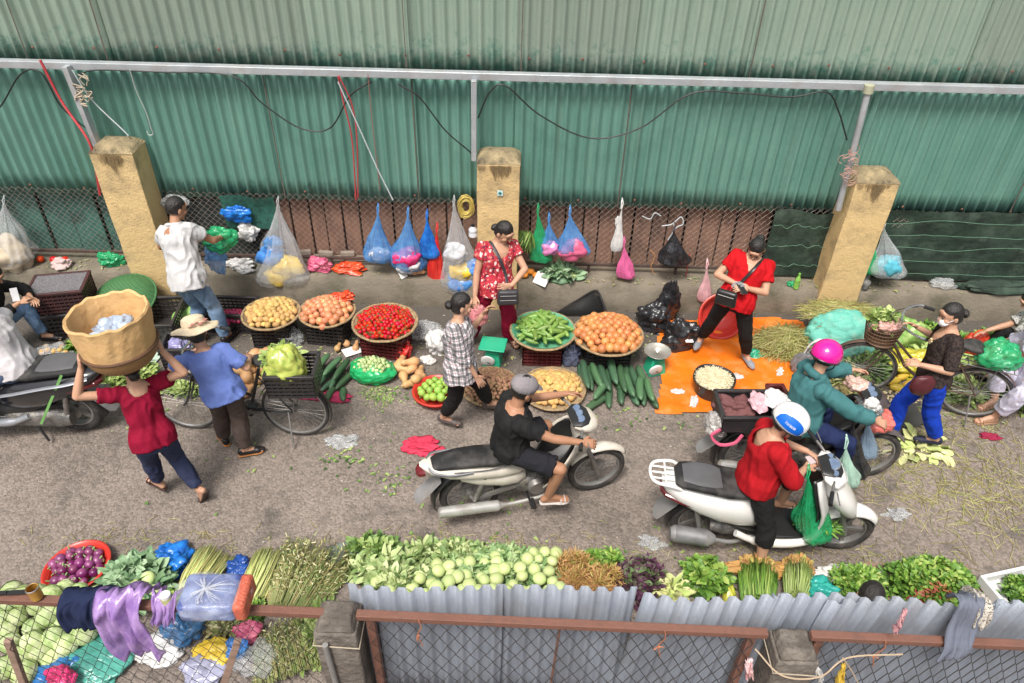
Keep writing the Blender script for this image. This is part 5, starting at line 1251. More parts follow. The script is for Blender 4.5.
for key, u, v, r, lab in (('pot', 271, 313, .305, 'winnowing basket of yellow potatoes, leftmost of the wall row'), ('on1', 327, 311, .30, 'winnowing basket of pinkish onions left of the tomatoes'),
                          ('tom', 385, 322, .345, 'winnowing basket full of red tomatoes'), ('cuc', 543, 330, .345, 'winnowing basket of cucumbers lined with green'), ('on2', 608, 334, .37, 'winnowing basket of orange brown onions left of the black bags')):
    c = G(u, v, Z); B[key] = (c, r); tray(c, r, lab, m=None)
g = MB(); c, r = B['cuc']; g.lathe([(.001, -.078), (r*.5, -.07), (r*.84, -.045), (r*.965, .012), (r*.99, .014)], 40); o = g.build('tray_liner', greenweave, loc=c); tag(o, 'green liner in the cucumber basket', 'liner')
cr_ = B['pot'][0]; crate_under(cr_, .40, .34, .05, 'black crate holding up the potato basket'); crate_under(B['on1'][0], .42, .34, -.1, 'black crate holding up the pinkish onion basket')
crate_under(B['tom'][0]+V((0, -.02, 0)), .46, .36, -.15, 'dark red crate holding up the tomato basket', crr); crate_under(B['cuc'][0], .42, .36, 0, 'dark red crate holding up the cucumber basket', crr)
crate_under(B['on2'][0], .46, .36, .1, 'black crate holding up the orange brown onion basket')
c, r = B['pot']; spread(proto('potato', (.042, .034, .031), potm, lump(1)), mound(c, r-.02, r-.02, .10, .060, z0=-.01), 'yellow potato heaped in the leftmost winnowing basket', 'potato', 'potatoes in the left basket')
def tip(g): g.caps((0, 0, .03), (0, 0, .045), .008, .003, 6)
c, r = B['on1']; spread(two('onion', [onp, stalkm], (.043, .043, .039), lambda p: 1+.05*abs(p.z), tip), mound(c, r-.02, r-.02, .11, .070, z0=-.01), 'pinkish onion heaped in the basket left of the tomatoes', 'onion', 'onions in the basket left of the tomatoes', tilt=1.6)
c, r = B['on2']; spread(two('onion', [onm, stalkm], (.046, .046, .042), lambda p: 1+.05*abs(p.z), tip), mound(c, r-.02, r-.02, .13, .075, z0=-.005), 'orange brown onion heaped in the basket left of the black bags', 'onion', 'onions in the right onion basket', tilt=1.6)
def calyx(g):
    for k in range(5): a = k*1.257; g.leaf((0, 0, .024), (math.cos(a), math.sin(a), .15), .018, .008, up=V((0, 0, 1)))
c, r = B['tom']; spread(two('tomato', [tomm, stalkm], (.029, .029, .027), lambda p: 1-.08*max(0, p.z)**4, calyx), mound(c, r-.035, r-.035, .09, .0485, z0=-.01), 'round red tomato heaped in the winnowing basket', 'tomato', 'tomatoes in the basket', tilt=1.2)
# cucumbers
cucm = mat('cucumber skin', (.09, .21, .03), .4, (.24, .36, .09), scale=9, stretch=(.25, 3, 3), vary=.2)
def curved(name, L, r, m, bend=.03, n=9, nk=10, taper=.55, tipc=None):
    g = MB(); pts = []; rs = []
    for i in range(nk+1):
        t = -1+2*i/nk; pts.append((t*L/2, bend*(1-t*t), 0)); k = (1-abs(t)**3.2)**.5 if abs(t) < 1 else 0
        rs.append(max(.004, r*k*(1+.1*t)))
    g.tube(pts, rs, n); return g.build(name, m, angle=80)
c, r = B['cuc']; pts = [p for p in mound(c, r-.085, r-.085, .12, .060, jit=.35, z0=0)]
pts += [p+V((0, 0, .03)) for p in mound(c+V((-.02, .06, 0)), .15, .13, .08, .075, jit=.3, z0=.03)]
spread(curved('cucumber', .17, .025, cucm, .008), pts, 'green cucumber heaped in the green-lined basket', 'cucumber', 'cucumbers in the basket', yaw=None, tilt=.25)
# wax gourds in two groups
gourdm = mat('gourd skin', (.028, .085, .04), .45, (.075, .165, .075), scale=7, stretch=(.3, 4, 4), vary=.35, dirt=(.20, .26, .19), dscale=16, damt=.35)
def gourds(lst, label, group, L=.46, r=.042):
    pr = None
    for (u, v, z, ang, k) in lst:
        if pr is None: pr = curved('wax_gourd', L*1.15, r, gourdm, .015, n=12); o = pr
        else: o = pr.copy(); COL.objects.link(o)
        o.location = G(u, v, z); o.scale = (k, U(.9, 1.05), U(.9, 1.05)); o.rotation_euler = (U(-.3, .3), .06, R(ang)); tag(o, label, 'gourd', group)
gourds([(318, 372, .05, 84, .8), (327, 376, .05, 72, .85), (337, 378, .05, 80, .85), (346, 380, .05, 66, .8), (322, 364, .12, 78, .85), (333, 366, .12, 70, .8), (342, 369, .12, 76, .85), (330, 385, .04, 60, .6), (344, 394, .04, 100, .5), (331, 394, .04, 82, .5)],
       'dark green wax gourd in the small pile beside the bicycle crate', 'wax gourds beside the bicycle', r=.035, L=.40)
gl = []
for i, u in enumerate((583, 591, 600, 609, 618, 627, 636, 644)): gl.append((u, 378+U(-4, 4), .05, 92+U(-8, 8), U(.8, 1)))
for i, u in enumerate((588, 599, 607, 616, 625)): gl.append((u-2, 374+U(-4, 4), .13, 90+U(-12, 12), U(.8, 1)))
for i, u in enumerate((610, 622, 634, 645, 652)): gl.append((u, 395+U(-3, 3), .05, 92+U(-14, 14), U(.55, .8)))
gl += [(630, 384, .13, 96, .8), (641, 388, .13, 84, .75), (596, 404, .05, 45, .7), (601, 391, .12, 60, .6), (650, 389, .13, 93, .75)]
gourds(gl, 'dark green wax gourd in the large pile left of the orange tarp', 'wax gourds left of the orange tarp')
# butternuts
butm = mat('butternut skin', (.62, .37, .17), .55, (.50, .28, .12), scale=6, vary=.14, dirt=(.38, .25, .14), dscale=10, damt=.35)
def squash():
    g = MB(); pr = [(0, -.105), (.028, -.10), (.052, -.075), (.060, -.04), (.052, .0), (.038, .03), (.034, .07), (.034, .105), (.022, .122), (.008, .125), (.007, .145), (.0, .146)]
    g.lathe(pr, 14, rot=Matrix.Rotation(PI/2, 3, 'Y')); return g.build('butternut_squash', butm, angle=80)
sq = squash()
def spread_at(proto_, lst, label, cat, group, first=True, tilt=.3, sc=(.85, 1.1)):
    for i, (u, v, z) in enumerate(lst):
        o = proto_ if (i == 0 and first) else proto_.copy()
        if not (i == 0 and first): COL.objects.link(o)
        o.location = G(u, v, z); k = U(*sc); o.scale = (k, k, k); o.rotation_euler = (U(-tilt, tilt), U(-tilt, tilt), U(0, 6.28)); tag(o, label, cat, group)
spread_at(sq, [(240, 360, .06), (252, 356, .06), (262, 353, .06), (271, 352, .06), (237, 371, .06), (249, 369, .06), (260, 367, .06), (239, 383, .06), (250, 381, .06), (262, 378, .06), (247, 391, .05), (256, 361, .15), (246, 374, .15), (266, 360, .14)],
          'tan butternut squash in the pile beside the bicycle saddle', 'squash', 'butternuts beside the bicycle')
spread_at(sq, [(400, 368, .06), (410, 370, .06), (420, 372, .06), (404, 378, .06), (414, 382, .06), (401, 362, .07), (411, 362, .12), (418, 378, .12)], 'tan butternut squash in the pile beside the red basin of guavas', 'squash', 'butternuts beside the guavas', first=False)
spread_at(sq, [(345, 342, .05), (356, 346, .05), (338, 347, .05)], 'small butternut on the ground below the tomato basket', 'squash', 'butternuts below the tomato basket', first=False, sc=(.6, .7))
b_q = sq.copy(); COL.objects.link(b_q); b_q.location = P(417, 279, 7.42); b_q.rotation_euler = (0, .1, .1); b_q.scale = (.8, .8, .8); b_q.location.z = .42; tag(b_q, 'single butternut lying on the ledge under the hanging bags', 'squash')
if 'group' in b_q: del b_q['group']
# guavas in red basin
def basin(c, r, label, depth=.10, m=None, tilt=(0, 0), name='basin', holes=False):
    t = empty(name, c, label=label, cat='basin', rot=(tilt[0], tilt[1], 0))
    g = MB(); g.lathe([(.001, -depth), (r*.72, -depth), (r*.80, -depth*.8), (r*.93, -.01), (r, 0), (r*1.04, -.004), (r*1.045, -.02)], 44); g.build('bowl', m or redpl, t, solid=.005)
    g = MB(); n = 44
    for k in range(3): q = r*(.76+.06*k); g.tube([(q*math.cos(2*PI*i/n), q*math.sin(2*PI*i/n), -depth*(.88-.27*k)) for i in range(n)], .0035, 5, closed=True)
    g.build('rib', m or redpl, t); return t
guam = mat('guava skin', (.34, .52, .10), .45, (.24, .42, .06), scale=12, vary=.18)
c = G(436, 390, .10); basin(c, .235, 'red plastic basin full of green guavas beside the checked shirt woman')
spread(two('guava', [guam, stalkm], (.045, .041, .040), lambda p: 1-.12*max(0, p.z)-.03*math.sin(5*math.atan2(p.y, p.x)), lambda g: g.caps((0, 0, .035), (0, 0, .046), .006, .004, 6)), mound(c, .20, .18, .085, .072, z0=-.035), 'green guava heaped in the red basin', 'guava', 'guavas in the red basin', tilt=1.5)
# taro tray and potato tray on the ground
tarm = mat('taro skin', (.17, .085, .045), .85, (.36, .21, .12), scale=30, vary=.25, bump=.6)
c = G(490, 386, .07); tray(c, .30, 'flat winnowing tray of small brown taro roots', depth=.05)
spread(proto('taro_root', (.027, .022, .021), tarm, lump(4, .2)), mound(c, .29, .29, .13, .042, z0=-.01), 'small brown taro root in the flat tray behind the rider', 'taro', 'taro roots in the tray')
c = G(553, 388, .07); tray(c, .33, 'flat winnowing tray of large yellow potatoes on the ground', depth=.05)
spread(proto('potato', (.044, .034, .032), potm, lump(8)), mound(c, .30, .28, .10, .060, z0=-.01), 'large yellow potato in the flat tray on the ground', 'potato', 'potatoes in the flat tray')
# ---- crumpled plastic, cloths, sacks
def crumple(c, r, m, label, cat='plastic bag', name='plastic_bag', amp=.22, fr=2.2, seed=None, n=56, mm=36, flat=True, rz=0, group=None, knot=0, parent=None, drag=None):
    sd = seed if seed is not None else U(0, 50)
    g = MB(); rr = r if hasattr(r, '__len__') else (r, r, r)
    def f(p):
        q = V(p)*fr*.9+V((sd, sd*.7, 0)); w_ = noise.noise_vector(q*1.3)*.35; lo = noise.noise(V(p)*1.15+V((sd, 3, sd)))
        F = noise.voronoi(q+w_)[0]; F2 = noise.voronoi(q*2.3-w_)[0]
        k = 1+lo*amp*1.8+amp*1.5*(.42-F[0])+amp*.55*(.4-F2[0])-amp*.8*max(0, .10-(F[1]-F[0]))*5
        return max(.4, k)
    vs0 = len(g.v); g.ell((0, 0, 0), rr, n=n, m=mm, f=f)
    if flat: g.v = [(x, y, max(z, -rr[2]*.55)) for x, y, z in g.v]
    if knot: g.tube(spline([(0, 0, rr[2]*.8), (.01, 0, rr[2]*1.1), (-.01, .01, rr[2]*1.25+knot)], 4), [.03, .022, .016, .012, .012, .012, .016, .022, .03][:9], 8)
    o = g.build(name, m, parent, angle=180, rot=(0, 0, rz)); 
    if parent is None: o.location = V(c)+V((0, 0, rr[2]*.55 if flat else 0)); tag(o, label, cat, group)
    else: o.location = c
    return o
pc = {}
def PL(col, alpha=.88, **k):
    key = (col, alpha)
    if key not in pc: pc[key] = plastic('plastic %d' % len(pc), col, alpha, **k)
    return pc[key]
clear = plastic('clear film', (.72, .74, .75), .30, c2=(.6, .62, .64)); whitepl = plastic('white film', (.72, .72, .71), .9, c2=(.58, .57, .55)); greenf = plastic('green film', (.03, .42, .17), .72, c2=(.02, .33, .12))
bluef = plastic('blue film', (.02, .22, .68), .85, c2=(.01, .12, .5)); blackf = plastic('black film', (.012, .012, .014), 1, c2=(.03, .03, .034)); redf = plastic('red film', (.68, .04, .03), .9, c2=(.55, .02, .02)); pinkf = plastic('pink film', (.78, .20, .30), .75, c2=(.7, .12, .25))
orangef = plastic('orange red film', (.80, .10, .03), .9, c2=(.7, .06, .02)); tealf = plastic('teal film', (.05, .48, .40), .85, c2=(.03, .38, .33)); purpf = plastic('purple film', (.42, .27, .56), .78, c2=(.27, .15, .42)); mintf = plastic('mint film', (.45, .68, .56), .85)
def hang(u, vt, vb, wpx, m, label, Y=7.42, fill=None, fillm=None, pleat=11, depth=.6, lab2=None, skew=0, cat='plastic bag', group=None, full=.75, name='hanging_bag'):
    a = P(u, vt, Y); b = P(u+skew, vb, Y); h = a.z-b.z; d_ = (Y*.788+(5.2-a.z)*.616); r = wpx*d_/740/2*(1.16 if Y > 7 else 1)
    g = MB(); sd = U(0, 20)
    prof = [(.05, 0), (.06, -.05), (.14, -.14), (.28, -.28), (.50, -.45), (.74, -.63), (.95, -.79), (1, -.87), (.88, -.95), (.5, -.995), (.01, -1)]
    pr = []
    for i in range(len(prof)-1):
        for k in range(3): t = k/3; pr.append((prof[i][0]*(1-t)+prof[i+1][0]*t, prof[i][1]*(1-t)+prof[i+1][1]*t))
    pr.append(prof[-1])
    def f(an, q, z):
        k = 1+(.16*abs(math.sin(pleat*.5*an+sd))+.08*math.sin(pleat*1.7*an+sd+z*3))*(.35+max(0, 1+z))+.42*noise.noise(V((math.cos(an)*1.1, math.sin(an)*1.1, z*2.2+sd)))*min(1, -z*2)+.22*(.4-noise.voronoi(V((math.cos(an)*1.3, math.sin(an)*1.3, z*2.6+sd)))[0][0])
        return q*k*r, z*h
    vs = []; n = 64
    for q, z in pr:
        for j in range(n):
            an = 2*PI*j/n; rr, zz = f(an, q, z); vs.append((rr*math.cos(an)+(b.x-a.x)*(-z), rr*math.sin(an)*depth, zz))
    g.add(vs, [(i*n+j, i*n+(j+1) % n, (i+1)*n+(j+1) % n, (i+1)*n+j) for i in range(len(pr)-1) for j in range(n)])
    o = g.build(name, m, loc=a, angle=180); tag(o, label, cat, group)
    g = MB(); g.tube([(0, 0, .0), (.01, .02, .05), (0, .06, .09)], .006, 5); g.tube([(-.01, 0, -.01), (-.01, .02, .05), (.0, .07, .09)], .006, 5); g.build('handle', m, o)
    if fillm:
        for i, (fx, fz, fr, fm, fl) in enumerate(fillm):
            crumple(a+V((fx*r+(b.x-a.x)*fz, -.03, -fz*h)), (fr*r*1.2, fr*r*depth*1.2, fr*r), fm, fl, cat='bundle', name='bag_bundle', flat=False, amp=.2, n=28, mm=18)
    return o
bl2 = PL((.10, .33, .75), .9, c2=(.05, .2, .6)); yl2 = PL((.80, .58, .06), .95, c2=(.72, .47, .04)); wh2 = PL((.75, .76, .78), .95, c2=(.6, .62, .66)); pk2 = PL((.75, .06, .22), .95, c2=(.65, .03, .15)); lb2 = PL((.12, .36, .72), .55, c2=(.07, .26, .62))
hang(4, 205, 262, 52, clear, 'large clear bag with pale contents hanging at the far left end of the fence', skew=6, fillm=[(0, .85, .7, mat('pale noodles', (.62, .52, .38), .8), 'pale dry goods in the clear bag at the far left end')])
hang(278, 206, 282, 52, clear, 'big clear bag of blue and yellow bundles hanging left of the brown boards', skew=4, fillm=[(-.35, .62, .42, bl2, 'blue bundle in the big clear bag left of the brown boards'), (.25, .78, .5, yl2, 'yellow bundle in the big clear bag left of the brown boards'), (-.1, .90, .45, yl2, 'lowest yellow bundle in the big clear bag left of the brown boards'), (-.2, .45, .3, lb2, 'pale blue bundle at the top of the big clear bag')])
hang(378, 213, 262, 26, lb2, 'small pale blue bag hanging on the brown boards, leftmost of the blue bags', fillm=[(.1, .82, .6, wh2, 'white bundle in the small pale blue bag')])
hang(408, 216, 270, 32, lb2, 'blue bag with pink and white bundles hanging second from the left', fillm=[(0, .72, .7, pk2, 'pink bundle in the second blue bag'), (.0, .86, .6, wh2, 'white bundle in the second blue bag')])
hang(427, 219, 258, 18, bluef, 'bright blue bag hanging between two clear bags', skew=2)
hang(437, 232, 285, 17, redf, 'small red bag hanging left of the large mixed bag', skew=-2)
hang(454, 205, 293, 42, clear, 'large clear bag of white, yellow and blue bundles hanging left of the middle pillar', skew=9, fillm=[(-.1, .5, .45, wh2, 'white bundle in the large bag left of the middle pillar'), (.1, .72, .5, yl2, 'yellow bundle in the large bag left of the middle pillar'), (-.1, .88, .55, bl2, 'blue bundle low in the large bag left of the middle pillar'), (.7, .68, .4, bl2, 'blue bundle at the side of the large bag left of the middle pillar')])
hang(538, 213, 262, 20, greenf, 'green bag of greens hanging just right of the middle pillar', skew=4)
hang(549, 222, 253, 20, lb2, 'blue and pink bag hanging behind the green bag', fillm=[(0, .8, .7, PL((.7, .25, .5), .95), 'pink bundle in the bag behind the green bag')])
hang(570, 215, 254, 28, lb2, 'blue bag of pink bundles fanned out, hanging right of the green bag', skew=3, fillm=[(0, .86, .75, PL((.75, .15, .28), .95), 'pink bundle in the fanned blue bag')])
hang(622, 208, 252, 10, whitepl, 'thin whitish bag hanging above the pink net', skew=-6); hang(624, 246, 278, 17, PL((.80, .16, .38), .85), 'pink net bag hanging low on the brown boards', skew=2, pleat=7)
hang(674, 232, 264, 28, blackf, 'black bag tied to the fence right of the pink net'); hang(707, 268, 302, 13, PL((.78, .45, .48), .9), 'pinkish bag hanging behind the woman in the red V-neck', skew=-3, Y=7.3)
hang(868, 230, 273, 22, greenf, 'green bag hanging just right of the right pillar'); hang(884, 229, 276, 36, clear, 'clear bag of pale blue goods hanging right of the right pillar', skew=5, fillm=[(0, .75, .6, PL((.12, .52, .66), .9), 'pale blue bundle in the clear bag right of the right pillar')])
# on the fence and the ledge
def led(u, v, dz=0, Y=7.5): p = P(u, v, Y); return V((p.x, Y, .365+dz))
def onfence(u, v, Y=7.54): return P(u, v, Y)
crumple(onfence(236, 214), (.17, .06, .11), bluef, 'bright blue crumpled bag stuck on the black net', flat=False, amp=.35); crumple(onfence(175, 202), (.17, .06, .08), clear, 'clear crumpled film under the sheet edge behind the white polo man', flat=False)
crumple(onfence(248, 233), (.12, .04, .13), whitepl, 'white crumpled bag hung on the net below the blue one', flat=False, amp=.4); crumple(led(238, 262), (.17, .09, .08), whitepl, 'white crumpled bag on the ledge left of the big clear bag', amp=.4); crumple(led(246, 270, 0, 7.4), (.09, .05, .04), whitepl, 'small white crumpled bag at the ledge edge', amp=.4)
crumple(led(112, 265), (.15, .10, .10), greenf, 'bright green crumpled bag on the ledge left of the left pillar', amp=.35); crumple(led(65, 270, 0, 7.42), (.12, .08, .06), mat('pale pink cloth', (.55, .42, .40), .8), 'pale pink rag on the ledge above the black crates', cat='rag', name='rag', amp=.35)
crumple(led(322, 280), (.17, .10, .10), pinkf, 'pink crumpled bag on the ledge behind the onions', amp=.35); crumple(led(350, 275), (.19, .10, .06), orangef, 'orange red bag spread on the ledge behind the tomatoes', amp=.45); crumple(onfence(618, 222), (.03, .03, .08), whitepl, 'white scrap knotted to the fence above the pink net', flat=False)
crumple(B['on1'][0]+V((.13, .16, .06)), (.13, .10, .05), orangef, 'orange red bag draped over the back of the onion basket', amp=.45); crumple(onfence(243, 226), (.05, .03, .05), whitepl, 'white twist of film on the net', flat=False, cat='film', name='film_scrap')
for u, w_ in ((661, 14), (664, 10)): pass
cord('white_rope', [onfence(642, 216), onfence(650, 219), onfence(655, 213), onfence(661, 216)], .006, paleblue, 'short white cord knotted on the fence right of the pink net', 'rope'); cord('white_rope', [onfence(662, 226), onfence(672, 224), onfence(681, 217), onfence(683, 224), onfence(676, 228), onfence(668, 240)], .007, paleblue, 'white cord above the black bag', 'rope')
cord('red_rope', [onfence(690, 254), onfence(688, 262), onfence(686, 276)], .006, rope_red, 'short red string right of the black bag', 'rope'); cord('cord', [onfence(650, 250), onfence(655, 256), onfence(651, 266), onfence(654, 274)], .006, mat('orange cord', (.5, .25, .1), .7), 'short orange cord left of the black bag', 'cord')
tp = two('tomato', [tomm, stalkm], (.045, .045, .04), None, calyx)
for i, (u, v) in enumerate(((42, 263), (56, 265), (67, 264))):
    o = tp if i == 0 else tp.copy()
    if i: COL.objects.link(o)
    o.location = led(u, v, .04); tag(o, 'red tomato lying on the ledge at the far left', 'tomato', 'tomatoes on the ledge')
orm = mat('orange peel', (.75, .26, .03), .5, bump=.5, bscale=200)
og = proto('orange', (.04, .04, .037), orm)
for i, (u, v) in enumerate(((523, 284), (529, 280), (535, 284), (531, 288), (525, 278))):
    o = og if i == 0 else og.copy()
    if i: COL.objects.link(o)
    o.location = led(u, v, .035+.0*i, 7.52 if i % 2 else 7.44); tag(o, 'orange on the ledge beside the white card', 'orange', 'oranges on the ledge')
def card(c, w_, h_, rot, label): g = MB(); g.box((0, 0, 0), (w_, h_, .006)); o = g.build('card', mat('white card', (.75, .75, .73), .8), loc=c, rot=rot, bevel=.001); tag(o, label, 'card')
card(led(541, 288, .04, 7.35), .17, .15, (.7, .1, -.5), 'white card standing on the ledge beside the greens'); card(G(352, 351, .03), .2, .13, (.1, .05, .6), 'pale grey card between the wax gourds and the green net bag'); card(led(403, 280, .05, 7.38), .10, .12, (.9, 0, .8), 'small white card on the ledge left of the butternut')
def bottle(c, label, body, capm_, h=.2, r=.033, rot=(0, 0, 0)):
    t = empty('bottle', c, label=label, cat='bottle', rot=rot); k = h/.2
    g = MB(); g.lathe([(.001, 0), (r, .004), (r, .06*k), (r*.9, .08*k), (r, .10*k), (r*.95, .13*k), (r*.4, .17*k), (r*.38, .185*k)], 18); g.build('vessel', body, t)
    g = MB(); g.lathe([(r*.45, .183*k), (r*.45, .205*k), (.001, .206*k)], 14); g.build('cap', capm_, t); return t
bottle(led(793, 296, 0, 7.36), 'green soft drink bottle standing on the ledge left of the right pillar', PL((.30, .62, .12), .85), mat('lime cap', (.2, .5, .08), .4)); crumple(led(789, 297, 0, 7.42), (.07, .05, .03), greenf, 'small green scrap of film beside the green bottle', cat='film', name='film_scrap')
bottle(P(473, 236, 7.3), 'white topped bottle hanging beside the middle pillar', wh2, blackpl, h=.14, r=.05)
crumple(led(858, 292, 0, 7.42), (.10, .08, .12), mat('grey cement', (.22, .22, .2), .9, (.1, .1, .1), scale=20), 'grey lump at the foot of the right pillar on the ledge', cat='rubble', name='rubble')
crumple(led(940, 292, 0, 7.48), (.16, .08, .07), clear, 'pale crumpled film on the ledge under the wide green net'); crumple(led(1000, 285, 0, 7.45), (.5, .12, .07), netm, 'heap of dark net on the ledge at the right edge', cat='net', name='net_heap')
# ---- ground row: crates left, bags, scales
crate(V((-5.0, 6.72, 0)), (.56, .40, .30), .25, 'black crate at the bottom of the stack on the left', crm); t = crate(V((-5.02, 6.74, .315)), (.56, .40, .26), .22, 'black lattice crate on top of the stack on the left', mat('worn black crate', (.035, .022, .024), .5, (.09, .03, .03), scale=5))
g = MB(); g.box((0, 0, 0), (.52, .36, .02)); o = g.build('mesh_lid', mat('grey mesh lid', (.25, .23, .25), .6, (.05, .05, .05), scale=70), loc=(-5.02, 6.74, .575), rot=(0, 0, .22)); tag(o, 'grey mesh lid on the topmost black crate of the left stack', 'lid')
c = G(124, 300, .28); tray(c, .36, 'green covered round basket leaning at the foot of the left pillar', m=weave_mat('green leaf weave', (.06, .18, .06), (.02, .09, .03), 40), tilt=(.35, -.1), depth=-.13)
crate(G(158, 338, 0)+V((.05, .1, 0)), (.42, .55, .30), .1, 'black crate with scraps of green right of the carried basket'); crate(G(232, 330, 0)+V((0, .12, 0)), (.52, .36, .25), .0, 'black crate of red shallots left of the potatoes')
shm = mat('shallot skin', (.40, .03, .10), .4, (.3, .02, .07), vary=.2)
c = G(232, 318, .16)+V((0, .02, 0)); spread(proto('shallot', (.024, .022, .026), shm), mound(c, .2, .13, .04, .04), 'small red shallot in the black crate left of the potatoes', 'shallot', 'shallots in the black crate')
mel = proto('melon', (.12, .10, .10), mat('pale green melon', (.30, .48, .14), .5, (.16, .34, .08), scale=8, stretch=(.3, 4, 4)), n=20, mm=12)
for i, (u, v) in enumerate(((187, 304), (190, 320), (177, 325))):
    o = mel if i == 0 else mel.copy()
    if i: COL.objects.link(o)
    o.location = G(u, v, .11)+V((0, .12, 0)); o.rotation_euler = (0, .4*i, i); tag(o, 'pale green melon on the ground behind the legs of the white polo man', 'melon', 'melons behind the man in the polo')
crumple(G(290, 345, 0)+V((0, .05, 0)), (.17, .12, .12), clear, 'clear crumpled bag between the first two crates'); crumple(G(425, 335, 0), (.2, .15, .12), clear, 'clear crumpled bag right of the tomatoes'); crumple(G(438, 350, 0), (.14, .13, .17), whitepl, 'white bag on the ground behind the checked shirt woman'); crumple(G(428, 362, 0), (.08, .07, .05), mat('garlic white', (.72, .68, .64), .7), 'pale bulbs in a heap behind the guava basin', cat='bulbs', name='bulb_heap')
crumple(G(404, 356, 0), (.10, .12, .13), redf, 'red bag behind the butternuts', amp=.3); crumple(G(330, 398, 0), (.22, .08, .02), mat('red cloth', (.45, .03, .10), .8), 'red cloth under the small gourd pile', cat='cloth', name='cloth', amp=.4)
# green net bag with white and green little eggplants
c = G(373, 376, .02); crumple(c, (.25, .19, .12), PL((.02, .42, .14), .93, c2=(.015, .34, .1)), 'green bag opened to show small pale eggplants', amp=.12, name='net_bag')
egm = mat('pale eggplant skin', (.50, .58, .30), .4, (.32, .45, .16), scale=14, vary=.2)
spread(two('small_eggplant', [egm, stalkm], (.024, .024, .023), None, lambda g: g.caps((0, 0, .02), (.004, 0, .034), .008, .004, 6)), mound(c+V((0, 0, .10)), .19, .135, .085, .040, z0=.03), 'small pale green eggplant in the opened green bag', 'eggplant', 'small eggplants in the green bag', tilt=1.5)
# scales
def scale_(c, rz, label, pan=False):
    t = empty('weighing_scale', c, rz, label=label, cat='scale')
    g = MB(); g.box((0, 0, .10), (.20, .18, .20), taper=.72); g.build('housing', greenpl, t, bevel=.012)
    d = MB(); X = Matrix.Translation((-.04, -.098, .10)) @ Matrix.Rotation(R(-78), 4, 'X'); d.X = X; d.lathe([(.001, .012), (.062, .012), (.075, .006), (.078, -.006)], 28, rot=Matrix.Rotation(PI, 3, 'X')); dl = d.build('dial', mat('white dial', (.78, .78, .76), .4), t)
    g = MB(); g.X = X; g.bar((0, 0, -.018), (.035, .03, -.018), .006, .002); g.build('needle', blackpl, dl)
    g = MB(); g.tube([(0, 0, .19), (0, 0, .25)], .03, 12); g.build('neck', greenpl, t)
    g = MB()
    if pan: g.lathe([(.001, .255), (.11, .258), (.135, .28), (.145, .285)], 32); g.build('pan', mat('steel pan', (.55, .54, .5), .35, (.4, .36, .3), metal=.6), t, solid=.003)
    else: g.box((0, 0, .262), (.28, .24, .018)); g.build('platform', greenpl, t, bevel=.006)
    return t
scale_(G(493, 363, 0), -.15, 'green weighing scale with a flat green platform in front of the floral blouse woman'); scale_(G(654, 371, 0), .3, 'green weighing scale with a round steel pan at the edge of the orange tarp', True)
crumple(G(678, 345, 0), (.24, .17, .22), blackf, 'large black rubbish bag behind the steel pan scale', amp=.2, n=60, mm=40); crumple(G(653, 332, 0)+V((0, .1, 0)), (.22, .16, .2), blackf, 'smaller black bag between the onion basket and the large black bag', amp=.28)
crumple(G(665, 318, .0), (.14, .10, .34), blackf, 'upright black bag leaning on the ledge behind the large one', amp=.25); crumple(G(570, 360, 0), (.13, .12, .16), PL((.12, .14, .22), .75), 'dark translucent bag between the cucumber and onion baskets'); card(G(688, 336, .22), .10, .16, (.5, .2, .3), 'white card on the large black bag')
g = MB(); pp = [P(575, 308, 7.26), P(553, 322, 7.1), P(605, 320, 7.1), P(600, 296, 7.28)]
g.tube(spline([P(552, 316, 7.15), P(575, 302, 7.25), P(594, 291, 7.28), P(600, 296, 7.25), P(606, 312, 7.15)], 5), .014, 6); o = g.build('hoop_net', blackpl); tag(o, 'black hooped frame with net leaning on the ledge behind the cucumbers', 'net')
g = MB(); a, b_, c_, d_ = P(554, 316, 7.16), P(593, 293, 7.285), P(602, 298, 7.26), P(604, 314, 7.16); g.add([a, b_, c_, d_], [(0, 1, 2, 3)]); g.build('net', mat('black mesh', (.015, .015, .015), .7, alpha=.7), o, solid=.004)
# orange tarp
def sheet_poly(px, m, label, cat, name, z=.006, amp=.012, res=.05, seed=3):
    P2 = [G(u, v, 0) for u, v in px]; xs_ = [p.x for p in P2]; ys_ = [p.y for p in P2]
    def inside(x, y):
        c_ = False; j = len(P2)-1
        for i in range(len(P2)):
            if (P2[i].y > y) != (P2[j].y > y) and x < (P2[j].x-P2[i].x)*(y-P2[i].y)/(P2[j].y-P2[i].y)+P2[i].x: c_ = not c_
            j = i
        return c_
    g = MB(); idx = {}; x0, y0 = min(xs_), min(ys_); nx = int((max(xs_)-x0)/res)+2; ny = int((max(ys_)-y0)/res)+2; fs = []
    def vid(i, j):
        if (i, j) not in idx:
            x, y = x0+i*res, y0+j*res; x += .03*noise.noise(V((x*4, y*4, seed))); y += .03*noise.noise(V((x*4, y*4, seed+5)))
            n_ = noise.noise(V((x*2.3, y*5, seed))); idx[(i, j)] = len(g.v); g.v.append((x, y, z+amp*(1-abs(n_)*2)+amp*.4*noise.noise(V((x*14, y*14, seed)))+amp*.5))
        return idx[(i, j)]
    for i in range(nx):
        for j in range(ny):
            if inside(x0+(i+.5)*res, y0+(j+.5)*res): g.f.append((vid(i, j), vid(i+1, j), vid(i+1, j+1), vid(i, j+1))); g.m.append(0); g.t.append(0)
    o = g.build(name, m, angle=180); tag(o, label, cat); return o
tarpm = mat('orange tarpaulin', (.80, .19, .008), .45, (.70, .135, .005), scale=3, bump=.5, bscale=20, dirt=(.62, .36, .14), dscale=5, damt=.45)
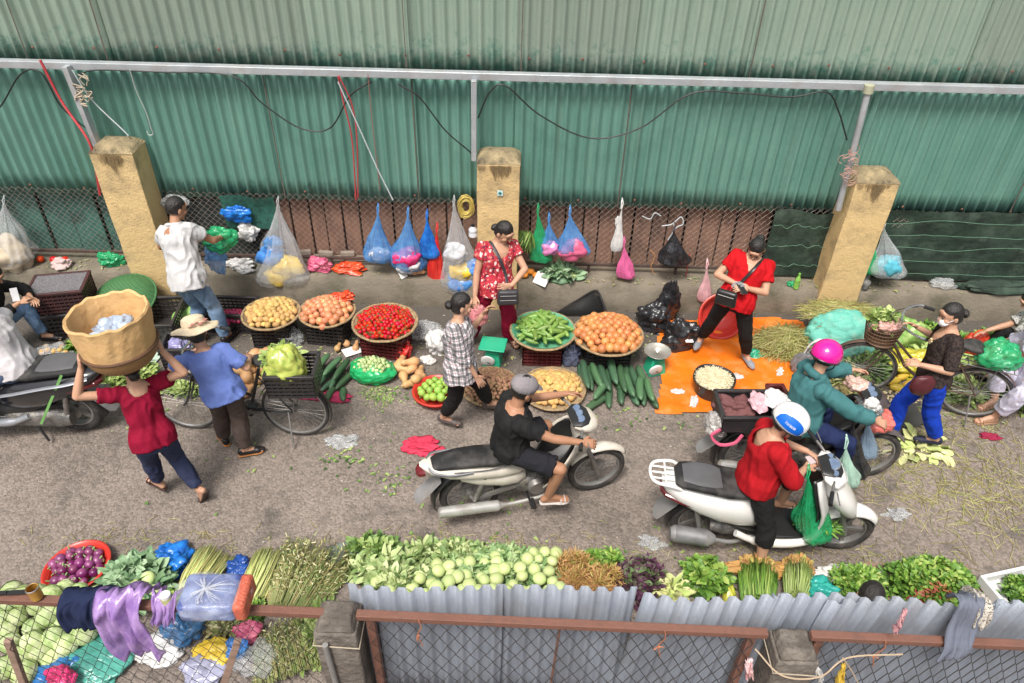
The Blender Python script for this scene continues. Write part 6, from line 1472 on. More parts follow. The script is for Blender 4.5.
sheet_poly([(655, 340), (668, 322), (760, 318), (800, 322), (822, 350), (826, 395), (818, 412), (655, 414), (662, 385)], tarpm, 'orange tarpaulin spread under the woman in the red V-neck', 'tarpaulin', 'tarpaulin', res=.03)
sheet_poly([(892, 408), (915, 400), (925, 420), (905, 440), (880, 430), (862, 412)], mat('grey tarpaulin', (.06, .058, .055), .7, dirt=(.12, .11, .1)), 'dark grey sheet on the ground beside the brown bicycle', 'sheet', 'ground_sheet')
# red basin leaning on the ledge
t = basin((2.40, 6.90, .25), .26, 'large red plastic basin standing on its edge against the ledge behind the woman', depth=.14, tilt=(R(62), 0)); 
c = G(711, 392, .0); t = empty('bucket', c, label='black bucket heaped with white bean sprouts on the orange tarp', cat='bucket')
g = MB(); g.lathe([(.15, .012), (.175, .02), (.205, .19), (.222, .20), (.222, .185)], 36, f=lambda a, r_, z: (r_*(1+.02*math.sin(4*a)), z)); g.build('tub', blackpl, t, solid=.006)
g = MB(); spm = mat('bean sprouts', (.78, .72, .52), .5, (.66, .58, .38), scale=30)
g.ell((0, 0, .15), (.19, .19, .07), n=24, m=10)
for k in range(900):
    a = U(0, 6.28); q = math.sqrt(U(0, 1))*.19; p = V((q*math.cos(a), q*math.sin(a), .15+.075*math.sqrt(max(0, 1-(q/.2)**2)))); d = V((U(-1, 1), U(-1, 1), U(-.2, .4))).normalized()
    g.tube([p, p+d*.02+V((0, 0, .004)), p+d*.04], .0028, 4)
o = g.build('bean_sprout_heap', spm, loc=c); tag(o, 'heap of white bean sprouts in the black bucket', 'bean sprouts', kind='stuff')
crumple(G(752, 355, 0), (.12, .08, .04), PL((.02, .35, .2), .9), 'dark green crumpled bag on the tarp beside the woman in the red V-neck')
# teal sack, grey bag, net of cabbage leaves
sackm = mat('teal sack weave', (.16, .50, .40), .7, (.10, .40, .32), scale=8, bump=.8, bscale=60, dirt=(.5, .55, .45), dscale=4, damt=.5)
crumple(G(838, 352, 0)+V((0, .05, 0)), (.40, .26, .30), sackm, 'teal woven sack stuffed with straw stalks below the right pillar', cat='sack', name='woven_sack', amp=.14, fr=1.6, n=60, mm=40)
t = crumple(G(806, 372, 0), (.18, .12, .22), PL((.20, .20, .21), .92), 'grey shopping bag with a pale handle standing behind the pink helmet', name='shopping_bag', amp=.14, cat='shopping bag')
g = MB(); g.tube(spline([(-.09, 0, .14), (-.06, 0, .26), (.02, -.01, .34), (.09, 0, .28), (.09, 0, .14)], 6), .016, 6, ry=.006); g.build('handle', whitepl, t)
crumple(G(820, 345, .0), (.12, .10, .25), blackf, 'black bag between the grey shopping bag and the teal sack'); crumple(G(892, 350, 0)+V((0, .1, 0)), (.36, .24, .25), PL((.36, .50, .16), .85, c2=(.18, .36, .08)), 'big pale green net sack of cabbage leaves against the ledge', cat='sack', name='net_sack', amp=.2, fr=1.8, n=60, mm=36)
crumple(G(909, 370, 0), (.28, .2, .16), PL((.60, .55, .06), .9, c2=(.5, .42, .04)), 'yellow bag of flowers right of the green net sack', cat='sack', name='flower_sack', amp=.25)
t = crumple(G(973, 362, 0)+V((0, .1, 0)), (.16, .12, .22), PL((.72, .09, .04), .9, c2=(.6, .05, .03)), 'orange red carrier bag with handles behind the masked woman', name='carrier_bag', amp=.15)
g = MB(); g.tube(spline([(-.07, 0, .12), (-.05, 0, .22), (.03, 0, .24), (.06, 0, .13)], 6), .014, 6); g.build('handle', orangef, t)
# ================================================================ GREENS, NEAR FENCE GOODS, HELD THINGS, LITTER
Lf = {'mid': leafmat('mid green leaves', [(.03, .07, .015), (.10, .19, .04), (.20, .31, .08), (.36, .44, .15)]), 'lime': leafmat('lime leaves', [(.10, .18, .04), (.28, .38, .10), (.46, .54, .22)]),
      'dark': leafmat('dark leaves', [(.02, .06, .015), (.05, .12, .03), (.10, .20, .06)]), 'blue': leafmat('blue green leaves', [(.10, .20, .10), (.20, .33, .17), (.36, .48, .30)]),
      'purple': leafmat('purple leaves', [(.04, .012, .03), (.09, .03, .06), (.10, .20, .05)]), 'straw': leafmat('straw stalks', [(.16, .13, .04), (.42, .36, .13), (.30, .34, .09), (.60, .54, .26)]),
      'dry': leafmat('dried herb stalks', [(.14, .11, .04), (.40, .35, .15), (.20, .29, .08), (.58, .53, .33)]), 'pale': leafmat('pale stalks', [(.50, .52, .20), (.66, .66, .34), (.36, .48, .12)]),
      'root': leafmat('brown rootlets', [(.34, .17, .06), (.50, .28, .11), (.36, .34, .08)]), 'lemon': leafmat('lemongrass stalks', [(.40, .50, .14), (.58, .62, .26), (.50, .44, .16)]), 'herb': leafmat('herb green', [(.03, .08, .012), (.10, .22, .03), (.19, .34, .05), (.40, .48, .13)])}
def heap(c, rx, ry, h, m, n, L, w_, label, cat='herbs', name='herb_heap', rz=0, upb=.5, kind=None, base=True, curl=.35, lay=None, clump=0, group=None):
    """mound of separate small leaves, lying in clumps with gaps and uneven edge"""
    g = MB(); cl = [(U(0, 6.28), math.sqrt(U(0, 1)), U(.6, 1.25)) for _ in range(clump)] if clump else None
    if base:
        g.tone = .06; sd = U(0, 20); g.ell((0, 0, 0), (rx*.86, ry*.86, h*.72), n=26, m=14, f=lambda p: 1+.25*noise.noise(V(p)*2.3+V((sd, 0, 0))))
        g.v = [(x, y, max(z, -.0)) for x, y, z in g.v]
    for k in range(n):
        if cl:
            a0, q0, hh = cl[k % clump]; cx, cy = q0*math.cos(a0)*.8, q0*math.sin(a0)*.8; dx, dy = rg.gauss(0, .17), rg.gauss(0, .17); x, y = cx+dx, cy+dy; d = V((dx*4, dy*4, upb+U(0, .5)))
        else:
            a = U(0, 6.28); q = math.sqrt(U(0, 1.08)); x, y = q*math.cos(a), q*math.sin(a); hh = 1; d = V((x*.8+U(-.7, .7), y*.8+U(-.7, .7), upb+U(-.2, .5)))
        if lay is not None: d = V((math.cos(lay)+U(-.28, .28), math.sin(lay)+U(-.28, .28), U(-.1, .25)))
        qq = x*x+y*y; z = h*hh*max(0, 1-qq)**.6*U(.75, 1.02)+.008
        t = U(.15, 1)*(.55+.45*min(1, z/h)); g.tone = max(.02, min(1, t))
        g.leaf((x*rx, y*ry, z), d, L*U(.6, 1.2), w_*U(.7, 1.2), curl=curl, wav=.12)
    o = g.build(name, m, loc=c, rot=(0, 0, rz), angle=180); tag(o, label, cat, group, kind); return o
def stalks(a, b, wa, wb, n, r, m, label, cat='vegetables', name='stalk_bundle', h=.05, wob=.02, tips=None, group=None, tone=None, bend=.03):
    """fanned bundle of stalks from a (tied end) to b"""
    a, b = V(a), V(b); d = b-a; s = V((-d.y, d.x, 0)).normalized(); g = MB()
    for k in range(n):
        t = U(-1, 1); hz = h*(1-t*t)*U(.1, 1)+.006
        p0 = a+s*t*wa+V((0, 0, hz)); p1 = b+s*(t*wb+U(-wob, wob))+V((0, 0, hz*U(.7, 1.2)))+d*U(-.08, .08)
        mm_ = (p0+p1)/2+V((U(-wob, wob), U(-wob, wob), U(0, bend))); g.tone = U(.05, 1) if tone is None else tone
        g.tube([p0, mm_, p1], [r, r*.9, r*.5], 5)
    o = g.build(name, m, angle=180)
    tag(o, label, cat, group); 
    if tips:
        g = MB()
        for k in range(tips[1]):
            t = U(-1, 1); p1 = b+s*(t*wb)+V((0, 0, h*(1-t*t)*.8+.01)); g.tone = U(.1, 1); g.leaf(p1+d*U(-.15, .05), d.normalized()+V((U(-.4, .4), U(-.4, .4), U(-.1, .4))), tips[2], tips[3], curl=.3)
        g.build('tip_leaves', tips[0], o, angle=180)
    return o
# straw piles at the right
def straw(c, rx, ry, h, n, label, L=.35, m='straw', kind=None, r=.003, ang=None, spread_=.5, base=True):
    g = MB()
    if base: g.tone = .05; g.ell((0, 0, 0), (rx*.8, ry*.8, h*.7), n=20, m=10); g.v = [(x, y, max(0, z)) for x, y, z in g.v]
    for k in range(n):
        a = U(0, 6.28); q = math.sqrt(U(0, 1)); x, y = q*math.cos(a)*rx, q*math.sin(a)*ry; z = h*(1-q*q)*U(.7, 1)+.006
        an = (ang if ang is not None else 0)+rg.gauss(0, spread_) if ang is not None else U(0, 6.28); d = V((math.cos(an), math.sin(an), U(-.12, .2)*(h > .03))); l_ = L*U(.5, 1.1)/2; g.tone = U(.05, 1)
        p0 = V((x, y, z))-d*l_; p1 = V((x, y, z))+d*l_; p0.z = max(.005, p0.z); p1.z = max(.005, p1.z); g.tube([p0, V((x, y, z+.01)), p1], r, 4)
    o = g.build('straw_pile', Lf[m], loc=c, angle=180); tag(o, label, 'straw', None, kind); return o
straw(G(786, 350, 0)+V((0, .05, 0)), .34, .28, .22, 900, 'pile of yellow green stalks on the ground left of the teal sack', ang=.6, spread_=.6)
straw(G(845, 320, .33)+V((0, .1, 0)), .42, .22, .10, 700, 'yellow green stalks heaped on the teal sack', ang=-.1, spread_=.45, base=False)
heap(G(916, 372, 0)+V((.25, .1, 0)), .4, .3, .12, Lf['lime'], 500, .10, .05, 'lime green leaf trimmings behind the masked woman', cat='leaves', clump=9); heap(G(1003, 400, 0)+V((.3, .1, 0)), .35, .3, .10, Lf['lime'], 420, .09, .04, 'green trimmings at the right edge by the squatting women', cat='leaves', clump=9)
heap(G(940, 360, 0)+V((.12, .2, 0)), .3, .25, .16, Lf['herb'], 450, .08, .035, 'bright leafy greens beside the orange red carrier bag', clump=8); heap(G(830, 385, 0)+V((.12, .05, 0)), .3, .22, .10, Lf['dry'], 420, .11, .02, 'brownish trimmings beside the pink helmet rider', cat='leaves', clump=8)
yel_ = proto('papaya', (.10, .045, .045), mat('yellow fruit skin', (.72, .52, .07), .5, (.62, .38, .05), vary=.1))
for i, (u, v, a) in enumerate(((893, 381, .3), (903, 376, .6), (899, 388, -.2), (911, 384, .2))):
    o = yel_ if i == 0 else yel_.copy()
    if i: COL.objects.link(o)
    o.location = G(u, v, .05); o.rotation_euler = (0, 0, a); tag(o, 'yellow long fruit on the ground behind the brown bicycle frame', 'fruit', 'yellow fruit behind the bicycle')
pn = proto('peanut', (.020, .013, .013), mat('pale small roots', (.62, .52, .33), .8, vary=.2), n=8, mm=5)
spread(pn, mound(G(893, 398, .01), .30, .10, .03, .042, jit=.5), 'small pale root scattered in a heap by the brown bicycle wheel', 'root', 'small pale roots by the bicycle')
heap(led(560, 290, 0, 7.42), .17, .12, .10, Lf['blue'], 160, .13, .06, 'leafy kohlrabi greens lying on the ledge right of the white card', clump=5); kp = proto('kohlrabi', (.054, .054, .049), mat('kohlrabi skin', (.60, .67, .33), .5, (.42, .54, .19), scale=8, vary=.12)); kp.location = led(572, 281, .04, 7.44); tag(kp, 'single pale kohlrabi on the ledge above the cucumbers', 'kohlrabi')
# greens beside the green hanging bag
g = MB(); c = onfence(525, 240, 7.36)
for k in range(170): g.tone = U(.1, 1); g.leaf(c+V((U(-.08, .08), U(-.03, .03), U(.05, .13))), V((U(-.6, .3), U(-.3, .1), -1)), U(.12, .24), .018, curl=.1)
o = g.build('hanging_greens', Lf['mid'], angle=180); tag(o, 'bunch of long green leaves hanging right of the middle pillar', 'greens')
# ---------------- near produce row (from the left)
cabm = mat('cabbage leaf', (.62, .67, .40), .55, (.33, .46, .15), scale=9, vary=.15, bump=1.2, bscale=25, detail=8, contrast=.15)
def cabbage(r, leafy=True):
    t = MB()
    t.ell((0, 0, 0), (r, r, r*.86), n=22, m=14, f=lambda p: 1+.05*noise.noise(V(p)*3))
    for k in range(9):
        a = k*.7; e = U(-.2, .6); ax = V((math.cos(a)*math.cos(e), math.sin(a)*math.cos(e), math.sin(e))); s, u, d = frame(ax)
        vs = []
        for i in range(6):
            for j in range(6):
                x, y = -1+2*i/5, -1+2*j/5; rr = 1.03+.012*(k % 3)+.05*(abs(x)**3+abs(y)**3)*.5
                q = (ax+s*x*.62+u*y*.62).normalized()*r*rr; q.z *= .88; vs.append(q)
        t.add(vs, [(i*6+j, i*6+j+1, (i+1)*6+j+1, (i+1)*6+j) for i in range(5) for j in range(5)])
    return t.build('cabbage', cabm, angle=75)
cp0 = cabbage(.088)
cl = [(24, 597, .2), (50, 595, .2), (78, 592, .18), (64, 605, .22), (38, 606, .22), (90, 603, .2), (8, 600, .2), (6, 632, .1), (34, 628, .1), (61, 624, .1), (20, 656, .1), (42, 650, .1), (66, 645, .1), (84, 634, .1), (3, 618, .12), (78, 618, .13), (17, 617, .16), (47, 616, .16), (97, 614, .1), (33, 641, .16), (54, 637, .14), (10, 643, .12), (74, 604, .12), (36, 594, .12), (12, 592, .1), (64, 590, .1), (96, 594, .1), (24, 672, .1), (52, 658, .06), (4, 668, .1)]
for i, (u, v, z) in enumerate(cl):
    o = cp0 if i == 0 else cp0.copy()
    if i: COL.objects.link(o)
    o.location = G(u, v, z); k = U(.78, 1.02); o.scale = (k, k, k); o.rotation_euler = (U(-.6, .6), U(-.6, .6), U(0, 6)); tag(o, 'pale green cabbage in the heap at the near left corner', 'cabbage', 'cabbages at the near left corner')
c = G(76, 566, .09); basin(c, .245, 'red plastic basin of purple eggplants at the near left', depth=.09, tilt=(.0, -.06))
eg2 = mat('purple eggplant skin', (.12, .008, .075), .3, (.26, .07, .17), scale=7, vary=.25, contrast=.12)
def cal2(g):
    for k in range(5): a = k*1.257; g.leaf((0, 0, .032), (math.cos(a), math.sin(a), -.1), .035, .022, up=V((0, 0, 1)), curl=.3)
    g.caps((0, 0, .03), (.005, 0, .06), .007, .005, 6)
spread(two('purple_eggplant', [eg2, mat('calyx green', (.30, .42, .16), .6)], (.041, .041, .038), None, cal2), mound(c, .205, .19, .06, .072, z0=-.02), 'round purple eggplant in the red basin at the near left', 'eggplant', 'purple eggplants in the red basin', tilt=1.3)
kg = Lf['blue']
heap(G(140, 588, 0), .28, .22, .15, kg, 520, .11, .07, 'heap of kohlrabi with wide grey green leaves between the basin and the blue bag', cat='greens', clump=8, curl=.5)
kk = [(135, 585, .17), (148, 578, .17), (122, 592, .15), (155, 590, .16), (140, 600, .15), (128, 577, .14)]
kl = [(376, 582, .12), (390, 590, .13), (398, 578, .11), (412, 588, .12), (420, 578, .11), (383, 594, .14), (405, 596, .14), (425, 592, .14)]
rnd = random.Random(5)
kd = []
for row, (v, z) in enumerate(((556, .10), (564, .15), (572, .19), (580, .22), (588, .24))):
    u = 432+rnd.uniform(0, 8)
    while u < 560:
        if not (row == 0 and u < 470): kd.append((u+rnd.uniform(-3, 3), v+rnd.uniform(-5, 5), z+rnd.uniform(-.02, .03)))
        u += rnd.uniform(11, 15)
for j, (lst, lab, grp) in enumerate(((kk, 'pale kohlrabi bulb in the leafy heap by the purple eggplants', 'kohlrabi by the eggplants'), (kl, 'pale kohlrabi bulb in the leafy heap at the left end of the grey sheets', 'kohlrabi at the left end of the sheets'), (kd, 'pale kohlrabi bulb in the dense pile behind the grey sheets', 'kohlrabi in the dense pile'))):
    for u, v, z in lst:
        o = kp.copy(); COL.objects.link(o); o.location = G(u, v, z); k = U(.72, 1.15); o.scale = (k, k, k*U(.8, 1)); o.rotation_euler = (U(-.6, .6), U(-.6, .6), U(0, 6)); tag(o, lab, 'kohlrabi', grp)
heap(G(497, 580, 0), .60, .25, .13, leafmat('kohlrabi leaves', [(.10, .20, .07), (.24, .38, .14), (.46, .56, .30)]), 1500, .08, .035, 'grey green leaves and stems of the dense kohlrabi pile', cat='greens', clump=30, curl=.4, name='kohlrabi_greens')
kl_ = leafmat('kohlrabi side leaves', [(.07, .13, .03), (.22, .33, .11), (.42, .50, .22), (.55, .60, .32)]); heap(G(450, 560, 0), .34, .16, .09, kl_, 480, .10, .06, 'wide mid green leaves along the back of the kohlrabi pile', cat='greens', clump=12, curl=.4); heap(G(395, 578, 0), .32, .22, .11, kl_, 560, .10, .055, 'mid green leafy heap at the left end of the grey sheets', cat='greens', clump=14, curl=.45)
crumple(G(172, 563, 0), (.17, .15, .10), bluef, 'bright blue crumpled bag in the near row', amp=.3); crumple(G(240, 568, 0), (.10, .10, .06), PL((.02, .08, .34), .95), 'dark blue bag between the two lemongrass bundles', amp=.3)
stalks(G(186, 602, .04), G(215, 556, .04), .10, .16, 260, .006, Lf['lemon'], 'fanned bundle of yellow green lemongrass, left of two', h=.12); stalks(G(250, 604, .04), G(270, 556, .04), .09, .12, 220, .006, Lf['lemon'], 'fanned bundle of yellow green lemongrass, right of two', h=.11)
heap(G(186, 606, 0), .2, .13, .12, Lf['herb'], 600, .045, .03, 'fine bright parsley in front of the left lemongrass bundle', clump=14); heap(G(252, 615, 0), .13, .12, .1, Lf['herb'], 300, .045, .03, 'small fine green herbs below the right lemongrass bundle', clump=8)
# dried flowering herb heap
def frond_heap(c, b, wa, wb, n, label, m, h):
    a, b = V(c), V(b); d = b-a; s = V((-d.y, d.x, 0)).normalized(); g = MB()
    for k in range(n):
        t = U(-1, 1); L_ = U(.35, 1); p0 = a+s*t*wa+V((0, 0, h*(1-t*t)*U(.3, 1)+.01)); p1 = a+d*L_+s*t*(wa+(wb-wa)*L_)+V((0, 0, h*(1-t*t)*U(.5, 1.1)+.01)); g.tone = U(.3, .75)
        g.tube([p0, (p0+p1)/2+V((0, 0, .01)), p1], .0028, 4)
        for q in range(9): f_ = U(.2, 1); p = p0.lerp(p1, f_); g.tone = rg.choice((U(0, .35), U(.6, 1))); g.leaf(p, d.normalized()*.6+V((U(-1, 1), U(-1, 1), U(-.1, .6))), U(.025, .05), .010, curl=.2)
    o = g.build('flowering_herb_heap', m, angle=180); tag(o, label, 'herbs'); return o
frond_heap(G(290, 615, .02), G(322, 548, .02), .20, .38, 330, 'large heap of dry flowering herb stems behind the concrete post', Lf['dry'], .17); frond_heap(G(300, 678, .02), G(288, 625, .02), .30, .26, 230, 'dry herb stems seen through the near chain-link left of the post', Lf['dry'], .14)
crumple(G(352, 556, 0), (.24, .10, .05), mat('grey green cloth', (.20, .24, .20), .8), 'grey green cloth behind the dry herb heap', cat='cloth', name='cloth')
heap(G(573, 580, 0), .20, .20, .17, Lf['root'], 900, .07, .008, 'heap of brown rooted herbs, left of the purple leaves', clump=26, upb=.9); heap(G(600, 588, 0), .20, .15, .19, Lf['root'], 800, .06, .008, 'heap of pale brown roots next to the purple leaves', clump=22, upb=.9); heap(G(602, 566, 0), .17, .10, .13, Lf['herb'], 380, .05, .03, 'bright green tops above the brown roots', clump=10)
heap(G(640, 585, 0), .22, .19, .18, Lf['purple'], 700, .055, .04, 'heap of dark purple and green leafy herb', clump=24); heap(G(672, 598, 0), .1, .08, .1, Lf['pale'], 60, .12, .06, 'few pale yellow leaves right of the purple herb', cat='leaves')
heap(G(702, 585, 0), .21, .17, .19, Lf['herb'], 520, .07, .05, 'heap of bright round leaved greens right of the purple herb', clump=18); heap(G(727, 592, 0), .07, .14, .14, PL((.6, .6, .08), .95), 0, .1, .1, 'yellow bag at the side of the round leaved greens', cat='plastic bag', name='plastic_bag')
stalks(G(757, 605, .08), G(757, 568, .08), .12, .15, 300, .0045, Lf['herb'], 'bundle of thin green scallions wrapped in orange paper', h=.14, tips=(Lf['root'], 130, .05, .03)); stalks(G(795, 600, .08), G(798, 568, .08), .08, .11, 200, .0045, Lf['lime'], 'bundle of pale stalks right of the scallions', h=.13, tips=(Lf['root'], 120, .05, .03))
crumple(G(755, 572, .02), (.26, .07, .07), mat('orange brown leaf wrap', (.50, .27, .08), .7), 'orange brown leaf wrap behind the scallions', cat='wrap', name='leaf_wrap', amp=.3)
crumple(G(842, 580, 0), (.28, .11, .06), mat('white cloth', (.70, .68, .65), .8), 'white cloth lying between the greens and the scooter', cat='cloth', name='cloth', amp=.35); crumple(G(815, 595, 0), (.15, .11, .12), tealf, 'teal bag in the near row left of the crouching vendor')
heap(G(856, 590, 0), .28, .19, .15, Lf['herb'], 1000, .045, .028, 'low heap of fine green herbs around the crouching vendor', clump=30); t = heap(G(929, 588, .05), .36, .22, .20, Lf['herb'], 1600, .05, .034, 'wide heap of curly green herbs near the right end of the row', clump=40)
heap(G(925, 600, .05), .2, .07, .20, leafmat('reddish stems', [(.25, .05, .03), (.4, .12, .06), (.3, .25, .06)]), 260, .05, .012, 'reddish stems in the curly green heap', clump=9)
g = MB(); c = G(905, 592, 0); g.box((0, 0, .02), (.9, .5, .02)); 
o = g.build('wooden_board', wood, loc=G(925, 592, 0), bevel=.004); tag(o, 'wooden board under the curly green herbs', 'board')
c = G(1012, 602, 0); t = empty('foam_tray', (c.x+.12, c.y, 0), .25, label='white foam tray of greens at the right edge of the near row', cat='tray')
foam = mat('white foam', (.78, .78, .77), .8); g = MB(); g.box((0, 0, .06), (.62, .42, .02)); g.build('base', foam, t)
for a, b_, s_ in (((0, -.21), 0, .62), ((0, .21), 0, .62)): g = MB(); g.box((a[0], a[1], .10), (s_, .03, .10)); g.build('side', foam, t, bevel=.006)
for x in (-.31, .31): g = MB(); g.box((x, 0, .10), (.03, .45, .10)); g.build('side', foam, t, bevel=.006)
heap(V((c.x+.12, c.y, .08)), .24, .15, .10, Lf['herb'], 400, .05, .03, 'green herbs in the white foam tray', clump=10)
# things under the left mesh
crumple(G(60, 672, 0), (.17, .13, .08), PL((.04, .22, .58), .8), 'blue bag below the cabbages seen through the mesh'); crumple(G(100, 663, 0), (.24, .20, .06), PL((.10, .42, .34), .85), 'teal green bag right of the blue bag seen through the mesh'); crumple(G(62, 680, .1), (.1, .08, .07), pk2, 'pink bundle at the bottom edge below the cabbages'); crumple(G(160, 650, 0), (.2, .14, .05), whitepl, 'white sheet of film under the near mesh left of the stake', cat='film', name='film_sheet')
crumple(G(186, 632, .02), (.16, .14, .12), PL((.05, .18, .40), .7), 'dark blue net bag below the fence rail', name='net_bag'); crumple(G(205, 672, 0), (.16, .14, .07), PL((.45, .46, .62), .9), 'lilac bag beside the wooden stake'); crumple(G(216, 656, .03), (.15, .12, .06), yl2, 'ochre bag beside the wooden stake'); crumple(G(238, 652, .05), (.08, .08, .08), bl2, 'blue bag right of the wooden stake')
crumple(G(262, 665, 0), (.17, .15, .11), clear, 'clear bag of white and blue goods under the near mesh'); crumple(G(248, 635, .05), (.1, .08, .07), pinkf, 'pink bag right of the wooden stake'); heap(G(318, 640, 0), .14, .22, .1, Lf['lime'], 260, .12, .05, 'yellow green cabbage leaves beside the concrete post', cat='leaves', clump=8); heap(G(225, 628, 0), .26, .10, .05, Lf['dry'], 260, .08, .02, 'dry trimmings under the fence rail', cat='leaves', clump=6)
# things on the near rail
def drape(name, pts, w_, m, label, cat, th=.006, amp=.02, nseg=26, seed=1):
    sp_ = spline(pts, 6); g = MB(); n = len(sp_)-1
    def fn(s, t):
        k = t*n; i = min(int(k), n-1); p = sp_[i].lerp(sp_[i+1], k-i); ww = w_[0]+(w_[1]-w_[0])*t
        x = (s-.5)*ww; f = noise.noise(V((s*5, t*1.5, seed)))+.5*noise.noise(V((s*13, t*5, seed)))
        return (p.x+x+.02*noise.noise(V((s*3, t*4, seed+2))), p.y+amp*f*2, p.z+amp*f*.8)
    g.grid(fn, nseg, 40); o = g.build(name, m, angle=180, solid=th); tag(o, label, cat); return o
zr_ = lambda x: zb_(x)+.035
def rp(u, v, dz=0): p = P(u, v, YB); return V((p.x, YB, p.z))
x = rp(95, 612).x; zz = zr_(x); drape('jacket', [(x-.0, YB+.16, zz-.12), (x, YB+.07, zz+.0), (x, YB, zz+.02), (x-.03, YB-.06, zz-.05), (x-.03, YB-.08, zz-.22)], (.34, .25), cloth('navy jacket cloth', (.02, .028, .07), (.012, .018, .05)), 'navy cloth folded over the near rail above the cabbages', 'cloth')
x = rp(130, 614).x; drape('purple_bag', [(x+.02, YB+.14, zz-.08), (x, YB+.06, zz+.03), (x, YB-.01, zz+.055), (x-.02, YB-.08, zz-.05), (x+.02, YB-.12, zz-.25), (x+.06, YB-.12, zz-.42)], (.30, .24), purpf, 'translucent purple bag draped over the near rail beside the navy cloth', 'plastic bag', amp=.05)
x = rp(168, 608).x; drape('purple_bag', [(x, YB+.06, zz-.02), (x, YB, zz+.04), (x, YB-.06, zz-.06), (x-.02, YB-.07, zz-.14)], (.16, .12), purpf, 'smaller end of the purple bag on the rail beside the jar', 'plastic bag', amp=.03, seed=4)
c = rp(214, 602); c.z = zr_(c.x); t = empty('wrapped_parcel', c, .03, label='blue parcel in clear film resting on the near rail', cat='parcel')
g = MB(); g.box((0, .0, .08), (.32, .24, .14)); g.build('package', mat('blue parcel', (.20, .26, .46), .3, (.06, .09, .26), scale=9, bump=1.5, bscale=12, detail=8, contrast=.12), t, bevel=.03, bseg=4)
g = MB()
for k in range(26):
    a = U(0, 6.28); g.tube([(-.02, 0, .166), (math.cos(a)*.08-.02, math.sin(a)*.07, .167), (math.cos(a)*U(.1, .155), math.sin(a)*U(.08, .12), .162)], [.006, .0025, .001], 5)
g.build('film_fold', plastic('bright film', (.7, .74, .85), .35), t)
g = MB(); g.box((.185, 0, .08), (.07, .23, .135)); g.build('red_end', mat('orange red card', (.60, .15, .08), .5, (.4, .08, .05), scale=12, bump=1), t, bevel=.02)
c = rp(173, 612); c.z = zr_(c.x); t = empty('jar', c, label='small glass jar with a white lid on the near rail', cat='jar'); g = MB(); g.lathe([(.001, .0), (.032, .002), (.034, .05), (.026, .068)], 20); g.build('vessel', PL((.48, .50, .22), .9), t); g = MB(); g.lathe([(.029, .064), (.029, .084), (.001, .086)], 20); g.build('lid', foam, t)
c = rp(46, 610); c.z = zr_(c.x); t = empty('tin_can', c, label='open yellow brown tin can on the near rail', cat='can'); g = MB(); g.lathe([(.001, .002), (.033, .002), (.033, .085), (.029, .086)], 22); g.build('tin', mat('yellow tin', (.55, .33, .06), .35, (.35, .16, .04), scale=9, metal=.3), t, solid=.002); g = MB(); g.lathe([(.033, .083), (.036, .088), (.033, .092)], 22); g.build('rim', chrome, t)
c = rp(14, 606); c.z = zr_(c.x)+.01; g = MB(); g.bar((-.12, 0, 0), (.0, .01, 0), .022, .014); g.bar((0, .01, 0), (.11, .02, .002), .03, .003); o = g.build('knife', blackpl, loc=c); tag(o, 'dark handled knife lying on the near rail at the left edge', 'knife')
x = rp(965, 632).x; z2 = zb_(x)+.035; drape('grey_cloth', [(x+.02, 2.62, 1.30), (x+.02, 2.56, 1.40), (x, 2.48, 1.40), (x-.01, YB+.02, z2+.08), (x-.03, YB-.05, z2-.02), (x-.05, YB-.06, z2-.10)], (.15, .18), cloth('grey blue cloth', (.17, .19, .23), (.11, .12, .16)), 'grey cloth hung over the sheet and rail near the right end', 'cloth', seed=7)
x = rp(985, 625).x; drape('patterned_cloth', [(x, 2.64, 1.31), (x, 2.56, 1.40), (x, 2.48, 1.38), (x, YB+.03, 1.25)], (.10, .08), print_mat('spotted cloth', (.5, .46, .4), [((.04, .03, .03), 70, .45)]), 'spotted cloth beside the grey cloth on the sheets', 'cloth', seed=9)
drape('yellow_rag', [rp(842, 660)+V((0, -.03, 0)), rp(838, 672)+V((0, -.04, 0)), rp(836, 690)+V((0, -.03, 0))], (.03, .07), mat('yellow rag', (.62, .42, .05), .7), 'yellow rag tied to the near mesh right of the leaning post', 'rag'); drape('white_rag', [rp(812, 662)+V((0, -.03, 0)), rp(818, 667)+V((0, -.04, 0)), rp(820, 680)+V((0, -.03, 0))], (.03, .02), whitepl, 'white scrap tied to the near mesh left of the yellow rag', 'rag')
drape('red_rag', [rp(748, 655)+V((0, -.03, 0)), rp(747, 662)+V((0, -.04, 0)), rp(750, 675)+V((0, -.03, 0))], (.05, .04), mat('red white rag', (.6, .2, .2), .7, (.7, .6, .6), scale=20), 'red and white rag on the rusty upright left of the leaning post', 'rag'); drape('red_tape', [P(905, 610, 2.44), P(900, 622, 2.40), P(896, 634, 2.38)], (.03, .02), plastic('pink tape', (.6, .3, .32), .7), 'faded pink tape hanging down the grey sheet', 'tape')
cord('tan_cord', [rp(753, 641)+V((0, -.05, 0)), rp(775, 650)+V((0, -.16, 0)), rp(812, 653)+V((0, -.15, 0)), rp(845, 650)+V((0, -.05, 0)), rp(900, 648)+V((0, -.04, 0))], .005, mat('tan cord', (.5, .38, .26), .7), 'tan cord tied across the leaning post', 'cord'); cord('tan_cord', [rp(840, 650)+V((0, -.05, 0)), rp(850, 665)+V((0, -.05, 0)), rp(862, 690)+V((0, -.05, 0))], .004, MATS['tan cord'], 'thin tan cord hanging right of the yellow rag', 'cord')
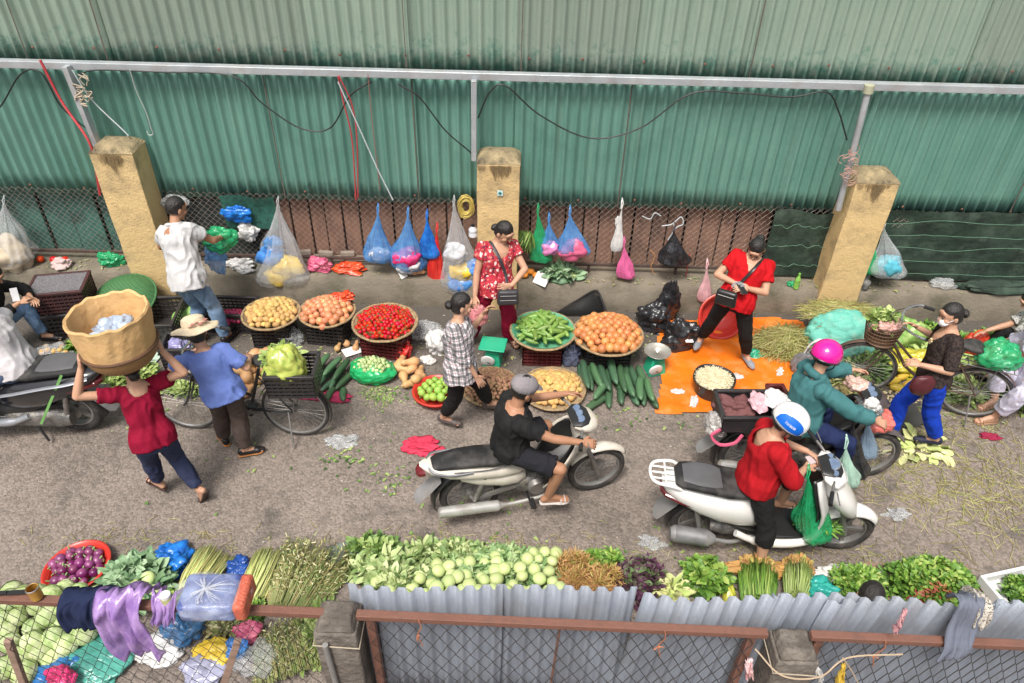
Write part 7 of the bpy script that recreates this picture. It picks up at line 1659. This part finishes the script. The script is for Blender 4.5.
# ---------------- the big carried basket
c = G(113, 372, 1.60); c = V((-2.935, 4.31, 1.545)); t = empty('carrying_basket', c, label='huge woven basket lined with tan paper on the head of the woman in crimson', cat='basket', rot=(-.03, -.04, 0))
g = MB(); g.lathe([(.001, .0), (.14, .0), (.20, .02), (.24, .07), (.262, .13), (.266, .17)], 44); g.build('woven_base', weave_mat('dark woven base', (.36, .20, .08), (.22, .12, .05), 70), t, solid=.01)
g = MB(); g.tube([(.270*math.cos(2*PI*i/50), .270*math.sin(2*PI*i/50), .160) for i in range(50)], .013, 8, closed=True); g.build('hoop', mat('dark hoop', (.12, .06, .03), .6), t)
pap = mat('tan paper liner', (.66, .43, .20), .75, (.56, .34, .14), scale=5, bump=1.5, bscale=12, dirt=(.45, .27, .12), dscale=4, damt=.4)
g = MB(); sd = 3.3
def pf(a, r, z): q_ = V((math.cos(a)*5, math.sin(a)*5, z*13)); k = noise.voronoi(q_+noise.noise_vector(q_)*.4)[0][0]-.4+.6*noise.noise(q_*.5); return r*.86*(1+.05*k), z*1.02+(.022*noise.noise(V((math.cos(a)*3.2, math.sin(a)*3.2, 5))) if z > .4 else 0)
g.lathe([(.300, .14), (.305, .18), (.31, .22), (.315, .26), (.32, .30), (.322, .34), (.325, .38), (.328, .41), (.335, .435), (.325, .45), (.305, .44), (.300, .40), (.295, .36), (.29, .32), (.285, .28), (.27, .22), (.2, .19), (.001, .185)], 110, f=pf); g.build('paper_liner', pap, t, angle=30)
crumple(c+V((.0, -.0, .24)), (.165, .15, .08), PL((.50, .60, .76), .85), 'pale blue bag inside the huge carried basket', amp=.35)
# ---------------- bicycle load
c = G(294, 388, .62); c = V((-2.10, 5.18, .72)); crate(V((-1.96, 5.05, .67)), (.42, .34, .25), .05, 'black crate strapped on the bicycle carrier')
crumple(V((-2.03, 5.03, .81)), (.20, .17, .20), PL((.50, .54, .12), .95, c2=(.32, .42, .08)), 'yellow green bag of leaves in the bicycle crate', amp=.14); heap(V((-2.03, 5.09, .92)), .15, .12, .09, Lf['lime'], 180, .10, .05, 'lettuce leaves on top of the bicycle crate', cat='greens', clump=5)
crate(V((-3.12, 5.42, .62)), (.30, .26, .24), .1, 'black carrier basket crate on the handlebar of the black bicycle'); crumple(V((-3.12, 5.40, .70)), (.12, .10, .12), PL((.36, .34, .62), .8), 'lilac bag in the front crate of the black bicycle'); heap(G(186, 395, 0)+V((0, .1, 0)), .28, .16, .06, Lf['lime'], 260, .09, .04, 'green leaves on the ground behind the front wheel', cat='leaves', clump=8)
crumple(G(52, 366, 0)+V((0, .1, 0)), (.24, .18, .12), clear, 'clear sack of small potatoes and greens behind the dark scooter', cat='sack', name='sack'); spread_at(proto('potato', (.034, .028, .026), potm, lump(3)), [(42, 352, .14), (48, 350, .15), (54, 351, .16), (60, 350, .16), (66, 352, .14), (45, 357, .16), (52, 356, .18), (58, 356, .18), (64, 357, .16), (50, 361, .17), (57, 361, .17), (46, 346, .1), (62, 346, .1)], 'small potato in the clear sack behind the dark scooter', 'potato', 'potatoes behind the dark scooter')
heap(G(72, 362, .0)+V((.02, .1, 0)), .12, .12, .17, Lf['herb'], 160, .07, .03, 'green leaves beside the potatoes behind the dark scooter', cat='greens', clump=5); heap(G(112, 385, 0)+V((.1, .1, 0)), .32, .24, .10, Lf['lime'], 420, .10, .035, 'heap of pale green stalks on the ground behind the carrier woman', cat='greens', clump=12); card(G(92, 392, .05), .3, .16, (.1, 0, -.3), 'pale printed card on the greens behind the carrier woman'); sheet_poly([(138, 342), (162, 350), (150, 372), (128, 362)], mat('mint sheet', (.45, .58, .48), .7), 'mint green sheet on the ground behind the carried basket', 'sheet', 'ground_sheet')
# ---------------- held things
q2p = q2.palm[1]; crumple(V((-3.22, 7.02, 1.02)), (.19, .12, .16), greenf, 'green bag held open by the man in the white polo', amp=.2, flat=False); crumple(V((-3.33, 7.05, .80)), (.13, .12, .20), lb2, 'pale blue bag on the ledge in front of the man in the white polo', amp=.2, flat=False)
crumple(q6.palm[1]+V((0.02, -.02, -.13)), (.10, .07, .14), PL((.80, .30, .32), .72), 'pink bag hanging from the hand of the woman in the floral blouse', flat=False, amp=.2)
def shoulder_bag(q, c, sz, rz, label, m, sh=0, zips=2):
    t = empty('crossbody_bag', c, rz, label=label, cat='bag')
    g = MB(); g.box((0, 0, 0), sz, taper=.9); g.build('pouch', m, t, bevel=.025, bseg=3)
    for k in range(zips): g = MB(); g.tube([(-sz[0]*.36, -sz[1]*.5, sz[2]*(.22-.32*k)), (sz[0]*.36, -sz[1]*.5, sz[2]*(.22-.32*k))], .004, 5); g.build('zip', steel, t)
    tt = t.matrix_basis if 0 else Matrix.Translation(c) @ Matrix.Rotation(rz, 4, 'Z'); inv = tt.inverted()
    fr_ = []
    top_ = q.nk-q.up*.02+q.sside*(.07 if sh else -.07)
    f, sd = q.sfwd, q.sside; s_ = 1 if sh else -1
    cw, ww, dw, sd2, f2 = q.tor(.75); ch_, wh, dh, sd3, f3 = q.tor(.35)
    pts = [c+V((0, 0, sz[2]*.45)), ch_+f3*(dh+.045)-sd3*s_*.05, cw+f2*(dw+.04)+sd2*s_*.03, q.nk+q.up*.005+sd*s_*.085+f*.03, q.nk-q.up*.03+sd*s_*.075-f*.07, cw-f2*(dw+.035), ch_-f3*(dh+.035)-sd3*s_*.08, c+V((0, .02, sz[2]*.45))-f*.05]
    g = MB(); g.tube([inv @ p for p in spline(pts, 6)], .016, 6, ry=.004, up=f); g.build('strap', m, t); return t
bagm = mat('dark bag fabric', (.045, .042, .05), .5, (.03, .03, .034), bump=.5); c6 = q6.pel+q6.fwd*.19+q6.side*-.08+V((0, 0, .02))
shoulder_bag(q6, G(508, 297, .86)+V((0, -.0, 0)), (.23, .08, .17), .1, 'dark grey crossbody bag worn by the woman in the floral blouse', bagm, sh=1)
shoulder_bag(q9, P(726, 298, 6.10), (.22, .07, .17), -.5, 'black crossbody bag at the hip of the woman in the red V-neck', blackpl, sh=0, zips=1)
ph = (q9.palm[0]+q9.palm[1])/2+V((-.0, -.03, .03)); g = MB(); g.box((0, 0, 0), (.075, .15, .009)); o = g.build('phone', blackpl, loc=ph, rot=(.5, .1, .5), bevel=.003); tag(o, 'black phone in the hands of the woman in the red V-neck', 'phone')
crumple(q9.palm[1]+V((-.05, 0, .03)), (.07, .05, .04), clear, 'scrap of clear film in the right hand of the woman in the red V-neck', flat=False, cat='film', name='film_scrap'); g = MB(); g.box((0, 0, 0), (.11, .07, .006)); o = g.build('banknotes', mat('folded notes', (.55, .45, .46), .7), loc=(q14.palm[0]+q14.palm[1])/2+V((0, 0, .03)), rot=(.2, .1, .4), bevel=.001); tag(o, 'folded banknotes held by the rider in red', 'banknotes')
g = MB(); g.box((0, 0, 0), (.07, .14, .01)); o = g.build('phone', mat('pale phone case', (.6, .6, .62), .4), loc=(-5.18, 6.28, .74), rot=(1.1, 0, .4), bevel=.003); tag(o, 'pale phone held by the seated vendor in black', 'phone')
# scooter bag of greens and load on the old motorbike
c = V((2.40, 3.88, .46)); hgb = hang(808, 478, 536, 42, greenf, 'bright green bag of herbs hanging over the footboard of the white scooter', Y=3.84, skew=6, depth=.75, name='carrier_bag'); c = P(814, 533, 3.84); heap(c+V((0, 0, .02)), .13, .11, .12, Lf['herb'], 240, .10, .015, 'herbs inside the green bag on the scooter footboard', clump=5, base=False)
crate(V((2.02, 4.70, .74)), (.46, .34, .17), .03, 'black crate tied on the back of the old motorbike'); crumple(V((1.96, 4.72, .80)), (.17, .13, .1), mat('brown red cloth', (.16, .06, .06), .8), 'dark red cloth in the crate on the old motorbike', cat='cloth', name='cloth', amp=.3); crumple(V((2.10, 4.66, .96)), (.07, .13, .03), PL((.75, .45, .5), .95), 'pink and white packet on the crate of the old motorbike'); crumple(V((2.26, 4.68, .98)), (.11, .13, .03), mat('white packet', (.72, .70, .70), .6), 'white packet on the crate of the old motorbike', cat='packet', name='packet')
crate(V((2.35, 4.80, .72)), (.14, .36, .17), .03, 'narrow dark red crate behind the pink helmet rider', crr); cord('pink_strap', [(1.78, 4.50, .80), (1.72, 4.50, .72), (1.80, 4.48, .64), (1.92, 4.48, .66), (1.98, 4.5, .74)], .014, mat('pink strap', (.7, .12, .22), .7), 'pink strap tangled at the back of the crate on the old motorbike', 'strap')
crumple(V((1.77, 4.62, .68)), (.10, .12, .11), PL((.42, .40, .38), .9), 'grey bag hanging off the back of the old motorbike'); hang(853, 424, 474, 36, blackf, 'black bag hanging from the handlebar of the old motorbike', Y=4.50, depth=.7, name='carrier_bag'); crumple(V((3.26, 4.76, .70)), (.14, .11, .09), PL((.80, .20, .16), .85), 'coral red bag in front of the old motorbike headlight', flat=False, amp=.16)
hang(868, 418, 458, 20, PL((.30, .42, .55), .75), 'pale blue bag between the black and coral bags', Y=4.6, name='carrier_bag'); hang(846, 448, 484, 28, mintf, 'mint green bag hanging low beside the white scooter handlebar', Y=4.32, name='carrier_bag', depth=.8); crumple(V((3.02, 4.60, 1.02)), (.07, .06, .08), whitepl, 'white scrap bag at the headlight of the old motorbike', flat=False)
crumple(V((3.0, 4.88, 1.02)), (.09, .08, .07), PL((.75, .5, .42), .85), 'peach coloured bag at the left handlebar of the old motorbike', flat=False); crumple(V((3.08, 4.72, .90)), (.10, .14, .10), PL((.16, .17, .18), .9), 'dark grey bag over the headlight of the old motorbike', flat=False, amp=.3)
# brown bicycle: basket in front, green bag behind
def wire_basket(c, r, h, rz, label, m):
    t = empty('bicycle_basket', c, rz, label=label, cat='basket'); g = MB(); n = 36
    for k in range(6): q = r*(.78+.22*k/5); g.tube([(q*math.cos(2*PI*i/n), q*.85*math.sin(2*PI*i/n), h*k/5) for i in range(n)], .005, 5, closed=True)
    for i in range(n): a = 2*PI*i/n; g.tube([(r*.78*math.cos(a), r*.66*math.sin(a), 0), (r*math.cos(a), r*.85*math.sin(a), h)], .004, 4)
    g.build('weave', m, t); g = MB(); g.lathe([(.001, 0), (r*.78, 0)], 30, f=lambda a, q, z: (q, z)); g.build('floor', m, t, solid=.006); return t
c = V((3.72, 5.98, .68)); wire_basket(c, .19, .22, 0, 'brown basket on the front of the brown bicycle', mat('brown cane', (.16, .09, .05), .7)); crumple(c+V((.02, 0, .12)), (.14, .11, .09), PL((.80, .45, .40), .8), 'pinkish bag in the front basket of the brown bicycle', amp=.3); heap(c+V((-.05, .05, .18)), .12, .08, .08, Lf['lime'], 110, .10, .05, 'green leaves in the front basket of the brown bicycle', cat='greens', clump=4)
crumple(V((4.66, 5.56, .74)), (.19, .16, .16), greenf, 'green net bag of vegetables on the rear carrier of the brown bicycle', name='net_bag', amp=.18, fr=2.6); crumple(q11.pel+q11.fwd*.16-q11.side*.12+V((.0, -.06, -.0)), (.11, .05, .12), mat('wine leather', (.09, .015, .02), .5), 'wine red pouch at the waist of the masked woman', cat='pouch', name='pouch', flat=False, amp=.05)
# ---------------- litter on the street
crumple(G(420, 447, 0), (.18, .11, .05), mat('crimson cloth', (.62, .04, .09), .8, (.5, .02, .06)), 'crimson cloth lying on the road behind the cream motorbike', cat='cloth', name='cloth', amp=.4); crumple(G(437, 456, 0), (.10, .08, .035), MATS['crimson cloth'], 'end of the crimson cloth by the motorbike tail', cat='cloth', name='cloth', amp=.4)
crumple(G(343, 441, 0), (.17, .07, .025), clear, 'flattened clear bag on the road below the bicycle', amp=.5); crumple(G(650, 543, 0), (.10, .06, .02), clear, 'flattened clear bag on the road behind the white scooter', amp=.5); crumple(G(897, 515, 0), (.10, .06, .02), clear, 'flattened clear bag on the road right of the white scooter', amp=.5); crumple(G(990, 437, 0), (.10, .05, .02), mat('wine rag', (.3, .01, .05), .8), 'wine red rag on the road below the brown bicycle', cat='rag', name='rag', amp=.4)
heap(G(918, 448, 0), .26, .13, .012, Lf['pale'], 60, .16, .09, 'flat yellow leaves on the road under the masked woman', cat='leaves', base=False, upb=0, curl=.1, kind='stuff')
def litter(name, label, n, area, m, L, w_, seed, stick=False):
    r_ = random.Random(seed); g = MB()
    for k in range(n):
        u, v, su, sv = area[r_.randrange(len(area))]; p = G(u+r_.gauss(0, su), min(600, max(316, v+r_.gauss(0, sv))), 0); 
        if p.y > 7.25: p.y = 7.2
        a = r_.uniform(0, 6.28); d = V((math.cos(a), math.sin(a), 0)); g.tone = r_.uniform(0, 1); l_ = L*r_.uniform(.3, 1.1)
        if stick: p.z = .006; g.tube([p, p+d*l_*.5+V((r_.uniform(-.02, .02), r_.uniform(-.02, .02), .004)), p+d*l_], .0022, 4)
        else: p.z = .008; g.leaf(p, d+V((0, 0, .1)), l_, w_*r_.uniform(.5, 1.2), up=V((0, 0, 1)), curl=.15)
    o = g.build(name, m, angle=180); tag(o, label, 'litter', None, 'stuff')
litter('straw_litter', 'straw stalks strewn over the road at the right side', 1500, [(930, 470, 60, 22), (880, 430, 60, 20), (985, 500, 40, 25), (800, 395, 20, 15), (900, 420, 60, 14)], Lf['straw'], .22, 0, 1, True); litter('leaf_litter', 'green leaf scraps scattered over the road', 520, [(350, 458, 14, 5), (382, 396, 12, 5), (385, 480, 20, 8), (780, 400, 30, 12), (900, 400, 60, 15), (460, 545, 60, 10), (700, 550, 80, 12), (300, 420, 90, 40), (640, 420, 30, 10), (500, 500, 16, 6), (440, 552, 20, 6)], Lf['mid'], .05, .025, 2)
litter('pale_litter', 'tiny pale scraps scattered over the whole road', 420, [(512, 450, 330, 60), (800, 350, 120, 22), (450, 350, 150, 14)], leafmat('pale scraps', [(.5, .45, .4), (.3, .2, .12), (.6, .6, .55)]), .022, .014, 3); litter('stem_litter', 'pale stems strewn at the foot of the green bag', 90, [(382, 398, 12, 6), (375, 392, 8, 5)], Lf['lime'], .10, 0, 4, True)

# more trodden greens, trimmings and scraps
for i, (u, v, rx, ry, h, mk_, n, L_, w_, lab) in enumerate(((868, 372, .30, .2, .12, 'mid', 380, .09, .04, 'green trimmings heaped between the teal sack and the bicycle wheel'), (955, 395, .34, .22, .08, 'lime', 360, .10, .04, 'pale trimmings on the ground under the brown bicycle'),
        (985, 350, .3, .2, .13, 'mid', 360, .09, .04, 'dark green greens in front of the squatting women'), (812, 400, .25, .16, .05, 'dry', 260, .10, .015, 'dry trimmings at the right edge of the orange tarp'), (1010, 372, .3, .2, .15, 'herb', 360, .08, .035, 'fresh greens at the knees of the squatting women'),
        (925, 345, .3, .18, .2, 'herb', 380, .08, .04, 'green heap against the ledge behind the masked woman'), (600, 352, .0, .0, 0, 'mid', 0, 0, 0, ''), (372, 560, .2, .12, .08, 'mid', 260, .10, .05, 'fallen greens behind the left end of the grey sheets'))):
    if n: heap(G(u, v, 0)+V((0, .05, 0)), rx, ry, h, Lf[mk_], n, L_, w_, lab, cat='greens', clump=9)
litter('green_litter', 'trodden green scraps between the stalls and the wall', 520, [(880, 390, 50, 22), (990, 390, 30, 20), (700, 345, 30, 8), (460, 350, 60, 14), (330, 345, 50, 8), (200, 370, 40, 18), (620, 345, 60, 8)], Lf['dry'], .06, .02, 8)
litter('road_straw', 'thin straw bits scattered along the near row of produce', 420, [(450, 545, 70, 8), (650, 555, 110, 8), (880, 560, 60, 10), (150, 540, 70, 8)], Lf['straw'], .12, 0, 9, True)
g = MB(); r_ = random.Random(4)
for k in range(260):
    x = r_.uniform(-6, 6); p = V((x, r_.uniform(7.33, 7.56), .372)); a = r_.uniform(0, 6.28); g.tone = r_.uniform(0, 1); g.leaf(p, V((math.cos(a), math.sin(a), .2)), r_.uniform(.02, .05), r_.uniform(.008, .02), up=V((0, 0, 1)), curl=.2)
o = g.build('ledge_litter', Lf['dry'], angle=180); tag(o, 'small dry leaves and scraps lying along the concrete ledge', 'litter', None, 'stuff')
for i, (u, v, w_, h_, a) in enumerate(((676, 392, .10, .05, .3), (694, 402, .12, .04, 1.2), (756, 396, .16, .07, -.2), (738, 377, .06, .05, .5), (780, 372, .09, .04, .9))): crumple(G(u, v, .008), (w_, h_, .012), whitepl, ['pale scrap on the tarp left of the bucket, nearest the scale', 'pale scrap on the tarp at the near edge left of the bucket', 'pale scrap on the tarp right of the bucket', 'small pale scrap on the tarp behind the bucket', 'pale scrap on the tarp near the stalk pile'][i], cat='scrap', name='paper_scrap', amp=.4, rz=a)

crumple(V(rp(214, 602).xy.to_3d())+V((0, .0, zr_(rp(214, 602).x)+.09)), (.21, .155, .105), plastic('thin film', (.8, .82, .86), .16), 'crinkled clear film wrapped round the blue parcel on the rail', cat='film', name='film_wrap', flat=False, amp=.10, fr=2.6)
EXPOSURE = 0.62
# ================================================================ light, sky, camera
w = bpy.data.worlds.new('World'); SC.world = w; w.use_nodes = True
nt = w.node_tree; bg = nt.nodes['Background']; sk = nt.nodes.new('ShaderNodeTexSky'); sk.sky_type = 'NISHITA'
sk.sun_disc = False; sk.sun_elevation = R(62); sk.sun_rotation = R(200); sk.air_density = 1.0; sk.dust_density = 6; sk.ozone_density = .6
mw = nt.nodes.new('ShaderNodeMix'); mw.data_type = 'RGBA'; mw.inputs[0].default_value = .65
bwn = nt.nodes.new('ShaderNodeRGBToBW'); nt.links.new(sk.outputs[0], bwn.inputs[0])
nt.links.new(sk.outputs[0], mw.inputs[6]); nt.links.new(bwn.outputs[0], mw.inputs[7])
nt.links.new(mw.outputs[2], bg.inputs[0]); bg.inputs[1].default_value = .12
sl = bpy.data.lights.new('sun', 'SUN'); sl.energy = 2.2; sl.angle = R(16); sl.color = (1, .945, .87)
so = bpy.data.objects.new('sun', sl); COL.objects.link(so)
el, az = R(62), R(200)     # azimuth measured clockwise from +Y
d = V((math.sin(az)*math.cos(el), math.cos(az)*math.cos(el), math.sin(el)))
so.rotation_euler = d.to_track_quat('Z', 'Y').to_euler()
cd = bpy.data.cameras.new('camera'); cam = bpy.data.objects.new('camera', cd); COL.objects.link(cam)
cd.sensor_fit = 'HORIZONTAL'; cd.sensor_width = 36; cd.lens = CAM_F/1024*36; cd.clip_end = 500; cd.clip_start = .05
cam.location = (0, 0, CAM_H); cam.rotation_euler = CAM_M.to_euler()
SC.camera = cam
SC.view_settings.view_transform = 'Standard'; SC.view_settings.look = 'None'; SC.view_settings.gamma = 1; SC.view_settings.exposure = EXPOSURE
